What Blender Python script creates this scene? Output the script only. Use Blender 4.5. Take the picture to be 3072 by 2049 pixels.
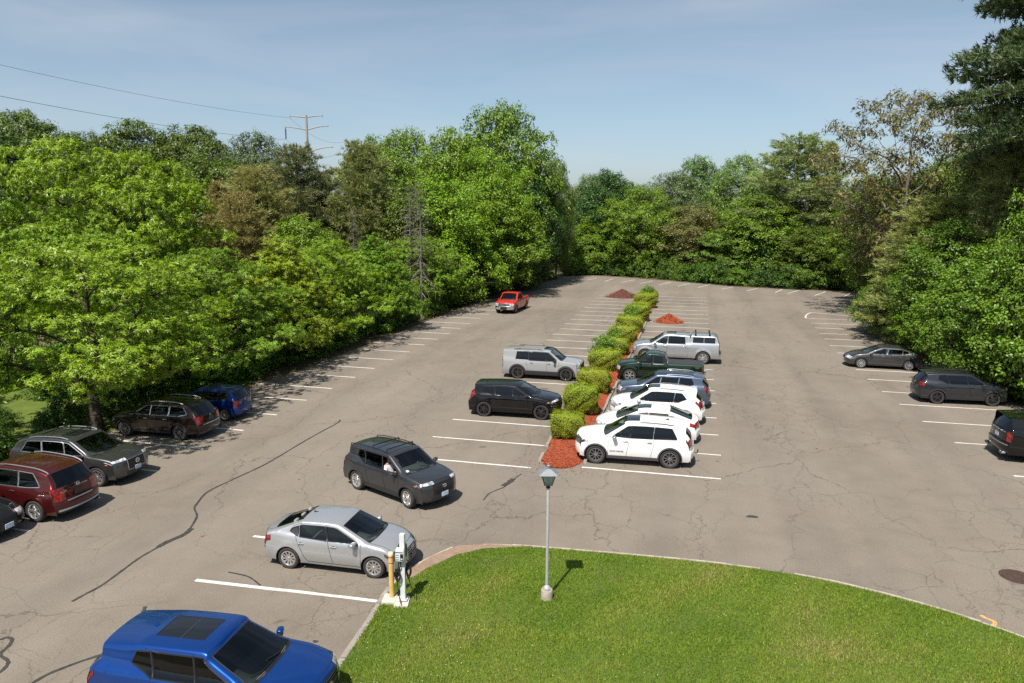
import bpy, bmesh, math, random
import numpy as np
from mathutils import Vector, Matrix

PI = math.pi
scene = bpy.context.scene
for _o in list(bpy.data.objects):
    bpy.data.objects.remove(_o)

# ------------------------------------------------------------------ camera, sky, sun, exposure
cam_data = bpy.data.cameras.new('camera')
cam_data.sensor_width = 36.0
cam_data.lens = 26.204
cam_data.clip_start = 0.1
cam_data.clip_end = 6000
cam = bpy.data.objects.new('camera', cam_data)
scene.collection.objects.link(cam)
cam.matrix_world = Matrix(((0.97084, -0.04572, 0.23533, 0.0),
                           (0.23970, 0.16953, -0.95593, 0.0),
                           (0.00381, 0.98446, 0.17554, 10.112),
                           (0, 0, 0, 1)))
scene.camera = cam

SUN_TO = Vector((-0.40, -2.01, 3.38)).normalized()
world = bpy.data.worlds.new('World')
scene.world = world
world.use_nodes = True
_nt = world.node_tree
_nt.nodes.clear()
_out = _nt.nodes.new('ShaderNodeOutputWorld')
_bg = _nt.nodes.new('ShaderNodeBackground')
_sky = _nt.nodes.new('ShaderNodeTexSky')
_sky.sky_type = 'NISHITA'
_sky.sun_disc = False
_sky.sun_elevation = math.radians(58.8)
_sky.sun_rotation = math.radians(191.2)
_sky.altitude = 50
_sky.air_density = 0.8
_sky.dust_density = 1.2
_sky.ozone_density = 2.8
_bg.inputs['Strength'].default_value = 0.088
_hs = _nt.nodes.new('ShaderNodeHueSaturation'); _hs.inputs['Saturation'].default_value = 0.80; _hs.inputs['Hue'].default_value = 0.485
_nt.links.new(_sky.outputs[0], _hs.inputs['Color'])
# thin streaks of high cirrus
_tc = _nt.nodes.new('ShaderNodeTexCoord'); _mp = _nt.nodes.new('ShaderNodeMapping'); _mp.inputs['Scale'].default_value = (1.2, 2.0, 7.0); _mp.inputs['Rotation'].default_value = (0.0, 0.12, 0.3)
_cz = _nt.nodes.new('ShaderNodeTexNoise'); _cz.inputs['Scale'].default_value = 1.6; _cz.inputs['Detail'].default_value = 6; _cz.inputs['Roughness'].default_value = .5; _cz.inputs['Distortion'].default_value = .5
_cr = _nt.nodes.new('ShaderNodeValToRGB'); _cr.color_ramp.elements[0].position = .42; _cr.color_ramp.elements[1].position = .80
_cr.color_ramp.elements[0].color = (0, 0, 0, 1); _cr.color_ramp.elements[1].color = (.36, .36, .36, 1)
_cm = _nt.nodes.new('ShaderNodeMix'); _cm.data_type = 'RGBA'; _cm.inputs[7].default_value = (5.6, 5.8, 6.2, 1)
_nt.links.new(_tc.outputs['Generated'], _mp.inputs['Vector']); _nt.links.new(_mp.outputs[0], _cz.inputs['Vector']); _nt.links.new(_cz.outputs['Fac'], _cr.inputs['Fac'])
_nt.links.new(_cr.outputs[0], _cm.inputs[0]); _nt.links.new(_hs.outputs[0], _cm.inputs[6]); _nt.links.new(_cm.outputs[2], _bg.inputs['Color'])
_nt.links.new(_bg.outputs[0], _out.inputs['Surface'])

sun_data = bpy.data.lights.new('sun', 'SUN')
sun_data.energy = 5.0
sun_data.angle = math.radians(0.53)
sun_data.color = (1.0, 0.93, 0.83)
sun = bpy.data.objects.new('sun', sun_data)
sun.rotation_euler = (-SUN_TO).to_track_quat('-Z', 'Y').to_euler()
sun.location = (0, 0, 60)
scene.collection.objects.link(sun)

scene.view_settings.view_transform = 'Standard'
scene.view_settings.look = 'None'
scene.view_settings.exposure = 0.53
scene.view_settings.gamma = 1.0
scene.view_settings.use_curve_mapping = False
scene.render.engine = 'CYCLES'
scene.cycles.max_bounces = 8
scene.cycles.transparent_max_bounces = 12
scene.cycles.diffuse_bounces = 3
scene.cycles.glossy_bounces = 3
scene.cycles.transmission_bounces = 4
scene.cycles.caustics_reflective = False
scene.cycles.caustics_refractive = False
scene.cycles.use_denoising = False
scene.render.film_transparent = False

COL = scene.collection

# ------------------------------------------------------------------ helpers
def link(o, parent=None):
    COL.objects.link(o)
    if parent is not None:
        o.parent = parent
    return o

def tag(o, label=None, cat=None, group=None, kind=None):
    if label: o['label'] = label
    if cat: o['category'] = cat
    if group: o['group'] = group
    if kind: o['kind'] = kind
    return o

def empty(name, loc=(0, 0, 0), rz=0.0):
    o = bpy.data.objects.new(name, None)
    o.empty_display_size = 0.3
    o.location = loc
    o.rotation_euler = (0, 0, rz)
    COL.objects.link(o)
    return o

def quick_mesh(name, V, F, mats=(), smooth=False, midx=None):
    """V n x 3, F: array m x k (all faces with k corners)"""
    V = np.asarray(V, dtype=np.float32); F = np.asarray(F, dtype=np.int32)
    me = bpy.data.meshes.new(name)
    n, k = F.shape
    me.vertices.add(len(V)); me.vertices.foreach_set('co', V.ravel())
    me.loops.add(n * k); me.loops.foreach_set('vertex_index', F.ravel())
    me.polygons.add(n)
    me.polygons.foreach_set('loop_start', np.arange(0, n * k, k, dtype=np.int32))
    me.polygons.foreach_set('loop_total', np.full(n, k, dtype=np.int32))
    if smooth:
        me.polygons.foreach_set('use_smooth', np.ones(n, dtype=bool))
    for m in mats: me.materials.append(m)
    if midx is not None:
        me.polygons.foreach_set('material_index', np.asarray(midx, dtype=np.int32))
    me.update(calc_edges=True)
    return me

class MB:
    """collects polygons"""
    def __init__(s): s.v = []; s.f = []; s.m = []; s.mi = 0
    def add(s, vs, fs):
        b = len(s.v); s.v.extend([tuple(p) for p in vs])
        for f in fs: s.f.append(tuple(b + i for i in f)); s.m.append(s.mi)
        return s
    def box(s, c, d, rz=0.0, taper=1.0, M=None):
        x, y, z = d[0] / 2, d[1] / 2, d[2] / 2
        vs = []
        for k, sz in ((1.0, -z), (taper, z)):
            for sx, sy in ((-1, -1), (1, -1), (1, 1), (-1, 1)):
                vs.append(Vector((sx * x * k, sy * y * k, sz)))
        R = M if M is not None else Matrix.Rotation(rz, 3, 'Z')
        c = Vector(c)
        vs = [R @ p + c for p in vs]
        return s.add(vs, [(3, 2, 1, 0), (4, 5, 6, 7), (0, 1, 5, 4), (1, 2, 6, 5), (2, 3, 7, 6), (3, 0, 4, 7)])
    def tube(s, pts, r, n=6, caps=True, closed=False):
        pts = [Vector(p) for p in pts]
        m = len(pts)
        rs = r if hasattr(r, '__len__') else [r] * m
        vs = []; prev = None
        for i, p in enumerate(pts):
            if closed: t = pts[(i + 1) % m] - pts[i - 1]
            else: t = pts[min(i + 1, m - 1)] - pts[max(i - 1, 0)]
            if t.length < 1e-9: t = Vector((0, 0, 1))
            t.normalize()
            a = prev if prev is not None else (Vector((0, 0, 1)) if abs(t.z) < 0.9 else Vector((1, 0, 0)))
            a = a - t * a.dot(t)
            if a.length < 1e-6: a = t.orthogonal()
            a.normalize(); prev = a
            b = t.cross(a)
            for k in range(n):
                w = 2 * PI * (k + 0.5) / n
                vs.append(p + (a * math.cos(w) + b * math.sin(w)) * rs[i])
        fs = []
        for i in range(m if closed else m - 1):
            j = (i + 1) % m
            for k in range(n):
                fs.append((i * n + k, i * n + (k + 1) % n, j * n + (k + 1) % n, j * n + k))
        if caps and not closed:
            fs.append(tuple(range(n - 1, -1, -1))); fs.append(tuple((m - 1) * n + k for k in range(n)))
        return s.add(vs, fs)
    def lathe(s, prof, n=24, c=(0, 0, 0), axis='Z', M=None):
        """prof list of (r, h)"""
        vs = []; c = Vector(c)
        for r, h in prof:
            for k in range(n):
                w = 2 * PI * k / n
                if axis == 'Z': p = Vector((r * math.cos(w), r * math.sin(w), h))
                elif axis == 'Y': p = Vector((r * math.cos(w), h, r * math.sin(w)))
                else: p = Vector((h, r * math.cos(w), r * math.sin(w)))
                if M is not None: p = M @ p
                vs.append(p + c)
        fs = []
        for i in range(len(prof) - 1):
            for k in range(n):
                q = (i * n + k, i * n + (k + 1) % n, (i + 1) * n + (k + 1) % n, (i + 1) * n + k)
                fs.append(q if axis != 'Y' else q[::-1])
        return s.add(vs, fs)
    def blob(s, c, d, e=2.6, n=12, m=8, M=None):
        """superellipsoid"""
        vs = []; c = Vector(c)
        def sp(v, p): return math.copysign(abs(v) ** p, v)
        p = 2.0 / e
        for i in range(m + 1):
            th = -PI / 2 + PI * i / m
            for k in range(n):
                ph = 2 * PI * k / n
                q = Vector((d[0] / 2 * sp(math.cos(th), p) * sp(math.cos(ph), p),
                            d[1] / 2 * sp(math.cos(th), p) * sp(math.sin(ph), p),
                            d[2] / 2 * sp(math.sin(th), p)))
                if M is not None: q = M @ q
                vs.append(q + c)
        fs = []
        for i in range(m):
            for k in range(n):
                fs.append((i * n + k, i * n + (k + 1) % n, (i + 1) * n + (k + 1) % n, (i + 1) * n + k))
        return s.add(vs, fs)
    def mesh(s, name, mats, smooth=False, angle=38):
        me = bpy.data.meshes.new(name)
        me.from_pydata([tuple(p) for p in s.v], [], s.f)
        if not isinstance(mats, (list, tuple)): mats = [mats]
        for m in mats: me.materials.append(m)
        if any(s.m): me.polygons.foreach_set('material_index', s.m)
        if smooth:
            me.polygons.foreach_set('use_smooth', [True] * len(s.f))
            me.set_sharp_from_angle(angle=math.radians(angle))
        me.update()
        return me
    def build(s, name, mats, parent=None, smooth=False, angle=38):
        return link(bpy.data.objects.new(name, s.mesh(name, mats, smooth, angle)), parent)

def poly_sheet(name, pts, z, mat, parent=None):
    me = bpy.data.meshes.new(name)
    me.from_pydata([(x, y, z) for x, y in pts], [], [tuple(range(len(pts)))])
    me.materials.append(mat)
    bm = bmesh.new(); bm.from_mesh(me)
    bmesh.ops.triangulate(bm, faces=bm.faces[:])
    bmesh.ops.recalc_face_normals(bm, faces=bm.faces[:])
    for f in bm.faces:
        if f.normal.z < 0: f.normal_flip()
    bm.to_mesh(me); bm.free()
    return link(bpy.data.objects.new(name, me), parent)

def in_poly(X, Y, P):
    X = np.asarray(X); Y = np.asarray(Y)
    ins = np.zeros(X.shape, bool); n = len(P)
    for i in range(n):
        x0, y0 = P[i]; x1, y1 = P[(i + 1) % n]
        if y0 == y1: continue
        c = ((y0 > Y) != (y1 > Y)) & (X < (x1 - x0) * (Y - y0) / (y1 - y0) + x0)
        ins ^= c
    return ins

def smooth_line(pts, n=8):
    """Catmull-Rom through the points"""
    P = [np.array(p, float) for p in pts]
    P = [2 * P[0] - P[1]] + P + [2 * P[-1] - P[-2]]
    out = []
    for i in range(1, len(P) - 2):
        for k in range(n):
            t = k / n
            out.append(0.5 * ((2 * P[i]) + (P[i + 1] - P[i - 1]) * t + (2 * P[i - 1] - 5 * P[i] + 4 * P[i + 1] - P[i + 2]) * t * t
                              + (-P[i - 1] + 3 * P[i] - 3 * P[i + 1] + P[i + 2]) * t ** 3))
    out.append(P[-2])
    return [tuple(p) for p in out]

# ------------------------------------------------------------------ materials
class NT:
    def __init__(s, name):
        s.mat = bpy.data.materials.new(name); s.mat.use_nodes = True
        s.t = s.mat.node_tree; s.t.nodes.clear()
        s.out = s.n('OutputMaterial')
    def n(s, typ, **kw):
        x = s.t.nodes.new('ShaderNode' + typ)
        for k, v in kw.items():
            if k.startswith('i_'):
                key = k[2:].replace('_', ' ')
                x.inputs[key].default_value = v
            else: setattr(x, k, v)
        return x
    def l(s, a, b): s.t.links.new(a, b)
    def surf(s, sock): s.l(sock, s.out.inputs['Surface'])
    def principled(s, **kw):
        p = s.n('BsdfPrincipled')
        for k, v in kw.items(): p.inputs[k].default_value = v
        return p
    def noise(s, scale, detail=3, rough=0.55, vec=None, dist=0.0):
        x = s.n('TexNoise'); x.inputs['Scale'].default_value = scale; x.inputs['Detail'].default_value = detail
        x.inputs['Roughness'].default_value = rough; x.inputs['Distortion'].default_value = dist
        if vec is not None: s.l(vec, x.inputs['Vector'])
        return x
    def ramp(s, fac, stops):
        r = s.n('ValToRGB'); e = r.color_ramp.elements
        while len(e) > 1: e.remove(e[-1])
        e[0].position = stops[0][0]; e[0].color = stops[0][1]
        for p, c in stops[1:]:
            q = e.new(p); q.color = c
        s.l(fac, r.inputs['Fac']); return r
    def mixc(s, fac, a, b, blend='MIX'):
        m = s.n('Mix'); m.data_type = 'RGBA'; m.blend_type = blend
        for sock, v in ((m.inputs[0], fac), (m.inputs[6], a), (m.inputs[7], b)):
            if hasattr(v, 'links'): s.l(v, sock)
            elif isinstance(v, (int, float)): sock.default_value = v
            else: sock.default_value = v
        return m.outputs[2]
    def math(s, op, a, b=None, c=None, clamp=False):
        m = s.n('Math'); m.operation = op; m.use_clamp = clamp
        for i, v in enumerate((a, b, c)):
            if v is None: continue
            if hasattr(v, 'links'): s.l(v, m.inputs[i])
            else: m.inputs[i].default_value = v
        return m.outputs[0]

def rgb(r, g, b): return (r, g, b, 1.0)

def simple(name, color, rough=0.5, metal=0.0, spec=0.5, coat=0.0, noise=0.0, nscale=20.0):
    t = NT(name)
    p = t.principled(**{'Base Color': color, 'Roughness': rough, 'Metallic': metal, 'Coat Weight': coat, 'Coat Roughness': 0.03})
    p.inputs['Specular IOR Level'].default_value = spec
    if noise:
        co = t.n('TexCoord')
        nz = t.noise(nscale, 4, vec=co.outputs['Object'])
        d = rgb(*[c * (1 - noise) for c in color[:3]]); u = rgb(*[min(1, c * (1 + noise)) for c in color[:3]])
        r = t.ramp(nz.outputs['Fac'], [(0.3, d), (0.7, u)])
        t.l(r.outputs[0], p.inputs['Base Color'])
    t.surf(p.outputs[0])
    return t.mat
# ------------------------------------------------------------------ ground, lot, markings, lawn
def asphalt_mat():
    t = NT('asphalt')
    geo = t.n('NewGeometry'); pos = geo.outputs['Position']
    big = t.noise(0.10, 4, 0.55, pos)
    mid = t.noise(0.9, 5, 0.6, pos)
    fine = t.noise(26, 3, 0.7, pos)
    base = t.ramp(big.outputs['Fac'], [(0.30, rgb(0.146, 0.125, 0.102)), (0.52, rgb(0.178, 0.156, 0.130)), (0.72, rgb(0.194, 0.171, 0.145))])
    c = t.mixc(t.ramp(mid.outputs['Fac'], [(0.35, rgb(0, 0, 0)), (0.75, rgb(0.55, 0.55, 0.55))]).outputs[0], base.outputs[0], rgb(0.210, 0.186, 0.157))
    sp = t.ramp(fine.outputs['Fac'], [(0.30, rgb(0.72, 0.72, 0.72)), (0.5, rgb(1, 1, 1)), (0.72, rgb(1.22, 1.2, 1.17))])
    c = t.mixc(1.0, c, sp.outputs[0], 'MULTIPLY')
    # reddish clay patches
    clay = t.noise(0.22, 5, 0.6, pos)
    cm = t.ramp(clay.outputs['Fac'], [(0.56, rgb(0, 0, 0)), (0.78, rgb(0.35, 0.35, 0.35))])
    c = t.mixc(cm.outputs[0], c, rgb(0.185, 0.140, 0.110))
    # worn lanes running up the lot, old sealing
    lm = t.n('Mapping'); lm.inputs['Scale'].default_value = (.42, .035, 1); t.l(pos, lm.inputs['Vector'])
    lane = t.noise(1.0, 3, .5, lm.outputs[0])
    c = t.mixc(1.0, c, t.ramp(lane.outputs['Fac'], [(.30, rgb(.86, .86, .87)), (.5, rgb(1, 1, 1)), (.72, rgb(1.10, 1.09, 1.07))]).outputs[0], 'MULTIPLY')
    # light aggregate chips
    v = t.n('TexVoronoi'); v.inputs['Scale'].default_value = 30; t.l(pos, v.inputs['Vector'])
    chip = t.math('LESS_THAN', v.outputs['Distance'], 0.16)
    sel = t.math('GREATER_THAN', t.noise(3.1, 2, .5, v.outputs['Position']).outputs['Fac'], 0.60)
    c = t.mixc(t.math('MULTIPLY', t.math('MULTIPLY', chip, sel), 0.7), c, rgb(0.42, 0.38, 0.33))
    # cracks: three nets, warped, broken up
    warp = t.noise(0.7, 4, 0.6, pos)
    sub = t.n('VectorMath'); sub.operation = 'SUBTRACT'; t.l(warp.outputs['Color'], sub.inputs[0]); sub.inputs[1].default_value = (.5, .5, .5)
    wf = t.noise(4.5, 5, 0.65, pos)
    subf = t.n('VectorMath'); subf.operation = 'SUBTRACT'; t.l(wf.outputs['Color'], subf.inputs[0]); subf.inputs[1].default_value = (.5, .5, .5)
    crack = None
    for scale, stretch, width, amp, thr, msc, rz in ((0.22, (1, .42, 1), 0.0058, 1.5, 0.40, 0.09, .35), (0.75, (1, .7, 1), 0.0095, .7, 0.47, 0.16, 0), (1.9, (1, 1, 1), 0.019, .35, 0.55, 0.21, 0)):
        sc = t.n('VectorMath'); sc.operation = 'SCALE'; t.l(sub.outputs[0], sc.inputs[0]); sc.inputs['Scale'].default_value = amp
        ad = t.n('VectorMath'); ad.operation = 'ADD'; t.l(pos, ad.inputs[0]); t.l(sc.outputs[0], ad.inputs[1])
        sc2 = t.n('VectorMath'); sc2.operation = 'SCALE'; t.l(subf.outputs[0], sc2.inputs[0]); sc2.inputs['Scale'].default_value = .22
        ad2 = t.n('VectorMath'); ad2.operation = 'ADD'; t.l(ad.outputs[0], ad2.inputs[0]); t.l(sc2.outputs[0], ad2.inputs[1]); ad = ad2
        mp = t.n('Mapping'); mp.inputs['Scale'].default_value = stretch; mp.inputs['Rotation'].default_value = (0, 0, rz); t.l(ad.outputs[0], mp.inputs['Vector'])
        vo = t.n('TexVoronoi'); vo.feature = 'DISTANCE_TO_EDGE'; vo.inputs['Scale'].default_value = scale; t.l(mp.outputs[0], vo.inputs['Vector'])
        ln = t.math('SUBTRACT', 1.0, t.math('DIVIDE', vo.outputs['Distance'], width * 1.0, clamp=True))
        mk = t.noise(msc, 3, 0.6, pos, 0.3)
        mm = t.ramp(mk.outputs['Fac'], [(thr - .04, rgb(0, 0, 0)), (thr + .10, rgb(1, 1, 1))])
        k = t.math('MULTIPLY', ln, mm.outputs[0])
        crack = k if crack is None else t.math('MAXIMUM', crack, k)
    weed = t.noise(0.35, 2, .5, pos)
    cc = t.ramp(weed.outputs['Fac'], [(0.50, rgb(0.028, 0.023, 0.020)), (0.62, rgb(0.035, 0.028, 0.02)), (0.72, rgb(0.15, 0.11, 0.035))])
    c = t.mixc(t.math('MULTIPLY', crack, 0.52), c, cc.outputs[0])
    # faint dark drips and tyre dirt
    oil = t.noise(1.3, 2, .4, pos)
    om = t.ramp(oil.outputs['Fac'], [(0.74, rgb(0, 0, 0)), (0.82, rgb(0.5, 0.5, 0.5))])
    c = t.mixc(om.outputs[0], c, rgb(0.055, 0.047, 0.042))
    p = t.principled(**{'Roughness': 0.88}); p.inputs['Specular IOR Level'].default_value = 0.25
    t.l(c, p.inputs['Base Color'])
    b = t.n('Bump'); b.inputs['Strength'].default_value = 0.35; b.inputs['Distance'].default_value = 0.01
    t.l(t.math('SUBTRACT', fine.outputs['Fac'], t.math('MULTIPLY', crack, 1.5)), b.inputs['Height']); t.l(b.outputs[0], p.inputs['Normal'])
    t.surf(p.outputs[0])
    return t.mat

def line_mat():
    t = NT('road_paint')
    geo = t.n('NewGeometry'); pos = geo.outputs['Position']
    n = t.noise(7, 5, .7, pos); w = t.noise(0.6, 3, .5, pos)
    wear = t.ramp(t.math('ADD', t.math('MULTIPLY', n.outputs['Fac'], .7), t.math('MULTIPLY', w.outputs['Fac'], .45)), [(0.50, rgb(0, 0, 0)), (0.68, rgb(0.35, 0.35, 0.35)), (0.74, rgb(0.9, 0.9, 0.9))])
    c = t.mixc(wear.outputs[0], rgb(0.66, 0.645, 0.62), rgb(0.25, 0.22, 0.20))
    p = t.principled(**{'Roughness': 0.8}); t.l(c, p.inputs['Base Color']); t.surf(p.outputs[0])
    return t.mat

def noisy(name, stops, scale, rough=0.95, detail=5, scale2=None, stops2=None, fac2=.5, bump=0.0):
    t = NT(name); geo = t.n('NewGeometry'); pos = geo.outputs['Position']
    n = t.noise(scale, detail, .65, pos)
    c = t.ramp(n.outputs['Fac'], stops).outputs[0]
    if scale2:
        m = t.noise(scale2, 4, .6, pos)
        c = t.mixc(fac2, c, t.ramp(m.outputs['Fac'], stops2).outputs[0])
    p = t.principled(**{'Roughness': rough}); p.inputs['Specular IOR Level'].default_value = 0.2
    t.l(c, p.inputs['Base Color'])
    if bump:
        b = t.n('Bump'); b.inputs['Strength'].default_value = bump; b.inputs['Distance'].default_value = .05
        t.l(n.outputs['Fac'], b.inputs['Height']); t.l(b.outputs[0], p.inputs['Normal'])
    t.surf(p.outputs[0]); return t.mat

M_ASPHALT = asphalt_mat()
M_LINE = line_mat()
M_TAR = simple('crack_sealant', rgb(0.042, 0.038, 0.036), 0.6, noise=.35, nscale=8)
M_SOIL = noisy('woodland_floor', [(.3, rgb(.030, .034, .012)), (.5, rgb(.055, .055, .020)), (.7, rgb(.105, .085, .045))], .8, scale2=6, stops2=[(.3, rgb(.03, .04, .01)), (.7, rgb(.13, .10, .06))])
M_VERGE = noisy('verge_grass', [(.3, rgb(.055, .095, .016)), (.55, rgb(.10, .15, .025)), (.75, rgb(.17, .17, .05))], 1.2, scale2=14, stops2=[(.3, rgb(.04, .08, .01)), (.7, rgb(.15, .17, .04))])
M_DIRT = noisy('bare_dirt', [(.3, rgb(.19, .125, .09)), (.6, rgb(.27, .19, .145)), (.8, rgb(.32, .25, .2))], 2.0, scale2=16, stops2=[(.3, rgb(.15, .10, .07)), (.7, rgb(.33, .25, .19))])
M_LAWN = noisy('lawn_soil', [(.3, rgb(.045, .085, .012)), (.5, rgb(.08, .12, .02)), (.75, rgb(.15, .145, .045))], .7, scale2=10, stops2=[(.3, rgb(.04, .075, .01)), (.7, rgb(.13, .15, .035))])
M_KERB = noisy('kerb_concrete', [(.3, rgb(.17, .155, .135)), (.55, rgb(.27, .25, .22)), (.8, rgb(.36, .34, .30))], 5, scale2=30, stops2=[(.3, rgb(.16, .15, .13)), (.7, rgb(.36, .34, .31))], bump=.2)
M_KERBPALE = noisy('painted_kerb', [(.3, rgb(.20, .17, .12)), (.5, rgb(.36, .32, .26)), (.8, rgb(.46, .43, .37))], 4)
M_CONC = noisy('pale_concrete', [(.3, rgb(.42, .38, .32)), (.7, rgb(.58, .55, .49))], 9, scale2=40, stops2=[(.3, rgb(.36, .33, .28)), (.7, rgb(.6, .57, .52))])
M_MULCH = noisy('red_mulch', [(.3, rgb(.16, .030, .014)), (.5, rgb(.31, .066, .028)), (.72, rgb(.43, .125, .06))], 9, scale2=45, stops2=[(.3, rgb(.09, .018, .010)), (.55, rgb(.30, .07, .032)), (.8, rgb(.42, .17, .10))], bump=.8)
M_MULCHBROWN = noisy('brown_mulch', [(.3, rgb(.055, .022, .016)), (.5, rgb(.11, .042, .03)), (.72, rgb(.17, .08, .055))], 9, scale2=45, stops2=[(.3, rgb(.04, .016, .012)), (.7, rgb(.19, .085, .06))], bump=.8)
M_IRON = noisy('cast_iron', [(.3, rgb(.045, .03, .024)), (.7, rgb(.095, .062, .05))], 20, .6)
M_YPAINT = simple('utility_mark_paint', rgb(.52, .30, .10), .8, noise=.3, nscale=9)

LOT = [(-60, -12), (-25.9, -12), (-25.9, 20), (-25.7, 27), (-25.2, 33), (-24.6, 37.3), (-24.0, 42), (-23.8, 50), (-23.6, 60), (-23.4, 72), (-22.8, 88), (-21.2, 97), (-20.0, 105), (-19.2, 111.3), (-16.4, 114.4),
       (-11.6, 113.4), (-4, 109.3), (4.9, 103.2), (11, 101.6), (17, 100.9), (20.5, 100.2), (21.4, 94.5), (20.3, 89.5), (18.9, 84.5), (17.4, 79.5), (16.3, 74.5), (15.9, 69), (15.8, 61), (16.4, 55), (16.9, 45), (16.9, 41.5), (17.4, 36), (18.2, 25), (19, -12)]
LOT[0] = (-25.9, -14)
S_ = 2.8856

def ribbon(mb, pts, w, z):
    """flat strip along pts (x,y); w width or list"""
    n = len(pts); L = []; R = []
    for i, p in enumerate(pts):
        a = np.array(pts[max(i - 1, 0)][:2]); b = np.array(pts[min(i + 1, n - 1)][:2]); d = b - a; d = d / (np.hypot(*d) + 1e-9)
        ww = (w[i] if hasattr(w, '__len__') else w) / 2
        L.append((p[0] - d[1] * ww, p[1] + d[0] * ww, z)); R.append((p[0] + d[1] * ww, p[1] - d[0] * ww, z))
    mb.add(L + R, [(n + i, n + i + 1, i + 1, i) for i in range(n - 1)])

def build_ground():
    g = MB(); g.add([(-2500, -300, -.06), (2500, -300, -.06), (2500, 4500, -.06), (-2500, 4500, -.06)], [(0, 1, 2, 3)])
    tag(g.build('ground', M_SOIL), kind='structure')
    lot = poly_sheet('parking_lot', LOT, 0.0, M_ASPHALT); tag(lot, kind='structure')
    tag(poly_sheet('verge_ground', [(-25.95, -12), (-25.95, 20), (-25.75, 27), (-25.25, 33), (-24.65, 37.3), (-28, 42), (-33, 44), (-44, 40), (-46, 10), (-40, -12)], -.03, M_VERGE), kind='structure')
    tag(poly_sheet('dirt_track', [(-38, 41), (-60, 62), (-75, 62), (-75, 40), (-50, 30), (-40.5, 31.5)], -.045, M_DIRT), kind='structure')
    tag(poly_sheet('right_verge_ground', [(16.95, 60), (16.95, 45), (16.95, 41.5), (17.45, 36), (18.25, 25), (19.05, -12), (34, -12), (34, 60)], -.03, M_VERGE), kind='structure')
    # painted lines, each its own
    rnd = random.Random(4)
    def line(x0, y0, x1, y1, w=.105, z=.004):
        mb = MB(); n = 7
        pts = [(x0 + (x1 - x0) * k / n, y0 + (y1 - y0) * k / n + rnd.uniform(-.012, .012)) for k in range(n + 1)]
        ribbon(mb, pts, [w * rnd.uniform(.9, 1.1) for _ in pts], z)
        mb.build('parking_line', M_LINE, lot)
    for k in range(0, 22):
        y = 88.756 - S_ * k
        line(-4.05, y, 1.32 + rnd.uniform(-.05, .05), y + .0)
    for k in range(0, 22):
        y = 88.19 - S_ * k
        if k in (19,): y = 33.36
        line(-11.156 + rnd.uniform(-.05, .05), y, -6.35 if k < 19 else -6.0, y - .02)
    for x, y in ((-20.12, 17.88), (-20.05, 20.75), (-20.0, 23.55), (-20.02, 26.41), (-19.9, 29.17), (-19.84, 31.9), (-19.87, 34.85), (-19.79, 37.61), (-19.77, 40.54), (-19.69, 43.22), (-19.63, 46.12), (-19.62, 49.03), (-19.54, 51.91),
                 (-19.41, 54.5), (-19.38, 57.29), (-19.35, 60.11), (-19.31, 62.91), (-19.35, 66.23), (-19.3, 69.1), (-19.28, 72), (-19.2, 74.9), (-19.2, 77.8), (-19.1, 80.6)):
        line(-23.55 if y > 38 else -25.2, y + .10, x, y)
    RL = [(12.3, 31.34), (11.45, 35.45), (11.03, 38.78), (10.76, 42.04), (10.54, 44.84), (10.38, 48.01), (10.27, 50.84), (10.2, 53.75), (10.13, 56.64), (10.12, 59.68), (10.17, 62.72), (10.21, 65.48), (10.29, 68.5), (10.35, 71.4), (10.52, 74.43)]
    for x, y in RL: line(x, y, min(x + 5.5, 16.6 if y < 60 else 15.7), y - (.05 if y > 45 else -.02))
    for (a, b), (c, d) in (((11.67, 78.84), (15.9, 76.4)), ((13.08, 81.3), (16.9, 79.1)), ((14.56, 83.9), (18.1, 81.9)), ((16.18, 86.77), (19.0, 85.3)), ((17.84, 90.05), (20.2, 89.0))): line(a, b, c, d)
    # rounded end of the no-parking box
    mb = MB(); arc = [(10.52 + .0, 74.43)] + [(10.45 - .35 * math.sin(a) + .55 * (1 - math.cos(a)) * .9, 74.43 + 4.2 * (1 - math.cos(a)) / 2 * 1.02) for a in np.linspace(.3, PI, 9)] + [(11.67, 78.84)]
    ribbon(mb, smooth_line(arc, 3), .13, .008); mb.build('parking_line', M_LINE, lot)
    for (a, b), (c, d) in zip([(-15.17, 107.21), (-12.54, 105.8), (-10.03, 104.91), (-7.41, 103.95), (-4.82, 102.58), (-2.27, 101.55), (0.37, 100.61), (3.3, 99.5), (6.3, 98.2), (9.67, 97.2), (11.03, 96.34), (13.96, 95.04), (16.96, 94.26)],
                              [(-14.16, 110.9), (-11.73, 109.9), (-8.56, 109.3), (-5.9, 108.4), (-3.37, 107.0), (-0.81, 106.0), (1.9, 105.0), (4.9, 102.6), (7.9, 101.6), (10.9, 101.2), (12.89, 100.8), (15.96, 100.0), (18.67, 98.9)]):
        line(a, b, c, d)
    line(-13.0, 16.44, -7.7, 16.62, .13); line(-13.05, 19.3, -8.4, 19.35, .12); line(-13.12, 13.63, -8.0, 13.8, .13)
    # crack sealant and dark seams
    def seal(pts, w, name='crack_seal', z=.010):
        mb = MB(); P = smooth_line(pts, 5); ribbon(mb, P, [w * rnd.uniform(.75, 1.25) for _ in P], z); mb.build(name, M_TAR, lot)
    seal([(-16.42, 31.9), (-16.28, 31.32), (-16.36, 29.64), (-16.38, 27.82), (-16.36, 26.2), (-16.4, 25.0), (-16.6, 23.6), (-16.75, 22.2), (-16.45, 21.2), (-16.24, 20.74), (-15.77, 20.24), (-15.48, 19.67), (-15.28, 19.16), (-15.18, 18.76),
          (-15.34, 18.25), (-15.43, 17.26), (-15.35, 16.38), (-15.27, 15.57), (-15.33, 15.04), (-15.37, 14.64)], .07)
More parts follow.
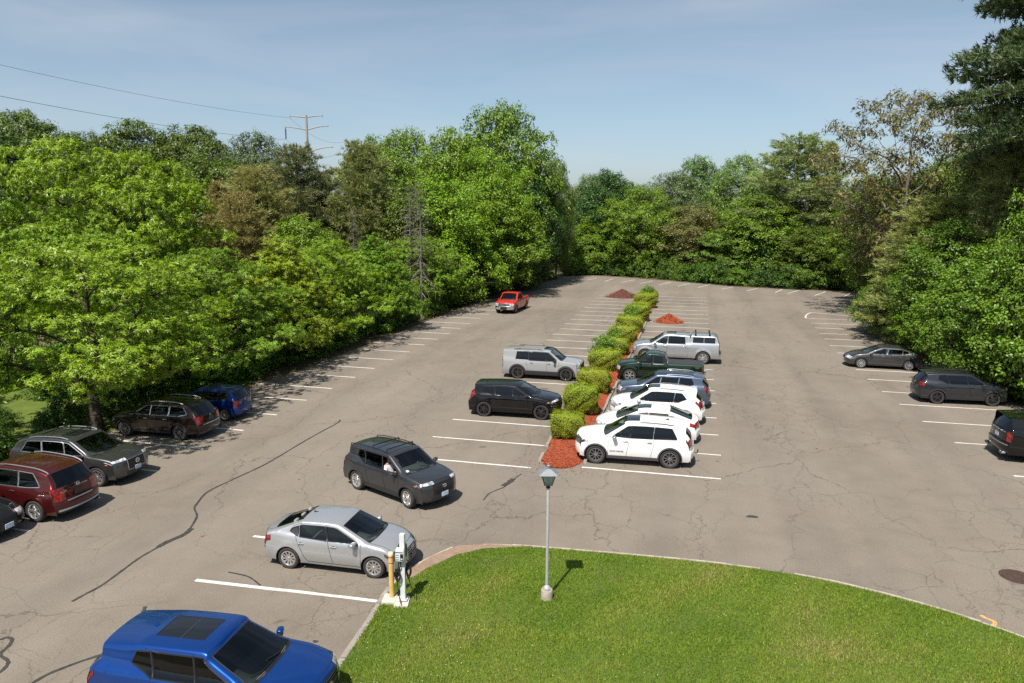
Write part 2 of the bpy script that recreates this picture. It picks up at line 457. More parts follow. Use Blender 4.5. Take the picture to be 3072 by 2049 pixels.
    seal([(-15.28, 19.3), (-15.22, 18.85), (-15.36, 18.3), (-15.4, 17.9)], .17, z=.014)
    seal([(-12.0, 13.3), (-12.63, 13.04), (-13.04, 12.6), (-13.27, 12.24), (-13.43, 11.91), (-13.51, 11.4)], .085)
    seal([(-15.9, 12.75), (-15.63, 12.79), (-15.54, 12.9), (-15.35, 12.86), (-15.2, 12.63), (-15.09, 12.31), (-14.74, 12.17), (-14.59, 12.04), (-14.5, 11.77), (-14.6, 11.5)], .08)
    seal([(-13.35, 14.9), (-13.2, 14.6), (-13.2, 14.3), (-13.1, 14.0)], .09)
    seal([(-12.4, 17.05), (-11.7, 16.95), (-11.1, 16.6)], .05)
    seal([(-6.2, 26.8), (-6.42, 25.9), (-6.5, 25.3), (-6.85, 24.6), (-6.9, 23.9)], .05)
    seal([(-6.38, 26.2), (-6.45, 25.75), (-6.6, 25.4)], .20, z=.014)
    for x, y, r_ in ((-8.35, 14.55, .07), (-8.2, 14.35, .09), (-8.6, 13.9, .05), (-14.2, 24.1, .04)):
        mb = MB(); mb.add([(x + r_ * (1 + .3 * math.sin(3 * a)) * math.cos(a), y + r_ * .8 * math.sin(a), .006) for a in np.linspace(0, 2 * PI, 14, endpoint=False)], [tuple(range(14))]); mb.build('oil_stain', M_TAR, lot)
    def stain(x, y, rx, ry, m, z):
        ph = [rnd.uniform(0, 6.28) for _ in range(3)]; mb = MB()
        mb.add([(x + rx * (1 + .25 * math.sin(2 * a + ph[0]) + .18 * math.sin(5 * a + ph[1]) + .1 * math.sin(9 * a + ph[2])) * math.cos(a), y + ry * (1 + .2 * math.sin(3 * a + ph[1])) * math.sin(a), z) for a in np.linspace(0, 2 * PI, 30, endpoint=False)], [tuple(range(30))])
        mb.build('oil_stain', m, lot)
    stain(2.2, 24.75, .22, .10, M_TAR, .007)
    m_st = noisy('oil_stained_asphalt', [(.35, rgb(.10, .085, .073)), (.65, rgb(.135, .115, .098))], 7)
    for k in range(3, 21):
        for xs_ in ((-1.9, -.6), (-8.6, -7.4)):
            if rnd.random() < .55: stain(rnd.uniform(*xs_), 88.5 - S_ * (k + .5) + rnd.uniform(-.35, .35), rnd.uniform(.12, .34), rnd.uniform(.1, .26), m_st, .006)
    for k in range(14): stain(rnd.uniform(-22.6, -20.8), 34 + k * 2.86 + rnd.uniform(-.4, .4), rnd.uniform(.12, .3), rnd.uniform(.1, .24), m_st, .006)
    for k in range(9): stain(rnd.uniform(12, 14.5), 46.4 + k * 2.95 + rnd.uniform(-.4, .4), rnd.uniform(.12, .3), rnd.uniform(.1, .24), m_st, .006)
    # utility paint mark
    mb = MB(); ribbon(mb, smooth_line([(7.42, 19.75), (7.48, 19.62), (7.62, 19.52), (7.60, 19.36), (7.46, 19.22)], 4), .10, .006); ribbon(mb, [(7.30, 19.27), (7.62, 19.2)], .09, .009); mb.build('painted_mark', M_YPAINT, lot)
    # manhole
    m = tag(empty('manhole_cover', (9.13, 22.26, 0)), 'round rusty iron manhole cover set in the asphalt by the lawn', 'manhole cover')
    mb = MB(); mb.lathe([(.44, .0), (.44, .012), (.40, .016), (.385, .010)], 36); mb.build('frame', M_IRON, m)
    mb = MB(); mb.lathe([(.38, .006), (.38, .014), (.0005, .014)], 36)
    for k in range(24):
        a = 2 * PI * k / 24
        for r_, w_ in ((.33, .045), (.24, .05), (.14, .05)):
            if r_ < .2 and k % 2: continue
            mb.box((r_ * math.cos(a), r_ * math.sin(a), .018), (.06, w_ * .6, .010), rz=a + .4)
    mb.build('lid', M_IRON, m)

LAWN = [(-7.25, 8.0), (-7.30, 12.0), (-7.36, 14.06), (-7.48, 15.89), (-7.60, 17.23), (-7.46, 18.34), (-7.11, 19.24), (-6.64, 20.07), (-5.71, 20.41), (-4.64, 20.58), (-2.93, 20.72), (-0.45, 20.86), (1.48, 20.87), (3.31, 20.72), (4.8, 20.33), (6.15, 19.83), (7.35, 19.2), (8.04, 18.75), (9.2, 17.7), (10.2, 16.3), (11, 14), (11.4, 11), (11.5, 8)]

MOW = (2.2, 15.6)

def build_lawn():
    edge = smooth_line(LAWN, 5)
    # lawn surface: slightly domed sheet over a fine grid
    xs = np.arange(-7.4, 11.6, .25); ys = np.arange(7.8, 21.0, .25)
    inner = []
    P = np.array(edge)
    cx, cy = 1.5, 14
    lawn_pts = [(x + (cx - x) * .004, y + (cy - y) * .012) for x, y in edge]
    lawn = poly_sheet('lawn', lawn_pts, .085, M_LAWN); tag(lawn, kind='structure')
    # dirt strip on the near corner
    dirt = [(-7.50, 17.7), (-7.46, 18.34), (-7.11, 19.24), (-6.64, 20.05), (-5.71, 20.40), (-4.4, 20.58), (-4.8, 20.45), (-5.3, 20.24), (-5.75, 20.1), (-6.1, 19.78), (-6.45, 19.5), (-6.75, 18.95), (-7.0, 18.5), (-7.2, 17.9)]
    tag(poly_sheet('dirt_strip', dirt, .094, M_DIRT), kind='structure')
    # kerb: concrete blocks laid end to end, each a piece
    def kerb(name, pts, w, h, mat, step, skip=0.0, seed=1):
        r = random.Random(seed)
        k = tag(empty(name, (0, 0, 0)), kind='structure')
        P = np.array(pts); d = np.hypot(*np.diff(P, axis=0).T); s = np.concatenate([[0], np.cumsum(d)])
        a = 0
        while a < s[-1] - .1:
            b = min(a + step, s[-1])
            if r.random() >= skip:
                q = [(np.interp(u, s, P[:, 0]), np.interp(u, s, P[:, 1])) for u in (a + .008, (a + b) / 2, b - .008)]
                mb = MB(); n = 3; L = []; R = []
                for i in range(n):
                    p0, p1 = np.array(q[max(i - 1, 0)]), np.array(q[min(i + 1, 2)]); t = (p1 - p0) / (np.hypot(*(p1 - p0)) + 1e-9)
                    jw = w / 2
                    L.append((q[i][0] - t[1] * jw, q[i][1] + t[0] * jw)); R.append((q[i][0] + t[1] * jw, q[i][1] - t[0] * jw))
                hh = h + r.uniform(-.012, .012)
                vs = [(x, y, -.02) for x, y in L] + [(x, y, -.02) for x, y in R] + [(x, y, hh) for x, y in L] + [(x * .96 + l[0] * .04, y * .96 + l[1] * .04, hh) for (x, y), l in zip(R, L)]
                fs = []
                for i in range(2): fs += [(6 + i, 7 + i, 10 + i, 9 + i), (i, i + 1, 7 + i, 6 + i), (4 + i, 3 + i, 9 + i, 10 + i)]
                fs += [(3, 0, 6, 9), (2, 5, 11, 8)]
                mb.add(vs, [f[::-1] for f in fs])
                me = mb.mesh('kerb_stone', mat)
                bm = bmesh.new(); bm.from_mesh(me); bmesh.ops.recalc_face_normals(bm, faces=bm.faces[:]); bm.to_mesh(me); bm.free()
                link(bpy.data.objects.new('kerb_stone', me), k)
            a = b
    i17 = [i for i, p in enumerate(edge) if p[1] > 17.4][0]
    kerb('kerb', edge[:i17], .15, .10, M_KERB, 1.2)
    kerb('low_kerb', edge[i17:], .075, .085, M_KERBPALE, .9, .06, 3)

    # grass blades
    rng = np.random.default_rng(5)
    N = 330000
    x = rng.uniform(-7.6, 10.5, N); y = rng.uniform(9.2, 21.0, N)
    # no more than the camera can see
    ok = in_poly(x, y, lawn_pts) & ~in_poly(x, y, [(a * 1.0, b) for a, b in dirt])
    # keep clear of pads and lamp base
    ok &= ~((np.hypot(x + 3.40, y - 17.72) < .21)) & ~((x > -7.45) & (x < -6.72) & (y > 16.38) & (y < 16.95))
    x = x[ok]; y = y[ok]
    def fbm(x, y, s, seed):
        r = np.random.default_rng(seed); o = np.zeros_like(x); amp = 1
        for k in range(4):
            for j in range(3):
                a = r.uniform(0, 6.28); f = s * 2 ** k * r.uniform(.7, 1.3); o += amp * np.sin((x * math.cos(a) + y * math.sin(a)) * f + r.uniform(0, 6.28)) / 3
            amp *= .6
        return o
    tone = fbm(x, y, .9, 3); tone2 = fbm(x, y, 2.3, 9)
    for mx, my, r1, r2 in ((MOW[0], MOW[1], 1.15, .5), (MOW[0] + 2.6, MOW[1] + .9, 1.3, .6)):
        rr = np.hypot(x - mx, (y - my) * 1.0); tone = tone + .55 * np.exp(-((rr - r1) / .16) ** 2) + .35 * np.exp(-((rr - r2) / .15) ** 2)
    hgt = rng.uniform(.03, .065, len(x)) * (1 + .35 * np.clip(tone2, -1, 1))
    near = np.hypot(x + 3.4, y - 17.72) < .45; hgt[near] *= 1.8
    a = rng.uniform(0, 2 * PI, len(x)); w = rng.uniform(.007, .015, len(x))
    lean = rng.uniform(.1, .9, len(x)) * hgt; la = rng.uniform(0, 2 * PI, len(x))
    V = np.zeros((len(x), 3, 3))
    V[:, 0] = np.stack([x - np.cos(a) * w, y - np.sin(a) * w, np.full(len(x), .086)], 1)
    V[:, 1] = np.stack([x + np.cos(a) * w, y + np.sin(a) * w, np.full(len(x), .086)], 1)
    V[:, 2] = np.stack([x + np.cos(la) * lean, y + np.sin(la) * lean, .086 + hgt], 1)
    me = quick_mesh('grass', V.reshape(-1, 3), np.arange(len(x) * 3).reshape(-1, 3), [grass_mat()])
    at = me.attributes.new('tone', 'FLOAT', 'POINT'); at.data.foreach_set('value', np.repeat(np.clip(.52 + .28 * tone + .13 * tone2 + rng.normal(0, .12, len(x)), 0, 1), 3).astype(np.float32))
    o = link(bpy.data.objects.new('grass', me)); tag(o, 'short mown green grass with dry patches on the lawn', 'grass', kind='stuff')
    # clover and dandelions
    fl = MB(); r = random.Random(8)
    for k in range(150):
        xx, yy = (r.uniform(-7.3, -4.5), r.uniform(10, 17.6)) if k % 3 else (r.uniform(-7, 9), r.uniform(12, 20.4))
        if not in_poly(np.array([xx]), np.array([yy]), lawn_pts)[0]: continue
        if -7.45 < xx < -6.72 and 16.3 < yy < 17: continue
        fl.mi = 1 if k % 14 == 0 else 0
        s = .010 if fl.mi == 0 else .016
        z = .14; fl.add([(xx - s, yy, z), (xx, yy - s, z), (xx + s, yy, z), (xx, yy + s, z), (xx, yy, z + s)], [(0, 1, 4), (1, 2, 4), (2, 3, 4), (3, 0, 4)])
    o = fl.build('lawn_flowers', [simple('clover_white', rgb(.7, .7, .62), .8), simple('dandelion_yellow', rgb(.75, .5, .03), .8)]); tag(o, 'tiny white clover and yellow dandelion heads in the lawn', 'flowers', kind='stuff')

def grass_mat():
    t = NT('grass_blades')
    at = t.n('Attribute'); at.attribute_name = 'tone'
    c = t.ramp(at.outputs['Fac'], [(.06, rgb(.085, .175, .010)), (.40, rgb(.150, .250, .016)), (.62, rgb(.21, .295, .028)), (.82, rgb(.26, .29, .055)), (.98, rgb(.34, .31, .11))])
    p = t.principled(**{'Roughness': .6}); p.inputs['Specular IOR Level'].default_value = .3
    t.l(c.outputs[0], p.inputs['Base Color'])
    tr = t.n('BsdfTranslucent'); t.l(c.outputs[0], tr.inputs['Color'])
    m = t.n('MixShader'); m.inputs[0].default_value = .3; t.l(p.outputs[0], m.inputs[1]); t.l(tr.outputs[0], m.inputs[2]); t.surf(m.outputs[0])
    return t.mat

def build_bed():
    """raised mulch bed down the middle"""
    L = [(-5.72, 28.5), (-5.88, 32), (-6.05, 40), (-6.1, 55), (-6.1, 70), (-6.0, 85.2)]; R = [(-4.25, 85.2), (-4.2, 70), (-4.25, 55), (-4.3, 44), (-4.3, 36), (-4.1, 31), (-4.05, 28.9)]
    end = [(-4.3, 28.2), (-4.6, 27.85), (-5.05, 27.7), (-5.4, 27.85), (-5.62, 28.1)]
    outline = L + R + end
    xs = np.arange(-6.35, -4.0, .12); ys = np.arange(27.6, 85.4, .16)
    r = np.random.default_rng(2)
    bm = bmesh.new(); vm = {}
    for i, x in enumerate(xs):
        for j, y in enumerate(ys):
            xc = (x + 5.2) / 1.05
            z = .13 * max(0, 1 - xc ** 2) + .015 + r.uniform(-.022, .022) + .02 * math.sin(x * 5 + y * 3)
            if y < 29.3: z *= max(.15, (y - 27.5) / 1.8)
            vm[i, j] = bm.verts.new((x, y, max(z, .012)))
    for i in range(len(xs) - 1):
        for j in range(len(ys) - 1):
            c = ((xs[i] + xs[i + 1]) / 2, (ys[j] + ys[j + 1]) / 2)
            if in_poly(np.array([c[0]]), np.array([c[1]]), outline)[0]: bm.faces.new((vm[i, j], vm[i + 1, j], vm[i + 1, j + 1], vm[i, j + 1]))
    bmesh.ops.delete(bm, geom=[v for v in bm.verts if not v.link_faces], context='VERTS')
    me = bpy.data.meshes.new('mulch_bed'); bm.to_mesh(me); bm.free(); me.materials.append(M_MULCH)
    bed = link(bpy.data.objects.new('mulch_bed', me)); tag(bed, kind='structure')
    # loose bark chips
    n = 12000
    y = 27.6 + (r.uniform(0, 1, n) ** 1.8) * 30; x = r.uniform(-6.15, -4.05, n)
    ok = in_poly(x, y, outline); stray = r.uniform(0, 1, n) < .09; x[stray] += r.normal(0, .45, stray.sum()); y[stray] -= abs(r.normal(0, .5, stray.sum())); ok |= stray
    x = x[ok]; y = y[ok]
    z = .13 * np.clip(1 - ((x + 5.2) / 1.05) ** 2, 0, 1) * np.clip((y - 27.5) / 1.8, 0, 1) + .035
    z[(y < 27.6) | (x > -4) | (x < -6.2)] = .012
    o = chips('bark_chips', x, y, z, r, [M_MULCH], (.03, .075)); tag(o, 'loose red bark chips scattered over the mulch bed', 'bark chips', kind='stuff')
    # edging stones on both sides
    rr = random.Random(3)
    for side in (0, 1):
        pts = smooth_line([(-5.80, 28.3), (-5.99, 34), (-6.16, 45), (-6.18, 60), (-6.1, 85)] if side == 0 else [(-3.98, 28.6), (-4.1, 31), (-4.22, 36), (-4.22, 45), (-4.17, 60), (-4.15, 85)], 8)
        P = np.array(pts); s = np.concatenate([[0], np.cumsum(np.hypot(*np.diff(P, axis=0).T))])
        a = 0
        while a < min(s[-1], 40):
            b = a + rr.uniform(.9, 1.5)
            if rr.random() > (.15 if side else .25):
                m = (a + b) / 2; x, y = np.interp(m, s, P[:, 0]), np.interp(m, s, P[:, 1]); q = (np.interp(m + .1, s, P[:, 0]) - x, np.interp(m + .1, s, P[:, 1]) - y)
                mb = MB(); mb.box((x + rr.uniform(-.02, .02), y, .045), (b - a - .03, .13, .11 + rr.uniform(-.03, .03)), rz=math.atan2(q[1], q[0]) + rr.uniform(-.03, .03), taper=.93)
                mb.build('edging_stone', M_KERB, bed)
            a = b

def chips(name, x, y, z, r, mats, size):
    n = len(x); a = r.uniform(0, 2 * PI, n); l = r.uniform(size[0], size[1], n); w = l * r.uniform(.25, .5, n); tl = r.uniform(-.5, .5, n)
    V = np.zeros((n, 4, 3))
    for k, (u, v) in enumerate(((-1, -1), (1, -.7), (1, 1), (-1, .8))):
        V[:, k, 0] = x + (u * l * np.cos(a) - v * w * np.sin(a)) * .5; V[:, k, 1] = y + (u * l * np.sin(a) + v * w * np.cos(a)) * .5; V[:, k, 2] = z + u * tl * l * .5 + r.uniform(0, .01, n)
    return link(bpy.data.objects.new(name, quick_mesh(name, V.reshape(-1, 3), np.arange(n * 4).reshape(-1, 4), mats)))

def mulch_pile(x, y, rx, ry, h, mat, label, seed):
    r = np.random.default_rng(seed)
    mb = MB(); nr, na = 14, 36
    ph = r.uniform(0, 6.28, 6)
    vs = [(0, 0, h)]
    for i in range(1, nr + 1):
        u = i / nr
        for k in range(na):
            a = 2 * PI * k / na
            wob = 1 + .10 * math.sin(2 * a + ph[0]) + .07 * math.sin(3 * a + ph[1]) + .05 * math.sin(5 * a + ph[2])
            zz = h * (1 - u) ** 1.15 * (1 + .22 * math.sin(2 * a + ph[3]) * u) + .07 * h * math.sin(4 * a + 6 * u + ph[4]) + r.uniform(-.045, .045) * (1 if i < nr else 0)
            vs.append((rx * u * wob * math.cos(a), ry * u * wob * math.sin(a), max(zz, .0) if i < nr else -.01))
    fs = [(0, 1 + k, 1 + (k + 1) % na) for k in range(na)]
    for i in range(nr - 1):
        for k in range(na): fs.append((1 + i * na + k, 1 + (i + 1) * na + k, 1 + (i + 1) * na + (k + 1) % na, 1 + i * na + (k + 1) % na))
    mb.add(vs, fs)
    root = tag(empty('mulch_pile', (x, y, 0)), label, 'mulch pile', 'heaps of mulch on the parking bays')
    mb.build('heap', mat, root)
    n = 1400; u = r.uniform(0, 1, n) ** .5; a = r.uniform(0, 6.28, n)
    cx = rx * u * np.cos(a) * 1.12; cy = ry * u * np.sin(a) * 1.12; cz = np.maximum(h * (1 - u) * 1.0 + .02, .012)
    o = chips('loose_chips', cx, cy, cz, r, [mat], (.05, .12)); o.parent = root; o['kind'] = 'stuff'
# ------------------------------------------------------------------ cars
def paint(name, color, metal=0.5, rough=0.32, flake=0.08, dust_amt=0.05):
    t = NT(name)
    co = t.n('TexCoord')
    nz = t.noise(900, 1, vec=co.outputs['Object'])
    d = rgb(*[c * (1 - flake) for c in color[:3]]); u = rgb(*[c * (1 + flake) for c in color[:3]])
    r = t.ramp(nz.outputs['Fac'], [(0.35, d), (0.65, u)])
    dust = t.noise(2.2, 5, vec=co.outputs['Object'])
    dm = t.ramp(dust.outputs['Fac'], [(0.45, rgb(0, 0, 0)), (0.8, rgb(dust_amt, dust_amt, dust_amt))])
    c2 = t.mixc(dm.outputs[0], r.outputs[0], rgb(0.22, 0.2, 0.17))
    p = t.principled(**{'Roughness': rough, 'Metallic': metal, 'Coat Weight': 1.0, 'Coat Roughness': 0.035}); p.inputs['Specular IOR Level'].default_value = 0.08
    t.l(c2, p.inputs['Base Color'])
    rr = t.ramp(dust.outputs['Fac'], [(0.4, rgb(0.02, 0.02, 0.02)), (0.75, rgb(0.06, 0.06, 0.06))])
    t.l(rr.outputs[0], p.inputs['Coat Roughness'])
    t.surf(p.outputs[0])
    return t.mat

def glass_mat(name, tint):
    t = NT(name)
    tr = t.n('BsdfTransparent'); tr.inputs['Color'].default_value = rgb(*tint)
    gl = t.n('BsdfGlossy'); gl.inputs['Roughness'].default_value = 0.015; gl.inputs['Color'].default_value = rgb(0.95, 0.97, 1.0)
    fr = t.n('Fresnel'); fr.inputs['IOR'].default_value = 1.55
    mx = t.n('MixShader')
    t.l(fr.outputs[0], mx.inputs[0]); t.l(tr.outputs[0], mx.inputs[1]); t.l(gl.outputs[0], mx.inputs[2])
    t.surf(mx.outputs[0])
    return t.mat

def lamp_mat(name, color, rough=0.12):
    t = NT(name)
    co = t.n('TexCoord')
    w = t.n('TexVoronoi'); w.inputs['Scale'].default_value = 9.0
    t.l(co.outputs['Object'], w.inputs['Vector'])
    d = rgb(*[c * 0.35 for c in color])
    r = t.ramp(w.outputs['Distance'], [(0.25, rgb(*color)), (0.62, d)])
    p = t.principled(**{'Roughness': rough, 'Coat Weight': 1.0, 'Coat Roughness': 0.02})
    t.l(r.outputs[0], p.inputs['Base Color'])
    t.surf(p.outputs[0])
    return t.mat

M_GLASS = glass_mat('windscreen_glass', (0.60, 0.70, 0.68))
M_GLASS_SIDE = glass_mat('side_glass', (0.42, 0.48, 0.48))
M_GLASS_DARK = glass_mat('privacy_glass', (0.022, 0.026, 0.028))
M_SUNROOF = simple('sunroof_glass', rgb(0.008, 0.010, 0.013), 0.03, 0, 0.6)
M_BLACK = simple('black_trim', rgb(0.012, 0.012, 0.013), 0.35)
M_PLASTIC = simple('black_plastic', rgb(0.030, 0.030, 0.031), 0.6, noise=0.2, nscale=40)
M_GREYPLASTIC = simple('grey_plastic', rgb(0.075, 0.078, 0.082), 0.55, noise=0.15, nscale=30)
M_GAP = simple('panel_gap', rgb(0.006, 0.006, 0.007), 0.7)
M_CHROME = simple('chrome', rgb(0.75, 0.76, 0.78), 0.12, 1.0)
M_SATIN = simple('satin_silver', rgb(0.55, 0.56, 0.58), 0.35, 0.9)
M_TYRE = simple('tyre_rubber', rgb(0.028, 0.027, 0.026), 0.85, noise=0.3, nscale=25)
M_RIM_SILVER = simple('alloy_silver', rgb(0.62, 0.62, 0.63), 0.28, 0.85)
M_RIM_GREY = simple('alloy_grey', rgb(0.30, 0.30, 0.31), 0.32, 0.85)
M_RIM_BLACK = simple('alloy_black', rgb(0.018, 0.018, 0.02), 0.25, 0.3, coat=1.0)
M_BRAKE = simple('brake_disc', rgb(0.05, 0.048, 0.046), 0.5, 0.6)
M_HEAD = lamp_mat('headlamp_lens', (0.62, 0.65, 0.68))
M_HEAD_DARK = lamp_mat('headlamp_dark_lens', (0.10, 0.11, 0.12))
M_AMBER = lamp_mat('amber_lens', (0.75, 0.16, 0.02))
M_TAIL = lamp_mat('tail_lens', (0.42, 0.012, 0.014))
M_TAIL_CLEAR = lamp_mat('clear_tail_lens', (0.6, 0.5, 0.5))
M_SEAT_DARK = simple('seat_dark', rgb(0.075, 0.075, 0.078), 0.7, noise=0.2, nscale=12)
M_SEAT_GREY = simple('seat_grey', rgb(0.24, 0.235, 0.225), 0.8, noise=0.2, nscale=12)
M_SEAT_TAN = simple('seat_tan', rgb(0.26, 0.21, 0.15), 0.7, noise=0.2, nscale=12)
M_DASH = simple('dashboard_plastic', rgb(0.085, 0.088, 0.092), 0.7)
M_PLATE = simple('plate_blue_white', rgb(0.45, 0.58, 0.70), 0.4, noise=0.25, nscale=6)
M_PLATE_DARK = simple('plate_dark', rgb(0.03, 0.03, 0.033), 0.4)
M_STICKER = simple('sticker', rgb(0.55, 0.62, 0.55), 0.6)

def fillet_profile(cp, ds):
    """cp: list of (name, x, z, crown, shift, r). Returns rows (x,z,crown,shift) and {name: row}"""
    P = [np.array(c[1:5], float) for c in cp]; names = [c[0] for c in cp]; R = [c[5] for c in cp]
    rows = [P[0]]; idx = {names[0]: 0}
    def seg_to(q):
        a = rows[-1]; d = np.hypot(*(q[:2] - a[:2]))
        n = max(1, int(math.ceil(d / ds)))
        for k in range(1, n + 1): rows.append(a + (q - a) * k / n)
    for i in range(1, len(P) - 1):
        a, b, c = P[i - 1], P[i], P[i + 1]
        l0 = np.hypot(*(a - b)[:2]); l1 = np.hypot(*(c - b)[:2])
        r = R[i]
        t0 = min(r / max(l0, 1e-6), 0.48); t1 = min(r / max(l1, 1e-6), 0.48)
        p0 = b + (a - b) * t0; p1 = b + (c - b) * t1
        seg_to(p0)
        n = 4 if r > 0.02 else 2
        for k in range(1, n + 1):
            t = k / n
            rows.append(p0 * (1 - t) ** 2 + 2 * b * t * (1 - t) + p1 * t * t)
            if k == n // 2: idx[names[i]] = len(rows) - 1
    seg_to(P[-1]); idx[names[-1]] = len(rows) - 1
    return np.array(rows), idx

def clip_poly(poly, p, n):
    """keep the side where (q - p).n >= 0"""
    out = []
    for i in range(len(poly)):
        a, b = poly[i], poly[(i + 1) % len(poly)]
        da = (a[0] - p[0]) * n[0] + (a[1] - p[1]) * n[1]; db = (b[0] - p[0]) * n[0] + (b[1] - p[1]) * n[1]
        if da >= 0: out.append(a)
        if (da >= 0) != (db >= 0):
            t = da / (da - db); out.append((a[0] + (b[0] - a[0]) * t, a[1] + (b[1] - a[1]) * t))
    return out

def loops_of(edges):
    """ordered vertex loops/chains of a set of (i,j) edges"""
    nb = {}
    for a, b in edges: nb.setdefault(a, []).append(b); nb.setdefault(b, []).append(a)
    seen = set(); res = []
    for s in nb:
        if s in seen: continue
        chain = [s]; seen.add(s); cur = s; closed = False
        while True:
            nx = [q for q in nb[cur] if q not in seen]
            if not nx:
                closed = chain[0] in nb[cur] and len(chain) > 2
                break
            cur = nx[0]; seen.add(cur); chain.append(cur)
        res.append((chain, closed))
    return res

_wheel_cache = {}
def wheel_meshes(r, w, style, rim_mat, nsp):
    key = (round(r, 3), style, rim_mat.name, nsp)
    if key in _wheel_cache: return _wheel_cache[key]
    rr = r * 0.70 if style != 'steel' else r * 0.62
    if style == 'big': rr = r * 0.76
    t = MB()
    h = w / 2
    t.lathe([(rr - .01, -h * .86), (rr + .012, -h * .93), (r * .90, -h), (r * .965, -h * .86), (r, -h * .62), (r, h * .62), (r * .965, h * .86), (r * .90, h), (rr + .012, h * .93), (rr - .01, h * .86)], 40, axis='Y')
    for k in range(44):
        a = 2 * PI * k / 44
        for sy in (-1, 1):
            M = Matrix.Rotation(-a, 3, 'Y')
            t.box(M @ Vector((r + .001, sy * h * .52, 0)), (.008, h * .36, .022), M=M)
    tyre = t.mesh('wheel', M_TYRE, True, 30)
    m = MB(); yo = h * .80
    m.lathe([(rr + .004, yo + .012), (rr - .022, yo + .016), (rr - .035, yo - .01), (rr - .055, -h * .8)], 40, axis='Y')
    m.lathe([(rr + .004, yo + .012), (rr + .004, -h * .8)], 40, axis='Y')
    hub = r * .19
    m.lathe([(0.0005, yo - .002), (hub * .45, yo - .002), (hub * .5, yo - .015), (hub, yo - .018), (hub * 1.05, yo - .06)], 20, axis='Y')
    def spoke(a, w0, w1, r0, r1, y0, y1, skew=0.0):
        q = []
        for rad, ww, yy, sk in ((r0, w0, y0, 0), ((r0 + r1) / 2, (w0 + w1) / 2 * .82, y0 + .008, skew * .5), (r1, w1, y1, skew)):
            aa = a + sk
            d = Vector((math.cos(aa), 0, math.sin(aa))); e = Vector((-math.sin(aa), 0, math.cos(aa)))
            for sgn, dy in ((-1, -.035), (-.8, 0), (.8, 0), (1, -.035)):
                q.append(d * rad + e * (sgn * ww / 2) + Vector((0, yy + dy, 0)))
        fs = []
        for i in range(2):
            for k in range(3): fs.append((i * 4 + k, i * 4 + k + 1, (i + 1) * 4 + k + 1, (i + 1) * 4 + k))
        m.add(q, fs)
    for k in range(nsp):
        a = 2 * PI * k / nsp + PI / 2
        if style == 'twin':
            for s in (-.16, .16): spoke(a + s * 1.2, .034, .034, hub * .8, rr - .02, yo - .02, yo + .004, s * .9)
        elif style == 'star':
            spoke(a, .085, .13, hub * .7, rr - .02, yo - .022, yo + .006)
            spoke(a + PI / nsp, .03, .05, hub * .9, rr - .02, yo - .045, yo - .03)
        elif style == 'swirl':
            spoke(a, .05, .062, hub * .8, rr - .02, yo - .02, yo + .002, .38)
        elif style == 'big':
            spoke(a - .10, .026, .045, hub * .8, rr - .015, yo - .02, yo + .004, -.14)
            spoke(a + .10, .026, .045, hub * .8, rr - .015, yo - .02, yo + .004, .14)
        else:
            spoke(a, .055, .075, hub * .8, rr - .02, yo - .02, yo + .002)
    for k in range(5):
        a = 2 * PI * k / 5
        m.lathe([(.009, 0), (.009, .012), (.0005, .013)], 6, c=(math.cos(a) * hub * .72, yo - .019, math.sin(a) * hub * .72), axis='Y')
    rim = m.mesh('rim', rim_mat, True, 35)
    b = MB()
    b.lathe([(0.0005, yo - .065), (rr * .62, yo - .065), (rr * .62, yo - .09)], 24, axis='Y')
    b.lathe([(rr * .62, yo - .10), (rr - .045, yo - .12)], 24, axis='Y')
    b.box((rr * .5, yo - .055, 0), (rr * .22, .04, rr * .42))
    brake = b.mesh('brake_disc', M_BRAKE, True, 35)
    _wheel_cache[key] = (tyre, rim, brake)
    return _wheel_cache[key]

_seat_cache = {}
def seat_mesh(mat, width=.5):
    k = (mat.name, width)
    if k in _seat_cache: return _seat_cache[k]
    m = MB()
    m.blob((.05, 0, .12), (.54, width, .20), 4, 12, 8)
    M = Matrix.Rotation(math.radians(-18), 3, 'Y')
    m.blob((-.27, 0, .46), (.17, width * .96, .66), 3.6, 12, 8, M)
    n = 1 if width < .8 else 3
    for i in range(n):
        yy = 0 if n == 1 else (i - 1) * width * .33
        m.blob((-.37, yy, .86), (.10, .25, .17), 3.2, 10, 6, M)
    me = m.mesh('seat', mat, True, 50)
    _seat_cache[k] = me
    return me

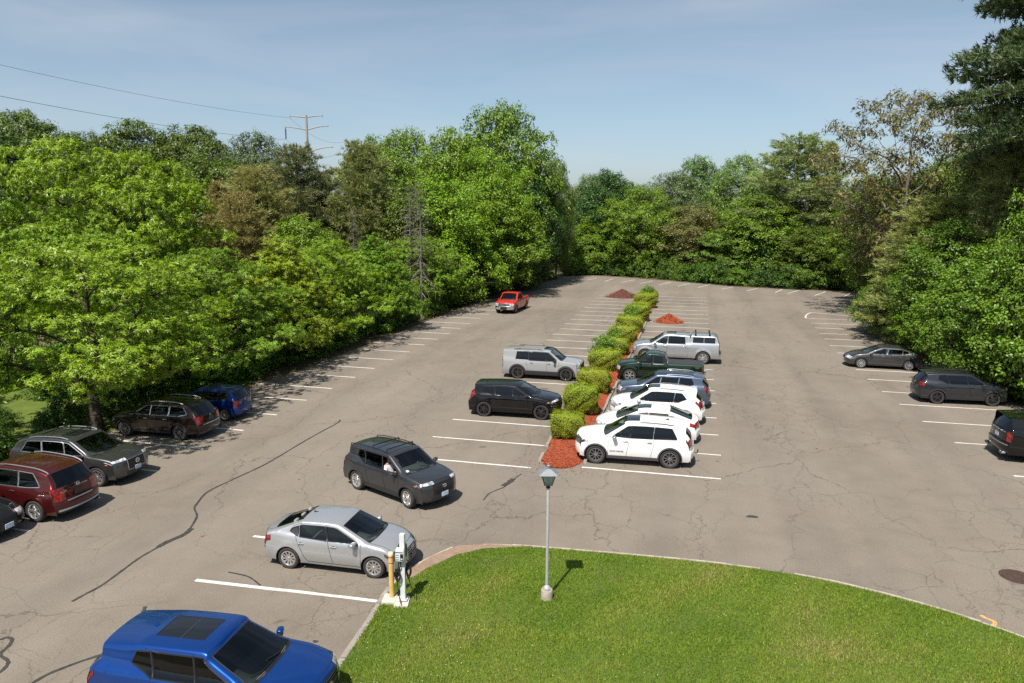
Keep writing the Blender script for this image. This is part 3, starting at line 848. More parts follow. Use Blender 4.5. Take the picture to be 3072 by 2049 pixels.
CARS = {}
def build_car(spec):
    c = spec
    W2 = c['W'] / 2; wb = c['wb']; xw_f, xw_r = wb / 2, -wb / 2
    tr = c.get('tyre', .35); Ra = tr + c.get('arch', .055)
    pm = c['paint']
    fine = c.get('fine', 1.0)
    root = empty(c['name'], c['loc'], c['rz'])
    tag(root, c['label'], c['cat'], c.get('group', 'vehicles parked in the lot'))
    rows, ix = fillet_profile(c['prof'], .075 / fine)
    zl = c['prof'][0][2]
    bx = np.array(c['belt'])[:, 0]; bz = np.array(c['belt'])[:, 1]
    zb0 = np.interp(0, bx, bz); Hr = c['H']
    plx = np.array(c['plan'])[:, 0]; ply = np.array(c['plan'])[:, 1]
    shoulder = c.get('shoulder', .035); tumble = c.get('tumble', .15); taper = c.get('taper', .05)
    crease = c.get('crease', zb0 - .16); ca = c.get('crease_amp', .014)
    flare = c.get('flare', .02)
    xrear = rows[:, 0].min()
    def S(x, z):
        x = np.asarray(x, float); z = np.asarray(z, float)
        pl = np.interp(x, plx, ply)
        t = np.clip((z - zl) / (zb0 - zl), 0, 1.15)
        b = np.where(t < .5, 1 - .075 * (1 - t / .5) ** 2, 1 - .035 * ((t - .5) / .5) ** 2)
        s = W2 * pl * b
        s = s + ca * np.clip(1 - np.abs(z - crease) / .09, 0, 1) * np.clip((1.02 - np.abs(x) / (wb / 2 + .5)) * 4, 0, 1)
        for xw in (xw_f, xw_r):
            d = np.hypot(x - xw, z - tr)
            s = s + flare * np.clip(1 - np.abs(d - Ra - .03) / .14, 0, 1) ** 1.5 * (z < zb0 - .05)
        bl = np.interp(x, bx, bz)
        g = np.clip((z - bl) / (Hr - zb0), 0, 1.2)
        gs = np.clip(g / .14, 0, 1); gs = gs * gs * (3 - 2 * gs)
        tp = taper * np.clip((-x - .2) / (abs(xrear) - .2), 0, 1) ** 1.6
        return s * (1 - gs * shoulder - tumble * g ** 1.15 - tp * np.clip(g * 3, 0, 1))
    NT_ = int(c.get('nt', 11)); NF = 4; NSd = int(c.get('ns', 16))
    vt = np.linspace(0, 1, NT_)
    nrow = len(rows)
    # grid half: columns 0..NT_-1 top, NF fillet, NSd side, 2 bottom
    half = []
    tags = ['t'] * NT_ + ['f'] * NF + ['s'] * NSd + ['b'] * 2
    Ex = []; Ez = []
    for (x, z, cr, sh) in rows:
        xe = x + sh; ze = max(z - cr, zl)
        ye = float(S(xe, ze)); hgt = ze - zl
        rf = min(c.get('rf', .07), .42 * hgt)
        kv = max(0.0, 1 - rf / max(ye, .05) * .8)
        v = vt * kv
        top = np.stack([x + sh * v ** 3, v * ye, z - (z - ze) * v ** 2.2], 1)
        zs0 = ze - rf
        corner = np.array([xe, ye, ze]); st = np.array([xe, float(S(xe, zs0)), zs0])
        fil = []
        for k in range(1, NF + 1):
            t = k / (NF + 1)
            fil.append(top[-1] * (1 - t) ** 2 + 2 * corner * t * (1 - t) + st * t * t)
        zz = np.linspace(zs0, zl, NSd)
        sd = np.stack([np.full(NSd, xe), S(np.full(NSd, xe), zz), zz], 1)
        yb = sd[-1, 1]
        bot = np.array([[xe, max(yb - .30, yb * .4), zl], [xe, 0, zl]])
        half.append(np.concatenate([top, fil, sd, bot]))
        Ex.append(xe); Ez.append(ze)
    G = np.array(half); NC = G.shape[1]
    Ex = np.array(Ex); Ez = np.array(Ez)
    # full ring: mirrored
    bm = bmesh.new()
    lay = bm.faces.layers.int.new('reg')
    vg = {}
    for i in range(nrow):
        for j in range(NC):
            p = G[i, j]
            a = bm.verts.new(p); vg[i, j, 1] = a
            if j == 0 or j == NC - 1: vg[i, j, -1] = a
            else: vg[i, j, -1] = bm.verts.new((p[0], -p[1], p[2]))
    # regions in station x column space
    regs = c['regions'](ix)
    names = []
    def region_of(i, tagc, frac):
        for k, rg in enumerate(regs):
            for (sheet, s0, s1, f0, f1) in rg['rects']:
                if sheet == tagc and s0 <= i < s1 and f0 <= frac < f1: return k + 1
        return 0
    for i in range(nrow - 1):
        for j in range(NC - 1):
            tg = tags[j + 1] if tags[j] != tags[j + 1] else tags[j]
            if tg == 't': fr = (j + .5) / (NT_ - 1)
            elif tg == 'f': fr = 1.0
            elif tg == 's': fr = (j - NT_ - NF + .5) / (NSd - 1)
            else: fr = 0
            tg2 = 't' if tg == 'f' else tg
            xm = (G[i, j, 0] + G[i + 1, j, 0]) / 2
            if tg == 'b' and j == NC - 3:
                if min(abs(xm - xw_f), abs(xm - xw_r)) < Ra: continue
            k = region_of(i, tg2, fr)
            if k and regs[k - 1].get('delete'): continue
            for s in (1, -1):
                q = [vg[i, j, s], vg[i + 1, j, s], vg[i + 1, j + 1, s], vg[i, j + 1, s]]
                if s == 1: q = q[::-1]
                q2 = []
                for v_ in q:
                    if v_ not in q2: q2.append(v_)
                if len(q2) < 3: continue
                try: f = bm.faces.new(q2)
                except ValueError: continue
                f[lay] = k
                f.smooth = True
                f.tag = (tg == 's' or tg == 'f')
    bm.normal_update()
    if bm.faces and sum(f.calc_center_median().z * f.normal.z * f.calc_area() for f in bm.faces) < 0:
        for f in bm.faces: f.normal_flip()
    SIDE = 1000
    lay2 = bm.faces.layers.int.new('side')
    for f in bm.faces: f[lay2] = 1 if f.tag else 0

    def extract(faces):
        vs = {}; V = []; F = []
        for f in faces:
            q = []
            for v_ in f.verts:
                k = vs.get(v_)
                if k is None: k = vs[v_] = len(V); V.append(v_.co.copy())
                q.append(k)
            F.append(tuple(q))
        return V, F
    def panel(name, V, F, mats, bead=None, parent=root, bead_mat=1):
        """mesh part from V,F with an optional seam bead round its open edge"""
        mb = MB(); mb.add(V, F)
        if bead:
            cnt = {}
            for f in F:
                for a, b in zip(f, f[1:] + f[:1]):
                    e = (min(a, b), max(a, b)); cnt[e] = cnt.get(e, 0) + 1
            for chain, closed in loops_of([e for e, n in cnt.items() if n == 1]):
                if len(chain) < 4: continue
                pts = [V[chain[0]]]
                for k in chain[1:]:
                    if (V[k] - pts[-1]).length > .012: pts.append(V[k])
                if len(pts) < 3: continue
                mb.mi = bead_mat
                mb.tube(pts, bead, 4, caps=False, closed=closed)
                mb.mi = 0
        return mb.build(name, mats, parent, True, 36)

    def cut(poly, side_only=True):
        xs = [p[0] for p in poly]; zs = [p[1] for p in poly]
        x0, x1, z0, z1 = min(xs) - .02, max(xs) + .02, min(zs) - .02, max(zs) + .02
        fs = []
        for f in bm.faces:
            if f[lay2] == 0 or f[lay]: continue
            fx = [v_.co.x for v_ in f.verts]
            if max(fx) < x0 or min(fx) > x1: continue
            fz = [v_.co.z for v_ in f.verts]
            if max(fz) < z0 or min(fz) > z1: continue
            fs.append(f)
        for a, b in zip(poly, poly[1:] + poly[:1]):
            d = (b[0] - a[0], b[1] - a[1])
            if math.hypot(*d) < 1e-4: continue
            ge = set(fs)
            for f in fs: ge.update(f.edges); ge.update(f.verts)
            r = bmesh.ops.bisect_plane(bm, geom=list(ge), dist=1e-4, plane_co=(a[0], 0, a[1]), plane_no=(d[1], 0, -d[0]))
            fs = [g for g in r['geom'] if isinstance(g, bmesh.types.BMFace)]
        res = {1: [], -1: []}
        if not fs: return res
        cen = np.array([f.calc_center_median()[:] for f in fs])
        ins = in_poly(cen[:, 0], cen[:, 2], poly)
        for f, k, cc in zip(fs, ins, cen):
            if k: res[1 if cc[1] > 0 else -1].append(f)
        return res
    def take(fs):
        V, F = extract(fs)
        bmesh.ops.delete(bm, geom=fs, context='FACES_ONLY')
        return V, F

    # wheel arches
    for xw in (xw_f, xw_r):
        n = 22
        R1 = c.get('trim_r', 0)
        if R1:
            pol = [(xw + (Ra + R1) * math.cos(2 * PI * k / n), tr + (Ra + R1) * math.sin(2 * PI * k / n)) for k in range(n)]
        pol0 = [(xw + Ra * math.cos(2 * PI * k / n), tr + Ra * math.sin(2 * PI * k / n)) for k in range(n)]
        r = cut(pol0); bmesh.ops.delete(bm, geom=r[1] + r[-1], context='FACES_ONLY')
        if R1:
            r = cut(pol)
            for s in (1, -1):
                if r[s]:
                    V, F = take(r[s])
                    V = [v_ + Vector((0, s * .010, 0)) for v_ in V]
                    panel('wheel_arch_trim', V, F, [c.get('trim', M_PLASTIC), M_GAP], .006, bead_mat=0)
        # liners
        for s in (1, -1):
            mb = MB(); yo = float(S(xw, tr + Ra)) - .012; yi = yo - .34
            arc = [(xw + (Ra + .004) * math.cos(a), tr + (Ra + .004) * math.sin(a)) for a in np.linspace(-.35, PI + .35, 18)]
            arc = [(x, max(z, zl - .0)) for x, z in arc]
            vs = [(x, s * yo, z) for x, z in arc] + [(x, s * yi, z) for x, z in arc]
            m_ = len(arc)
            mb.add(vs, [(k, k + 1, m_ + k + 1, m_ + k) for k in range(m_ - 1)] + [tuple(range(m_, 2 * m_))])
            mb.build('wheel_well', M_GAP, root)

    # sill cladding
    if c.get('sill'):
        zs = c['sill']
        r = cut([(xw_r + Ra * .8, zl - .05), (xw_f - Ra * .8, zl - .05), (xw_f - Ra * .8, zs), (xw_r + Ra * .8, zs)])
        for s in (1, -1):
            if r[s]:
                V, F = take(r[s]); V = [v_ + Vector((0, s * .008, 0)) for v_ in V]
                panel('side_skirt', V, F, [c.get('trim', M_PLASTIC)])

    # curve of the roof edge, for windows and doors
    i0, i1 = ix[c.get('glass_rear', 'rgb')], ix['wsb']
    ex = Ex[i0:i1 + 1]; ez = Ez[i0:i1 + 1]
    def offset_edge(d):
        tx = np.gradient(ex); tz = np.gradient(ez); L = np.hypot(tx, tz) + 1e-9
        nx, nz = tz / L, -tx / L
        return [(float(x), float(z)) for x, z in zip(ex + nx * d, ez + nz * d)]
    def band(d, low, step=5):
        E = offset_edge(d)
        E = E[::max(1, len(E) // 26)] + [E[-1]]
        mono = [E[0]]
        for q in E[1:]:
            if q[0] > mono[-1][0] + .01: mono.append(q)
        E = mono
        poly = E[::-1] + [(E[0][0], low), ]
        poly = [(E[-1][0], low)] + E[::-1] + [(E[0][0], low)]
        return poly
    def side_cut_lines(poly, r0, r1):
        (xb, xt) = r0
        n = np.array([Hr - zb0, -(xt - xb)], float); poly = clip_poly(poly, (xb, zb0), n)
        (xb, xt) = r1
        n = np.array([-(Hr - zb0), (xt - xb)], float); poly = clip_poly(poly, (xb, zb0), n)
        return poly
    def simplify(poly, tol=.006):
        out = list(poly); ch = True
        while ch and len(out) > 4:
            ch = False
            for i in range(len(out)):
                a, b, d = out[i - 1], out[i], out[(i + 1) % len(out)]
                L = math.hypot(d[0] - a[0], d[1] - a[1]) + 1e-9
                h = abs((d[0] - a[0]) * (a[1] - b[1]) - (a[0] - b[0]) * (d[1] - a[1])) / L
                if h < tol or math.hypot(b[0] - a[0], b[1] - a[1]) < .004:
                    out.pop(i); ch = True; break
        return out
    def belt_clip(poly, dz):
        # cut along the belt line in a few straight pieces
        xs = [p[0] for p in poly]; a, b = min(xs), max(xs)
        za, zb = np.interp(a, bx, bz) + dz, np.interp(b, bx, bz) + dz
        return clip_poly(poly, (a, za), (-(zb - za), b - a))
    trim_m = c.get('window_trim', M_BLACK)
    for wi, wd in enumerate(c['windows']):
        poly = band(c.get('rail', .085), zb0 - .3)
        poly = side_cut_lines(poly, wd['r'], wd['f'])
        if not poly: continue
        poly = belt_clip(poly, wd.get('dz', .02))
        if wd.get('kick'):
            (kx, kz, ax, az) = wd['kick']; poly = clip_poly(poly, (kx, kz), (-(az - kz), ax - kx))
        poly = simplify(poly)
        if len(poly) < 3: continue
        r = cut(poly)
        for s in (1, -1):
            if r[s]:
                V, F = take(r[s])
                if wi == 0 and s == -1 and c.get('open_front'): continue    # rolled down
                panel('side_window', V, F, [wd['mat'], trim_m], c.get('bead', .016))
    for dr in c['doors']:
        poly = band(c.get('rail', .085) - .05, c.get('door_low', .34))
        poly = side_cut_lines(poly, dr['r'], dr['f'])
        if dr.get('arch'):
            xw, ang = dr['arch']
            n = (math.cos(ang), math.sin(ang)); R = Ra + .085
            poly = clip_poly(poly, (xw + n[0] * R, tr + n[1] * R), n)
        if dr.get('top'):
            poly = clip_poly(poly, (0, dr['top']), (0, -1))
        poly = simplify(poly)
        r = cut(poly)
        for s in (1, -1):
            if not r[s]: continue
            V, F = take(r[s])
            d = panel('door', V, F, [pm, M_GAP], .0065)
            hx = dr.get('hx', None)
            if hx is not None:
                hz = dr.get('hz', zb0 - .115); hy = float(S(hx, hz))
                mb = MB(); mb.blob((hx, s * (hy + .022), hz), (.20, .022, .028), 4, 10, 6)
                for e in (-.085, .085): mb.box((hx + e, s * (hy + .008), hz), (.02, .03, .022))
                mb.mi = 1; mb.blob((hx, s * (hy - .012), hz), (.13, .045, .05), 2.5, 10, 6)
                mb.build('handle', [c.get('handle_mat', pm), M_GAP], d, True)
    # fuel lid
    # top-sheet regions
    for k, rg in enumerate(regs):
        fs = [f for f in bm.faces if f[lay] == k + 1]
        if not fs: continue
        split = rg.get('split')
        groups = [fs]
        if split: groups = [[f for f in fs if f.calc_center_median().y > 0], [f for f in fs if f.calc_center_median().y < 0]]
        for g in groups:
            if not g: continue
            V, F = take(g)
            mt = rg['mat'] if rg['mat'] else pm
            if rg.get('push'):
                # move along +-x / z slightly
                V = [v_ + Vector(rg['push']) for v_ in V]
            panel(rg['name'], V, F, [mt, rg.get('seam', M_GAP)], rg.get('bead', .006))
    # what is left is the body shell
    bmesh.ops.delete(bm, geom=[v_ for v_ in bm.verts if not v_.link_faces], context='VERTS')
    V, F = extract(list(bm.faces))
    bm.free()
    panel('body', V, F, [pm])

    # helper: point on the top sheet
    def top_pt(i, v, lift=0.0):
        x, z, cr, sh = rows[int(i)]
        xe = x + sh; ze = z - cr; ye = float(S(xe, ze))
        p = Vector((x + sh * abs(v) ** 3, v * ye, z - cr * abs(v) ** 2.2))
        j = min(int(i) + 1, nrow - 1); h = max(int(i) - 1, 0)
        t = Vector((rows[j][0] - rows[h][0], 0, rows[j][1] - rows[h][1])).normalized()
        n = Vector((-t.z, 0, t.x))
        return p + n * lift
    c['_top'] = top_pt; c['_S'] = S; c['_ix'] = ix; c['_rows'] = rows; c['_root'] = root

    # wheels
    ty, rm, bk = wheel_meshes(tr, c.get('tw', .235), c.get('rim', 'plain'), c.get('rim_mat', M_RIM_SILVER), c.get('spokes', 5))
    steer = c.get('steer', 0.0)
    for xw in (xw_f, xw_r):
        for s in (1, -1):
            yw = float(S(xw, tr + Ra)) - c.get('tw', .235) / 2 - .018
            w = link(bpy.data.objects.new('wheel', ty), root)
            w.location = (xw, s * yw, tr)
            w.rotation_euler = (0, random.uniform(0, 6.28), (0 if s > 0 else PI) + (steer if xw > 0 else 0))
            w.rotation_mode = 'ZYX' if False else 'XYZ'
            link(bpy.data.objects.new('rim', rm), w)
            link(bpy.data.objects.new('brake_disc', bk), w)

    # mirrors
    xm = c.get('mirror', None)
    if xm is not None:
        zmr = np.interp(xm, bx, bz)
        for s in (1, -1):
            ys = float(S(xm, zmr))
            mb = MB()
            M = Matrix.Rotation(s * math.radians(12), 3, 'Z')
            mb.blob((xm - .01, s * (ys + .13), zmr + .065), (.14, .235, .125), 3.4, 14, 10, M)
            mb.mi = 1
            mb.blob((xm + .03, s * (ys + .03), zmr + .035), (.13, .17, .07), 2.8, 10, 6)
            o = mb.build('side_mirror', [c.get('mirror_mat', pm), M_BLACK], root, True, 50)
            g = MB(); g.blob((xm - .08, s * (ys + .133), zmr + .065), (.012, .18, .09), 4, 12, 6, M)
            g.build('mirror_glass', M_CHROME, o, True)

    # interior
    sm = c.get('seat', M_SEAT_DARK)
    fl = MB(); xi0, xi1 = ix.get('floor_rear', None), None
    xa = c.get('cabin', (xw_r - .25, xw_f - .45))
    fl.box(((xa[0] + xa[1]) / 2, 0, .46), (xa[1] - xa[0], c['W'] * .84, .06))
    fl.build('cabin_floor', M_DASH, root)
    wsb = rows[ix['wsb']]
    dm = MB(); dm.blob((wsb[0] - .30, 0, wsb[1] - .13), (.75, c['W'] * .80, .30), 4, 16, 8)
    dm.build('dashboard', M_DASH, root, True)
    sx = c.get('seat_x', wsb[0] - 1.08)
    for s in (1, -1):
        o = link(bpy.data.objects.new('seat', seat_mesh(sm)), root); o.location = (sx, s * c['W'] * .20, .52 + c.get('seat_dz', 0))
    if c.get('rear_seat', True):
        o = link(bpy.data.objects.new('seat', seat_mesh(sm, 1.3)), root); o.location = (sx - .92, 0, .53 + c.get('seat_dz', 0))
    st = MB()
    a = math.radians(62); cx, cz = wsb[0] - .62, wsb[1] - .08
    ring = [(cx + .18 * math.cos(t) * math.cos(a), c['W'] * .20 + .18 * math.sin(t), cz + .18 * math.cos(t) * math.sin(a)) for t in np.linspace(0, 2 * PI, 20, endpoint=False)]
    st.tube(ring, .016, 6, closed=True)
    st.tube([(cx, c['W'] * .20 - .17, cz), (cx, c['W'] * .20 + .17, cz)], .02, 6)
    st.tube([(cx, c['W'] * .20, cz), (cx + .25, c['W'] * .20, cz - .12)], .03, 6)
    st.build('steering_wheel', M_BLACK, root, True)

    # wipers
    for k, (v0, v1) in enumerate(((-.05, .62), (-.70, -.06))):
        mb = MB(); i0 = ix['wsb'] - 1; i2 = max(ix['wsb'] - 3, 0)
        pts = [top_pt(i0, v1, .02), top_pt(i0 - .0, (v0 + v1) / 2, .028), top_pt(i2, v0, .02)]
        mb.tube(pts, .009, 5)
        mb.build('wiper', M_BLACK, root)

    # roof rails
    for rl in c.get('rails', []):
        ia, ib = ix[rl[0]], ix[rl[1]]
        if ia > ib: ia, ib = ib, ia
        for s in (1, -1):
            mb = MB(); pts = []
            n = ib - ia
            for i in range(ia, ib + 1):
                u = (i - ia) / n
                lift = rl[2] * min(1, min(u, 1 - u) * 7)
                pts.append(top_pt(i, s * rl[3], .012 + lift))
            mb.tube(pts, rl[4], 6)
            mb.build('roof_rail', rl[5], root, True)
    for xb in c.get('crossbars', []):
        i = int(np.argmin(np.abs(rows[:, 0] - xb) + (rows[:, 1] < Hr - .2) * 9))
        mb = MB(); pts = [top_pt(i, v, .085 - .0 * abs(v)) for v in np.linspace(-.84, .84, 9)]
        pts = [Vector((p.x, p.y, pts[4].z if False else Hr + .055)) for p in pts]
        pts = [top_pt(i, -.86, .02)] + pts + [top_pt(i, .86, .02)]
        mb.tube(pts, .022, 6); mb.build('crossbar', c.get('crossbar_mat', M_BLACK), root, True)
    if c.get('fin') is not None:
        i = int(np.argmin(np.abs(rows[:, 0] - c['fin']) + (rows[:, 1] < Hr - .2) * 9)); p = top_pt(i, 0)
        mb = MB(); mb.add([p + Vector(q) for q in ((.10, 0, -.01), (-.09, .03, -.01), (-.09, -.03, -.01), (-.07, 0, .07), (-.02, .012, .045), (-.02, -.012, .045))],
                          [(0, 4, 5), (0, 1, 4), (0, 5, 2), (4, 3, 5), (1, 3, 4), (5, 3, 2), (1, 2, 3)])
        mb.build('antenna', c.get('fin_mat', pm), root, True, 30)
    return root

def rect(sheet, s0, s1, f0, f1): return (sheet, s0, s1, f0, f1)

def face_plate(c, front, z, mat, w=.30, h=.15, off=.02):
    rows = c['_rows']; n = len(rows)
    rng = range(n // 2, n) if front else range(0, n // 2)
    i = min(rng, key=lambda k: abs(rows[k][1] - z) + (0.0 if (abs(rows[k][0]) > c['wb'] / 2 + .5) else 5))
    x = rows[i][0] + (off if front else -off)
    mb = MB(); mb.box((x, 0, z), (.02, w, h))
    return mb.build('licence_plate', mat, c['_root'])

def emblem_ring(c, front, z, r, mat, kind='ring', off=.025, y=0):
    rows = c['_rows']; n = len(rows)
    rng = range(n // 2, n) if front else range(0, n // 2)
    i = min(rng, key=lambda k: abs(rows[k][1] - z) + (0.0 if (abs(rows[k][0]) > c['wb'] / 2 + .3) else 5))
    x = rows[i][0] + (off if front else -off)
    mb = MB()
    if kind in ('ring', 'ovals', 'star', 'caliper', 'slant'):
        e = 1.35 if kind in ('ovals', 'slant') else 1.0
        mb.tube([(x, y + r * e * math.cos(a), z + r * math.sin(a)) for a in np.linspace(0, 2 * PI, 20, endpoint=False)], r * .14, 6, closed=True)
    if kind == 'ovals':
        mb.tube([(x, y + r * .45 * math.cos(a), z + r * math.sin(a) * .95) for a in np.linspace(0, 2 * PI, 16, endpoint=False)], r * .12, 5, closed=True)
        mb.tube([(x, y + r * .95 * math.cos(a), z + r * .5 + r * .35 * math.sin(a)) for a in np.linspace(0, 2 * PI, 16, endpoint=False)], r * .12, 5, closed=True)
    if kind == 'star':
        for a in (PI / 2, PI / 2 + 2.094, PI / 2 + 4.189): mb.tube([(x, y, z), (x, y + r * math.cos(a), z + r * math.sin(a))], [r * .2, r * .07], 5)
    if kind == 'caliper':
        for s in (-1, 1): mb.tube([(x, y + s * r * .12, z + r * .75), (x, y + s * r * .62, z - r * .7)], r * .13, 5)
        mb.tube([(x, y - r * .3, z + r * .05), (x, y + r * .3, z + r * .05)], r * .1, 5)
    if kind == 'slant':
        for s in (-1, 1): mb.tube([(x, y + s * r * .55 - .1 * r, z - r * .6), (x, y + s * r * .55 + .1 * r, z + r * .6)], r * .12, 5)
        mb.tube([(x, y - r * .5, z - r * .1), (x, y + r * .5, z + r * .1)], r * .12, 5)
    if kind == 'bowtie':
        mb.box((x, y, z), (.015, r * 2.4, r * .55)); mb.box((x, y, z), (.016, r * .9, r * 1.0))
    if kind == 'bar':
        mb.box((x, y, z), (.012, r * 2, r * .5))
    return mb.build('emblem', mat, c['_root'], True)

def lettering(c, text, loc, size, rot, mat, name='lettering', parent=None, extrude=.003):
    cu = bpy.data.curves.new(name, 'FONT')
    cu.body = text; cu.size = size; cu.extrude = extrude; cu.align_x = 'CENTER'; cu.align_y = 'CENTER'
    cu.resolution_u = 2
    cu.materials.append(mat)
    tmp = link(bpy.data.objects.new(name, cu))
    me = bpy.data.meshes.new_from_object(tmp.evaluated_get(bpy.context.evaluated_depsgraph_get()))
    bpy.data.objects.remove(tmp); me.name = name
    o = link(bpy.data.objects.new(name, me), parent)
    o.location = loc; o.rotation_euler = rot
    return o
# ------------------------------------------------------------------ the vehicles
def wagon_prof(L, fo, wb, zl, d):
    """profile of a two-box body, rear to front. d: shape numbers"""
    xf = wb / 2 + fo; xr = xf - L
    g = d.get
    p = [('rb', xr + .14, zl, 0, .12, 0),
         ('rlow', xr + .035, zl + .13, 0, .15, .05),
         ('rbump', xr, .56, 0, .18, .08),
         ('rbt', xr + .02, g('zbt', .70), .005, .17, .04),
         ('tg', xr + .075, g('zbt', .70) + .05, .005, .15, .03),
         ('tl', xr + g('tgx', .10), g('ztl', .86), .005, .14, .06)]
    if 'deck' in d: p.append(('tlt', xr + d['deck'][0], d['deck'][1], .012, .17, .05))
    p += [
         ('rgb', xr + g('rgb_x', .16), g('rgb_z', 1.10), .01, .14, .05),
         ('rgt', xr + g('rgt_x', .42), g('rgt_z', 1.52), .02, .08, .03)]
    if 'spo' in d: p.append(('spo', xr + d['spo'][0], d['spo'][1], .03, .05, .025))
    H = g('H', 1.68)
    rx = g('roof', [(-1.0, H - .02), (-.2, H), (.3, H - .015)])
    for k, (x, z) in enumerate(rx): p.append(('roof%d' % k, x, z, .05, 0, .35))
    p += [('wst', g('wst_x', .62), g('wst_z', H - .06), .05, -.06, .16),
          ('wsb', g('wsb_x', 1.42), g('wsb_z', 1.10), .03, -.17, .10),
          ('hoodm', (g('wsb_x', 1.42) + xf) / 2, g('hood_z', 1.06), .045, -.15, .5),
          ('lead', xf - g('lead_x', .16), g('lead_z', .92), .055, -.22, .09),
          ('grt', xf - g('grt_x', .06), g('grt_z', .83), .04, -.25, .05),
          ('grm', xf - .02, g('grm_z', .70), .025, -.26, .08),
          ('grb', xf, g('grb_z', .56), .012, -.26, .08),
          ('flow', xf - .03, g('flow_z', .36), 0, -.24, .06),
          ('fb', xf - .16, zl, 0, -.20, 0)]
    return p, xf, xr

def std_regions(o):
    def f(ix):
        R = []
        add = lambda name, mat, rects, **k: R.append(dict(name=name, mat=mat, rects=rects, **k))
        a, b = ix['wst'], ix['wsb']
        add('windshield', o.get('ws_mat', M_GLASS), [rect('t', a, b - 0, 0, o.get('ws_v', .90))], bead=.014)
        if 'rgt' in ix and o.get('rear_glass', True):
            add('rear_window', o.get('rg_mat', M_GLASS_DARK), [rect('t', ix['rgb'], ix['rgt'], 0, o.get('rg_v', .86))], bead=.012)
        if o.get('sunroof'):
            s0, s1 = o['sunroof']; add('sunroof', M_SUNROOF, [rect('t', ix[s0], ix[s1], 0, o.get('sr_v', .62))], bead=.007)
        add('cowl', M_BLACK, [rect('t', b, b + 1, 0, .93)], bead=None)
        hl = o.get('hl', .60)
        kk = o.get('hl_back', 2)
        ls, le = ix['lead'] + o.get('hl_s', 0), ix[o.get('hl_end', 'grm')]
        add('headlight', o.get('hl_mat', M_HEAD), [rect('t', ls, le, hl, 1.1), rect('s', ls - kk, le, 0, o.get('hl_side', .16))], split=True, bead=.008)
        add('grille', o.get('gr_mat', M_BLACK), [rect('t', ix[o.get('gr_s', 'grt')], ix[o.get('gr_e', 'grb')], 0, o.get('gr_v', .52))], bead=.012, seam=o.get('gr_seam', M_GAP))
        add('hood', None, [rect('t', b + 1, ix['lead'] + o.get('hood_e', 0), 0, o.get('hood_v', .88))], bead=.006)
        add('lower_grille', M_PLASTIC, [rect('t', ix['grb'] + 1, ix['flow'], 0, o.get('lg_v', .62))], bead=None)
        add('front_bumper_lip', o.get('low_mat', M_PLASTIC), [rect('t', ix['flow'], ix['fb'] + 1, 0, 1.1), rect('s', ix['flow'] , ix['fb'] + 1, 0, 1.1)], bead=None)
        # rear
        tls, tle = ix[o.get('tl_s', 'tl')], ix[o.get('tl_e', 'rgb')]
        add('taillight', o.get('tl_mat', M_TAIL), [rect('t', tls, tle, o.get('tl_v', .62), 1.1), rect('s', tls, tle + o.get('tl_fwd', 3), 0, o.get('tl_side', .15))], split=True, bead=.008)
        add('tailgate', None, [rect('t', ix['tg'], ix['rgb'], 0, o.get('tg_v', .90))], bead=.007)
        add('rear_bumper_lip', o.get('low_mat', M_PLASTIC), [rect('t', 0, ix[o.get('rlow', 'rlow')], 0, 1.1), rect('s', 0, ix[o.get('rlow', 'rlow')], 0, 1.1)], bead=None)
        return R
    return f

def plan_of(xr, xf, nose=.90, tail=.93):
    return [(xr - .2, tail - .03), (xr + .25, tail), (xr + .8, .985), (-.6, 1.0), (.6, 1.0), (xf - .9, .985), (xf - .45, nose + .03), (xf + .2, nose - .04)]

def three_windows(front, bpil, cpil, dpil, mats, kick=None, dz=.02):
    """pillars as (x at belt, x at roof, half width)"""
    w = []
    b, c = (bpil[0], bpil[1], .013), (cpil[0], cpil[1], min(cpil[2], .018))
    w.append(dict(r=(b[0] + b[2], b[1] + b[2]), f=front, mat=mats[0], dz=dz))
    w.append(dict(r=(c[0] + c[2], c[1] + c[2]), f=(b[0] - b[2], b[1] - b[2]), mat=mats[1], dz=dz))
    if dpil: w.append(dict(r=dpil, f=(c[0] - c[2], c[1] - c[2]), mat=mats[1], dz=dz, **({'kick': kick} if kick else {})))
    return w

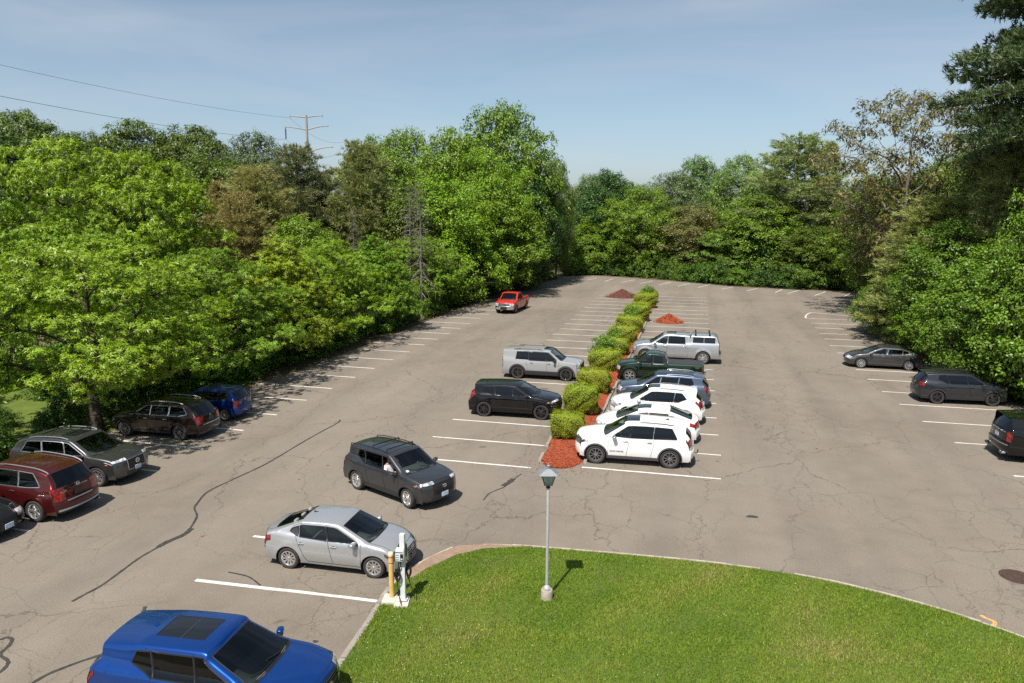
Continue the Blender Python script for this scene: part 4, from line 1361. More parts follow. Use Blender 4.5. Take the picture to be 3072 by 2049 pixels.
def make_suv(name, label, loc, deg, col, L, W, H, wb, fo, **k):
    zl = k.get('zl', .27)
    d = dict(H=H); d.update(k.get('d', {}))
    sh = -.13 if k.get('cat', 'suv') == 'suv' else -.06
    d['wsb_x'] += sh; d['wst_x'] += sh * .8; d['wsb_z'] += .012
    if k.get('cat', 'suv') == 'suv':
        d['lead_z'] += .045; d['grt_z'] += .05; d['grm_z'] = d.get('grm_z', .70) + .03; d['hood_z'] += .012
    prof, xf, xr = wagon_prof(L, fo, wb, zl, d)
    zb = k.get('zb', 1.06)
    wsb_x, wsb_z = d.get('wsb_x', 1.42), d.get('wsb_z', 1.10)
    rgbz = d.get('rgb_z', 1.1)
    belt = k.get('belt', [(xr, rgbz + .05), (xr + .35, zb + .03), (-1.0, zb + .01), (.3, zb), (wsb_x - .32, zb - .012), (wsb_x + .02, wsb_z + .04), (wsb_x + .3, wsb_z + .15), (xf, 1.5)])
    tg = k.get('tint', M_GLASS_DARK)
    spec = dict(name=name, label=label, cat=k.get('cat', 'suv'), loc=(loc[0], loc[1], 0), rz=math.radians(deg), W=W, wb=wb, H=H,
                paint=col, prof=prof, belt=belt, plan=k.get('plan', plan_of(xr, xf)), regions=std_regions(k.get('o', {})),
                windows=k['windows'], doors=k['doors'], mirror=wsb_x - .42)
    for q in ('tyre', 'tw', 'rim', 'rim_mat', 'spokes', 'trim_r', 'sill', 'trim', 'rails', 'crossbars', 'fin', 'fine', 'seat', 'steer', 'window_trim', 'bead', 'handle_mat',
              'mirror_mat', 'crease', 'crease_amp', 'tumble', 'taper', 'shoulder', 'rail', 'flare', 'rf', 'arch', 'fin_mat', 'crossbar_mat', 'glass_rear', 'cabin', 'seat_x', 'rear_seat',
              'door_low', 'open_front', 'mirror', 'group', 'nt', 'ns', 'seat_dz'):
        if q in k: spec[q] = k[q]
    root = build_car(spec)
    return spec

P_WHITE = paint('white_paint', rgb(0.72, 0.73, 0.73), 0.0, 0.3, 0.02)
P_SILVER = paint('silver_paint', rgb(0.48, 0.495, 0.51), 0.65, 0.36, 0.0, .03)
P_SILVER2 = paint('pale_silver_paint', rgb(0.44, 0.455, 0.475), 0.65, 0.34, 0.0, .03)
P_GREY = paint('flat_grey_paint', rgb(0.27, 0.28, 0.29), 0.0, 0.3, 0.0)
P_DGREY = paint('dark_grey_paint', rgb(0.042, 0.045, 0.053), 0.7, 0.36, dust_amt=.02)
P_DGREY2 = paint('graphite_paint', rgb(0.060, 0.063, 0.072), 0.7, 0.36, dust_amt=.02)
P_GUN = paint('gunmetal_paint', rgb(0.080, 0.082, 0.085), 0.75, 0.36, .04, .02)
P_BLACK = paint('black_paint', rgb(0.0028, 0.0028, 0.0035), 0.0, 0.3, dust_amt=.012)
P_BLACK2 = paint('soft_black_paint', rgb(0.005, 0.005, 0.006), 0.0, 0.3, dust_amt=.015)
P_BROWN = paint('brown_paint', rgb(0.022, 0.013, 0.011), 0.6, 0.34, dust_amt=.015)
P_MAROON = paint('maroon_paint', rgb(0.085, 0.010, 0.010), 0.6, 0.32, dust_amt=.015)
P_BLUE = paint('bright_blue_paint', rgb(0.003, 0.052, 0.26), 0.65, 0.30, dust_amt=.01)
P_BLUE2 = paint('deep_blue_paint', rgb(0.004, 0.028, 0.17), 0.5, 0.32, dust_amt=.02)
P_SLATE = paint('slate_blue_paint', rgb(0.105, 0.135, 0.19), 0.7, 0.34)
P_GREEN = paint('dark_green_paint', rgb(0.012, 0.028, 0.014), 0.6, 0.32, dust_amt=.015)
P_RED = paint('red_paint', rgb(0.56, 0.022, 0.016), 0.1, 0.3)

def grille_bars(c, i_names, v, n, mat, r=.008, lift=.012):
    ix = c['_ix']; i0, i1 = ix[i_names[0]], ix[i_names[1]]
    for k in range(n):
        i = int(round(i0 + (i1 - i0) * (k + .5) / n))
        mb = MB(); mb.tube([c['_top'](i, q, lift) for q in np.linspace(-v, v, 13)], r, 5)
        mb.build('grille_bar', mat, c['_root'], True)

def amber(c, z, x_back=.30, mat=None):
    """side marker lens just behind each headlight"""
    xf = max(r[0] for r in c['_rows'])
    for s in (1, -1):
        x = xf - x_back - .25; y = float(c['_S'](x, z))
        mb = MB(); mb.blob((x, s * (y - .004), z), (.16, .03, .035), 3, 10, 6)
        mb.build('side_marker', mat or M_AMBER, c['_root'], True)

def exhausts(c, ys, z, r, back=.01):
    xr = min(q[0] for q in c['_rows'])
    for y in ys:
        mb = MB(); mb.tube([(xr + .25, y, z), (xr - back, y, z)], r, 14); mb.mi = 1
        mb.lathe([(r * .8, 0), (.0005, .001)], 14, c=(xr - back - .002, y, z), axis='X')
        mb.build('exhaust_pipe', [M_CHROME, M_GAP], c['_root'], True)

def build_fleet():
    # --- dark grey crossover driving out, with its driver (near middle)
    def crossover(label, loc, deg, col, rim, rim_mat, spk, steer=0.0, front_glass=None):
        c = make_suv('crossover', label, loc, deg, col, 4.60, 1.855, 1.69, 2.69, .935, zb=1.075,
            d=dict(rgb_x=.17, rgb_z=1.13, rgt_x=.50, rgt_z=1.50, spo=(.40, 1.575), roof=[(-1.35, 1.655), (-.5, 1.685), (.25, 1.672)], wst_x=.52, wst_z=1.615,
                   wsb_x=1.36, wsb_z=1.13, hood_z=1.09, lead_x=.13, lead_z=.97, grt_z=.88, grm_z=.74, ztl=.93),
            windows=three_windows((1.30, .30), (.10, -.06, .035), (-.80, -1.02, .035), (-1.42, -1.22), (front_glass or M_GLASS_SIDE, M_GLASS_DARK), kick=(-1.4, 1.33, -.85, 1.09)),
            doors=[dict(r=(.10, -.06), f=(.93, .93), hx=.26), dict(r=(-.87, -1.10), f=(.10, -.06), hx=-.70, arch=(-1.345, math.radians(38)))],
            open_front=front_glass is not None, tyre=.355, rim=rim, rim_mat=rim_mat, spokes=spk, trim_r=.062, sill=.44, steer=steer, fin=-1.35, crossbars=[-.75, .05],
            rails=[('rgt', 'roof2', .035, .90, .016, M_BLACK)], fine=1.2, trim=M_PLASTIC, mirror_mat=col,
            o=dict(hl=.46, hl_back=3, hl_s=-1, hl_end='grt', hl_side=.10, gr_s='grt', gr_e='grb', gr_v=.58, lg_v=.75, tl_s='tl', tl_v=.58, rg_v=.84))
        grille_bars(c, ('grm', 'grb'), .46, 4, M_GAP)
        emblem_ring(c, True, .80, .062, M_CHROME, 'ovals')
        amber(c, .86)
        return c
    G = crossover('dark grey crossover with roof bars crossing the open lot', (-10.06, 23.95), -25.5, P_DGREY2, 'star', M_RIM_SILVER, 5, -.12, M_GLASS)
    face_plate(G, True, .52, M_PLATE)
    face_plate(G, False, .86, M_PLATE)
    mb = MB(); p = G['_top'](G['_ix']['wsb'] - 2, -.72, .006)
    mb.box(p, (.09, .11, .012), M=Matrix.Rotation(math.radians(32), 3, 'Y')); mb.build('sticker', M_STICKER, G['_root'])
    driver(G)
    R = crossover('charcoal crossover with black wheels parked nose-in under the trees', (14.0, 43.60), 3.4, P_DGREY, 'star', M_RIM_BLACK, 5)
    face_plate(R, False, .86, M_PLATE_DARK)
    emblem_ring(R, False, 1.02, .06, M_CHROME, 'ovals')

    # --- silver compact sedan at the charger
    def sedan(name, label, loc, deg, col, L, W, H, wb, fo, zb, wx, **k):
        d = dict(H=H, zbt=.66, ztl=.80); d.update(k.pop('d'))
        return make_suv(name, label, loc, deg, col, L, W, H, wb, fo, zb=zb, d=d, zl=.22, cat='sedan', **k)
    F = sedan('compact_sedan', 'silver compact sedan parked nose-in beside the charging post', (-9.59, 18.52), 1.3, P_SILVER, 4.385, 1.73, 1.45, 2.58, .86, .93, 0,
        d=dict(deck=(.10, 1.0), tgx=.06, ztl=.78, rgb_x=.42, rgb_z=1.085, rgt_x=1.25, rgt_z=1.40, roof=[(-.62, 1.44), (-.15, 1.45), (.15, 1.435)], wst_x=.38, wst_z=1.385, wsb_x=1.24, wsb_z=.985,
               hood_z=.93, lead_x=.20, lead_z=.79, grt_z=.70, grt_x=.07, grm_z=.62, grb_z=.46, flow_z=.32),
        belt=[(-2.3, 1.12), (-1.8, 1.03), (-1.3, .99), (-.6, .955), (.3, .93), (.92, .915), (1.26, 1.02), (1.6, 1.2), (2.3, 1.5)],
        windows=[dict(r=(-.045, -.17), f=(1.12, .2), mat=M_GLASS_SIDE, dz=.02), dict(r=(-.93, -.95), f=(-.075, -.20), mat=M_GLASS_SIDE, dz=.015),
                 dict(r=(-1.36, -1.0), f=(-.97, -.99), mat=M_PLASTIC, dz=.03, kick=(-1.3, 1.13, -.97, .99))],
        doors=[dict(r=(-.06, -.18), f=(.92, .92), hx=.12), dict(r=(-1.02, -1.25), f=(-.06, -.18), hx=-.87, arch=(-1.29, math.radians(40)))],
        tyre=.315, tw=.20, rim='plain', rim_mat=M_RIM_SILVER, spokes=10, fine=1.35, tumble=.17, handle_mat=P_SILVER, rail=.075, flare=.022, seat=M_SEAT_GREY, seat_dz=-.12, crease=.80,
        glass_rear='rgb', door_low=.30,
        o=dict(hl=.50, hl_back=4, hl_side=.13, hl_mat=M_HEAD_DARK, gr_s='grt', gr_e='flow', gr_v=.42, tl_s='tg', tl_e='tlt', tl_v=.48, tl_side=.22, tl_fwd=4, rg_mat=M_GLASS_SIDE, rg_v=.84, tg_v=.84, rlow='rlow', low_mat=P_SILVER, lg_v=0))
    F_fix(F)
    grille_bars(F, ('grt', 'flow'), .40, 6, M_SATIN, .006)
    emblem_ring(F, True, .665, .06, M_CHROME, 'slant', .03)
    face_plate(F, True, .48, M_PLATE_DARK); face_plate(F, False, .62, M_PLATE)
    mb = MB(); p = F['_top'](F['_ix']['roof0'] - 2, 0.0, .0); mb.tube([p, p + Vector((-.17, .02, .15))], [.008, .004], 5); mb.blob(p, (.16, .06, .03), 2.4, 8, 6)
    mb.build('antenna', M_BLACK, F['_root'], True)

    # --- charcoal midsize sedan, right side
    Q = sedan('midsize_sedan', 'charcoal midsize sedan backed in under the trees, nose to the lane', (12.10, 52.25), 178.6, P_GUN, 4.90, 1.85, 1.445, 2.82, .95, .94, 0,
        d=dict(deck=(.10, 1.0), tgx=.05, ztl=.80, rgb_x=.55, rgb_z=1.10, rgt_x=1.55, rgt_z=1.40, roof=[(-.70, 1.435), (-.2, 1.445), (.15, 1.43)], wst_x=.42, wst_z=1.375, wsb_x=1.36, wsb_z=.985,
               hood_z=.93, lead_x=.22, lead_z=.78, grt_z=.70, grt_x=.07, grm_z=.62, grb_z=.46, flow_z=.32),
        belt=[(-2.5, 1.14), (-1.9, 1.05), (-1.3, .99), (-.6, .955), (.3, .94), (1.02, .92), (1.38, 1.02), (1.7, 1.2), (2.5, 1.5)],
        windows=[dict(r=(-.015, -.15), f=(1.2, .25), mat=M_GLASS_DARK, dz=.02), dict(r=(-.98, -1.0), f=(-.10, -.22), mat=M_GLASS_DARK, dz=.015),
                 dict(r=(-1.5, -1.1), f=(-1.03, -1.05), mat=M_GLASS_DARK, dz=.03, kick=(-1.42, 1.14, -1.03, 1.0))],
        doors=[dict(r=(-.06, -.18), f=(1.0, 1.0), hx=.14), dict(r=(-1.08, -1.35), f=(-.06, -.18), hx=-.92, arch=(-1.41, math.radians(40)))],
        tyre=.33, rim='swirl', rim_mat=M_RIM_SILVER, spokes=10, tumble=.17, rail=.075, seat_dz=-.12, window_trim=M_CHROME, handle_mat=M_CHROME, door_low=.30,
        o=dict(hl=.52, hl_back=5, hl_side=.14, gr_s='grt', gr_e='flow', gr_v=.36, gr_seam=M_CHROME, tl_s='tl', tl_e='tlt', tl_v=.45, tl_side=.2, tl_fwd=4, rg_v=.84, tg_v=.84, low_mat=P_GUN, lg_v=0))
    grille_bars(Q, ('grt', 'flow'), .30, 5, M_GAP); amber(Q, .70); face_plate(Q, True, .45, M_PLATE)

    # --- white sedan between white suvs
    Lc = sedan('sedan', 'low white sedan with sunroof squeezed between two white suvs', (-1.90, 32.95), 181.5, P_WHITE, 4.68, 1.83, 1.43, 2.75, .90, .93, 0,
        d=dict(deck=(.10, 1.0), tgx=.06, ztl=.80, rgb_x=.38, rgb_z=1.07, rgt_x=1.32, rgt_z=1.38, roof=[(-.75, 1.415), ('sr'), ] and [(-.72, 1.42), (-.2, 1.43), (.02, 1.428)], wst_x=.40, wst_z=1.37, wsb_x=1.32, wsb_z=.985,
               hood_z=.93, lead_x=.20, lead_z=.80, grt_z=.71, grm_z=.62, grb_z=.46, flow_z=.32),
        belt=[(-2.5, 1.12), (-1.8, 1.03), (-1.3, .99), (-.6, .955), (.3, .93), (1.0, .915), (1.34, 1.02), (1.7, 1.2), (2.5, 1.5)],
        windows=[dict(r=(-.015, -.15), f=(1.2, .25), mat=M_GLASS_SIDE, dz=.02), dict(r=(-.98, -1.0), f=(-.10, -.22), mat=M_GLASS_DARK, dz=.015)],
        doors=[dict(r=(-.06, -.18), f=(1.0, 1.0), hx=.14), dict(r=(-1.08, -1.35), f=(-.06, -.18), hx=-.92, arch=(-1.375, math.radians(40)))],
        tyre=.325, rim='twin', rim_mat=M_RIM_SILVER, spokes=5, tumble=.17, rail=.075, seat_dz=-.12, door_low=.30, fin=-.95,
        o=dict(hl=.52, hl_back=4, gr_s='grt', gr_e='grb', gr_v=.42, tl_s='tl', tl_e='tlt', tl_v=.45, tl_side=.2, tl_fwd=5, rg_v=.84, tg_v=.84, low_mat=P_WHITE, sunroof=('roof1', 'wst'), sr_v=.55, lg_v=.5))
    # --- black sedan, only its nose in view
    E = sedan('black_sedan', 'black sedan whose nose pokes out below the maroon suv', (-22.5, 17.2), 2.0, P_BLACK2, 4.75, 1.84, 1.45, 2.80, .92, .94, 0,
        d=dict(deck=(.10, 1.0), tgx=.06, ztl=.80, rgb_x=.42, rgb_z=1.08, rgt_x=1.38, rgt_z=1.39, roof=[(-.70, 1.435), (-.2, 1.445), (.1, 1.435)], wst_x=.42, wst_z=1.375, wsb_x=1.34, wsb_z=.985,
               hood_z=.93, lead_x=.20, lead_z=.80, grt_z=.71, grm_z=.62, grb_z=.46, flow_z=.32),
        belt=[(-2.5, 1.12), (-1.8, 1.03), (-1.3, .99), (-.6, .955), (.3, .93), (1.0, .915), (1.36, 1.02), (1.7, 1.2), (2.5, 1.5)],
        windows=[dict(r=(-.015, -.15), f=(1.2, .25), mat=M_GLASS_DARK, dz=.02), dict(r=(-.98, -1.0), f=(-.10, -.22), mat=M_GLASS_DARK, dz=.015)],
        doors=[dict(r=(-.06, -.18), f=(1.0, 1.0), hx=.14), dict(r=(-1.08, -1.35), f=(-.06, -.18), hx=-.92, arch=(-1.40, math.radians(40)))],
        tyre=.33, rim='twin', rim_mat=M_RIM_GREY, spokes=5, tumble=.17, rail=.075, seat_dz=-.12, door_low=.30,
        o=dict(hl=.48, hl_back=5, hl_side=.16, gr_s='grt', gr_e='flow', gr_v=.40, tl_s='tl', tl_e='tlt', tl_v=.45, tl_side=.2, rg_v=.84, tg_v=.84, low_mat=P_BLACK2, lg_v=0))
    face_plate(E, True, .45, M_PLATE)

    # --- bright blue suv, bottom edge
    H_ = make_suv('sport_suv', 'bright blue suv with glass sunroof at the lawn kerb, cut by the frame', (-9.10, 12.02), 3.0, P_BLUE, 5.0, 1.95, 1.70, 2.88, .99, zb=1.07,
        d=dict(rgb_x=.16, rgb_z=1.10, rgt_x=.62, rgt_z=1.45, spo=(.42, 1.555), roof=[(-1.5, 1.625), (-1.15, 1.675), (.02, 1.69), (.25, 1.675)], wst_x=.42, wst_z=1.58,
               wsb_x=1.36, wsb_z=1.10, hood_z=1.07, lead_x=.15, lead_z=.94, grt_z=.86, grm_z=.70, ztl=.92),
        windows=three_windows((1.28, .30), (.08, -.06, .045), (-.82, -1.00, .03), (-1.46, -1.20), (M_GLASS_DARK, M_GLASS_DARK), kick=(-1.42, 1.32, -.9, 1.10)),
        doors=[dict(r=(.08, -.06), f=(1.0, 1.0), hx=.25), dict(r=(-.90, -1.14), f=(.08, -.06), hx=-.72, arch=(-1.375, math.radians(38)))],
        tumble=.20, taper=.11, tyre=.36, rim='twin', rim_mat=M_RIM_BLACK, spokes=5, fine=1.6, nt=15, ns=22, fin=-1.32, window_trim=M_BLACK, rf=.075,
        o=dict(hl=.54, hl_back=5, hl_side=.12, gr_s='grt', gr_e='grb', gr_v=.52, tl_s='tl', tl_v=.55, tl_fwd=4, tl_side=.12, rg_v=.82, sunroof=('roof1', 'roof2'), sr_v=.60, ws_mat=M_GLASS_SIDE))
    mb = MB(); ia, ib = H_['_ix']['roof1'], H_['_ix']['roof2']; im = (ia + ib) // 2 + 1
    mb.tube([H_['_top'](im, v, .002) for v in np.linspace(-.58, .58, 9)], .005, 4); mb.build('sunroof_seam', M_GREYPLASTIC, H_['_root'])
    emblem_ring(H_, True, .76, .075, M_CHROME, 'caliper', .03)
    face_plate(H_, True, .50, M_PLATE); amber(H_, .84)
    lettering(H_, 'A-SPEC', (1.02, -float(H_['_S'](1.02, .86)) - .008, .86), .075, (PI / 2, 0, 0), M_CHROME, parent=H_['_root'])
    grille_bars(H_, ('grt', 'grb'), .46, 5, M_PLASTIC)

    # --- grey three-row suv parked nose-out on the left
    B = make_suv('family_suv', 'gunmetal grey suv with roof rails parked nose-out beside the maroon suv', (-22.42, 22.52), 1.5, P_GUN, 5.04, 2.0, 1.69, 2.89, .98, zb=1.07,
        d=dict(rgb_x=.16, rgb_z=1.13, rgt_x=.52, rgt_z=1.49, roof=[(-1.6, 1.63), (-.5, 1.685), (.2, 1.67)], wst_x=.52, wst_z=1.60, wsb_x=1.42, wsb_z=1.12,
               hood_z=1.09, lead_x=.14, lead_z=.97, grt_z=.89, grm_z=.72, ztl=.95),
        windows=three_windows((1.34, .30), (.12, -.04, .04), (-.90, -1.0, .035), (-1.85, -1.5), (M_GLASS_SIDE, M_GLASS_DARK)),
        doors=[dict(r=(.12, -.04), f=(1.05, 1.05), hx=.28), dict(r=(-.98, -1.2), f=(.12, -.04), hx=-.78, arch=(-1.445, math.radians(38)))],
        tyre=.37, rim='twin', rim_mat=M_RIM_SILVER, spokes=7, fine=1.2, window_trim=M_SATIN, fin=-1.5, rails=[('roof0', 'roof2', .04, .90, .018, M_SATIN)], crossbars=[-1.0, -.1],
        o=dict(hl=.50, hl_back=5, hl_side=.10, hl_end='grt', hl_s=-1, gr_s='grt', gr_e='grb', gr_v=.46, gr_seam=M_SATIN, tl_v=.6, rg_v=.84, sunroof=('roof1', 'roof2'), sr_v=.5))
    emblem_ring(B, True, .80, .085, M_CHROME, 'caliper', .035); face_plate(B, True, .56, M_PLATE); amber(B, .84)
    grille_bars(B, ('grt', 'grb'), .44, 6, M_PLASTIC, .006)
    lens_strip(B)

    # --- maroon suv
    A = make_suv('luxury_suv', 'maroon suv with silver roof rails showing its tailgate to the lane', (-21.92, 19.45), 178.0, P_MAROON, 4.80, 1.93, 1.79, 2.915, .88, zb=1.12,
        d=dict(rgb_x=.14, rgb_z=1.16, rgt_x=.50, rgt_z=1.60, roof=[(-1.55, 1.74), (-.5, 1.785), (.2, 1.77)], wst_x=.50, wst_z=1.71, wsb_x=1.36, wsb_z=1.15,
               hood_z=1.12, lead_x=.14, lead_z=1.0, grt_z=.92, grm_z=.74, ztl=.86, zbt=.68),
        windows=three_windows((1.30, .30), (.14, -.02, .035), (-.86, -.80, .04), (-1.78, -1.25), (M_GLASS_DARK, M_GLASS_DARK), kick=(-1.75, 1.20, -.9, 1.13)),
        doors=[dict(r=(.14, -.02), f=(1.05, 1.05), hx=.30), dict(r=(-.98, -.98), f=(.14, -.02), hx=-.66, arch=(-1.4575, math.radians(38)))],
        tyre=.37, rim='star', rim_mat=M_RIM_SILVER, spokes=5, fine=1.25, window_trim=M_SATIN, handle_mat=M_CHROME, rails=[('rgt', 'roof2', .03, .90, .02, M_SATIN)], sill=.36, trim=M_SATIN,
        o=dict(tl_s='tg', tl_e='rgb', tl_v=.58, tl_fwd=4, tl_side=.20, rg_v=.90, hl=.5, hl_back=4, low_mat=M_PLASTIC))
    emblem_ring(A, False, 1.11, .062, M_CHROME, 'star'); face_plate(A, False, .88, M_PLATE_DARK, .34, .16)
    mb = MB(); mb.tube([A['_top'](A['_ix']['rgb'] - 3, v, .015) for v in np.linspace(-.42, .42, 9)], .014, 6); mb.build('tailgate_strip', M_CHROME, A['_root'], True)
    mb = MB(); mb.tube([A['_top'](A['_ix']['rlow'] + 1, v, .014) for v in np.linspace(-.92, .92, 15)], .035, 6); mb.build('bumper_trim', M_SATIN, A['_root'], True)
    mb = MB(); mb.tube([A['_top'](A['_ix']['rbt'] + 1, v, .006) for v in np.linspace(-.55, .55, 11)], .02, 6); mb.build('loading_sill', M_SATIN, A['_root'], True)
    xr = min(q[0] for q in A['_rows']); 
    lettering(A, 'ML 350', (xr + .10, .58, 1.02), .085, (PI / 2, 0, -PI / 2), M_CHROME, parent=A['_root'])

    # --- brown wagon
    C = make_suv('wagon', 'dark brown estate wagon with roof rails in the shade of the trees', (-23.13, 27.98), -178.6, P_BROWN, 4.82, 1.84, 1.68, 2.745, .96, zb=1.05, cat='wagon',
        d=dict(rgb_x=.16, rgb_z=1.09, rgt_x=.60, rgt_z=1.50, roof=[(-1.55, 1.615), (-.5, 1.64), (.2, 1.625)], wst_x=.46, wst_z=1.565, wsb_x=1.34, wsb_z=1.06,
               hood_z=1.03, lead_x=.16, lead_z=.90, grt_z=.82, grm_z=.70, ztl=.86),
        windows=three_windows((1.28, .25), (.08, -.06, .04), (-.86, -.92, .035), (-1.82, -1.42), (M_GLASS_DARK, M_GLASS_DARK), kick=(-1.8, 1.18, -1.2, 1.06)),
        doors=[dict(r=(.08, -.06), f=(1.0, 1.0), hx=.25), dict(r=(-.92, -1.1), f=(.08, -.06), hx=-.72, arch=(-1.3725, math.radians(38)))],
        tyre=.35, rim='twin', rim_mat=M_RIM_GREY, spokes=5, fine=1.1, window_trim=M_CHROME, trim_r=.03, sill=.38, rails=[('roof0', 'roof2', .05, .88, .022, M_SATIN)], handle_mat=M_CHROME,
        o=dict(tl_s='tg', tl_e='rgb', tl_v=.56, tl_fwd=4, tl_side=.16, rg_v=.86, low_mat=M_GREYPLASTIC, hl=.54))
    emblem_ring(C, False, 1.02, .05, M_CHROME, 'ring'); face_plate(C, False, .88, M_PLATE_DARK)
    mb = MB(); mb.tube([C['_top'](C['_ix']['rbt'] + 1, v, .008) for v in np.linspace(-.7, .7, 11)], .022, 6); mb.build('loading_sill', M_SATIN, C['_root'], True)
    mb = MB(); p = C['_top'](C['_ix']['rgb'] + 2, -.62, .008); mb.box(p, (.012, .1, .1), M=Matrix.Rotation(math.radians(-40), 3, 'Y')); mb.build('sticker', M_SATIN, C['_root'])

    # --- blue hatchback
    D = make_suv('hatchback', 'small deep blue hatchback parked behind the brown wagon', (-22.90, 31.05), -178.5, P_BLUE2, 4.0, 1.68, 1.52, 2.45, .82, zb=1.0, cat='hatchback', zl=.22,
        d=dict(rgb_x=.10, rgb_z=1.03, rgt_x=.36, rgt_z=1.41, roof=[(-1.3, 1.49), (-.4, 1.52), (.2, 1.50)], wst_x=.45, wst_z=1.45, wsb_x=1.40, wsb_z=1.0,
               hood_z=.95, lead_x=.14, lead_z=.84, grt_z=.76, grm_z=.64, ztl=.74, zbt=.62),
        windows=three_windows((1.32, .25), (.02, -.08, .035), (-.86, -.92, .03), (-1.45, -1.25), (M_GLASS_SIDE, M_GLASS_DARK)),
        doors=[dict(r=(.02, -.08), f=(.92, .92), hx=.17), dict(r=(-.90, -1.0), f=(.02, -.08), hx=-.74, arch=(-1.225, math.radians(38)))],
        tyre=.30, tw=.19, rim='twin', rim_mat=M_RIM_SILVER, spokes=5, door_low=.3,
        o=dict(tl_s='tg', tl_e='rgb', tl_v=.70, tl_fwd=2, tl_side=.22, rg_v=.82, low_mat=P_BLUE2, hl=.5))
    emblem_ring(D, False, .97, .055, M_CHROME, 'ring'); face_plate(D, False, .80, M_PLATE_DARK)
    emblem_ring(D, False, .90, .05, M_CHROME, 'bar', .02, .45)

    # --- pale grey boxy suv
    I = make_suv('boxy_suv', 'pale grey boxy suv with black wheel arches facing the hedge', (-8.71, 43.72), .3, P_GREY, 5.02, 1.98, 1.80, 2.95, .93, zb=1.13, zl=.28,
        d=dict(rgb_x=.08, rgb_z=1.20, rgt_x=.32, rgt_z=1.62, spo=(.16, 1.72), roof=[(-1.75, 1.77), (-.5, 1.80), (.05, 1.795), (.42, 1.775)], wst_x=.62, wst_z=1.74, wsb_x=1.36, wsb_z=1.20,
               hood_z=1.17, lead_x=.10, lead_z=1.07, grt_z=.99, grm_z=.76, ztl=.80, grt_x=.04),
        windows=three_windows((1.30, .45), (.28, .22, .04), (-.78, -.84, .05), (-1.62, -1.50), (M_GLASS_SIDE, M_GLASS_DARK)),
        doors=[dict(r=(.28, .22), f=(1.08, 1.08), hx=.45), dict(r=(-.96, -1.1), f=(.28, .22), hx=-.62, arch=(-1.475, math.radians(38)))],
        tyre=.385, rim='star', rim_mat=M_RIM_BLACK, spokes=5, trim_r=.10, sill=.54, window_trim=M_BLACK, bead=.022, mirror_mat=M_BLACK, tumble=.11, taper=.03, rf=.05,
        rails=[('roof0', 'roof2', .06, .88, .034, M_BLACK)], plan=plan_of(-2.62, 2.41, .94, .95),
        o=dict(hl=.74, hl_back=1, hl_end='grb', hl_side=.10, gr_s='grt', gr_e='grb', gr_v=.72, tl_s='tg', tl_v=.85, tl_fwd=1, rg_v=.92, sunroof=('roof2', 'wst'), sr_v=.6))
    grille_bars(I, ('grt', 'grb'), .66, 5, M_PLASTIC, .012); face_plate(I, True, .50, M_PLATE)
    # --- glossy black crossover wagon
    J = make_suv('black_suv', 'glossy black suv with tall red taillights facing the hedge', (-8.44, 35.18), 1.5, P_BLACK, 4.69, 1.90, 1.66, 2.865, .87, zb=1.08,
        d=dict(rgb_x=.20, rgb_z=1.13, rgt_x=.60, rgt_z=1.49, spo=(.40, 1.57), roof=[(-1.5, 1.615), (-.6, 1.655), (.12, 1.64)], wst_x=.42, wst_z=1.585, wsb_x=1.30, wsb_z=1.12,
               hood_z=1.07, lead_x=.13, lead_z=.95, grt_z=.87, grm_z=.72, ztl=.80),
        windows=three_windows((1.24, .25), (.04, -.08, .04), (-.86, -.94, .03), (-1.58, -1.32), (M_GLASS_SIDE, M_GLASS_DARK), kick=(-1.5, 1.26, -.9, 1.10)),
        doors=[dict(r=(.04, -.08), f=(.99, .99), hx=.2), dict(r=(-.96, -1.15), f=(.04, -.08), hx=-.76, arch=(-1.4325, math.radians(38)))],
        tyre=.375, rim='big', rim_mat=M_RIM_BLACK, spokes=5, fin=-1.4, window_trim=M_BLACK, fine=1.2,
        o=dict(tl_s='tl', tl_e='rgt', tl_v=.87, tl_fwd=-3, tl_side=.16, rg_v=.80, hl=.54, hl_back=4, hl_side=.10, hl_end='grt', hl_s=-1, gr_v=.45, sunroof=('roof0', 'wst'), sr_v=.62, low_mat=P_BLACK))
    amber(J, .86); grille_bars(J, ('grt', 'grb'), .40, 5, M_CHROME, .005)
    # --- white suv nearest
    K = make_suv('white_suv', 'white suv with black sunroof at the mulch end of the bed', (-2.17, 29.70), 182.8, P_WHITE, 4.82, 1.94, 1.76, 2.915, .92, zb=1.13,
        d=dict(rgb_x=.16, rgb_z=1.18, rgt_x=.48, rgt_z=1.57, spo=(.34, 1.64), roof=[(-1.65, 1.71), (-.6, 1.755), (-.25, 1.76), (.22, 1.74)], wst_x=.46, wst_z=1.69, wsb_x=1.28, wsb_z=1.19,
               hood_z=1.15, lead_x=.12, lead_z=1.04, grt_z=.96, grm_z=.80, ztl=.92),
        windows=three_windows((1.22, .25), (.12, .0, .04), (-.78, -.86, .035), (-1.75, -1.42), (M_GLASS_SIDE, M_GLASS_DARK)),
        doors=[dict(r=(.12, .0), f=(1.02, 1.02), hx=.28), dict(r=(-.86, -1.0), f=(.12, .0), hx=-.66, arch=(-1.4575, math.radians(38)))],
        tyre=.385, rim='twin', rim_mat=M_RIM_GREY, spokes=5, trim_r=.045, sill=.40, trim=M_GREYPLASTIC, fine=1.3, handle_mat=M_CHROME, mirror_mat=M_CHROME, window_trim=M_BLACK,
        rails=[('roof0', 'roof2', .03, .90, .018, M_BLACK)], fin=-1.35, fin_mat=M_BLACK, steer=0.0,
        o=dict(hl=.60, hl_back=3, hl_side=.12, gr_s='grt', gr_e='grm', gr_v=.56, tl_v=.60, tl_fwd=4, tl_side=.15, rg_v=.84, sunroof=('roof2', 'wst'), sr_v=.56, hl_mat=M_HEAD_DARK))
    amber(K, .93)
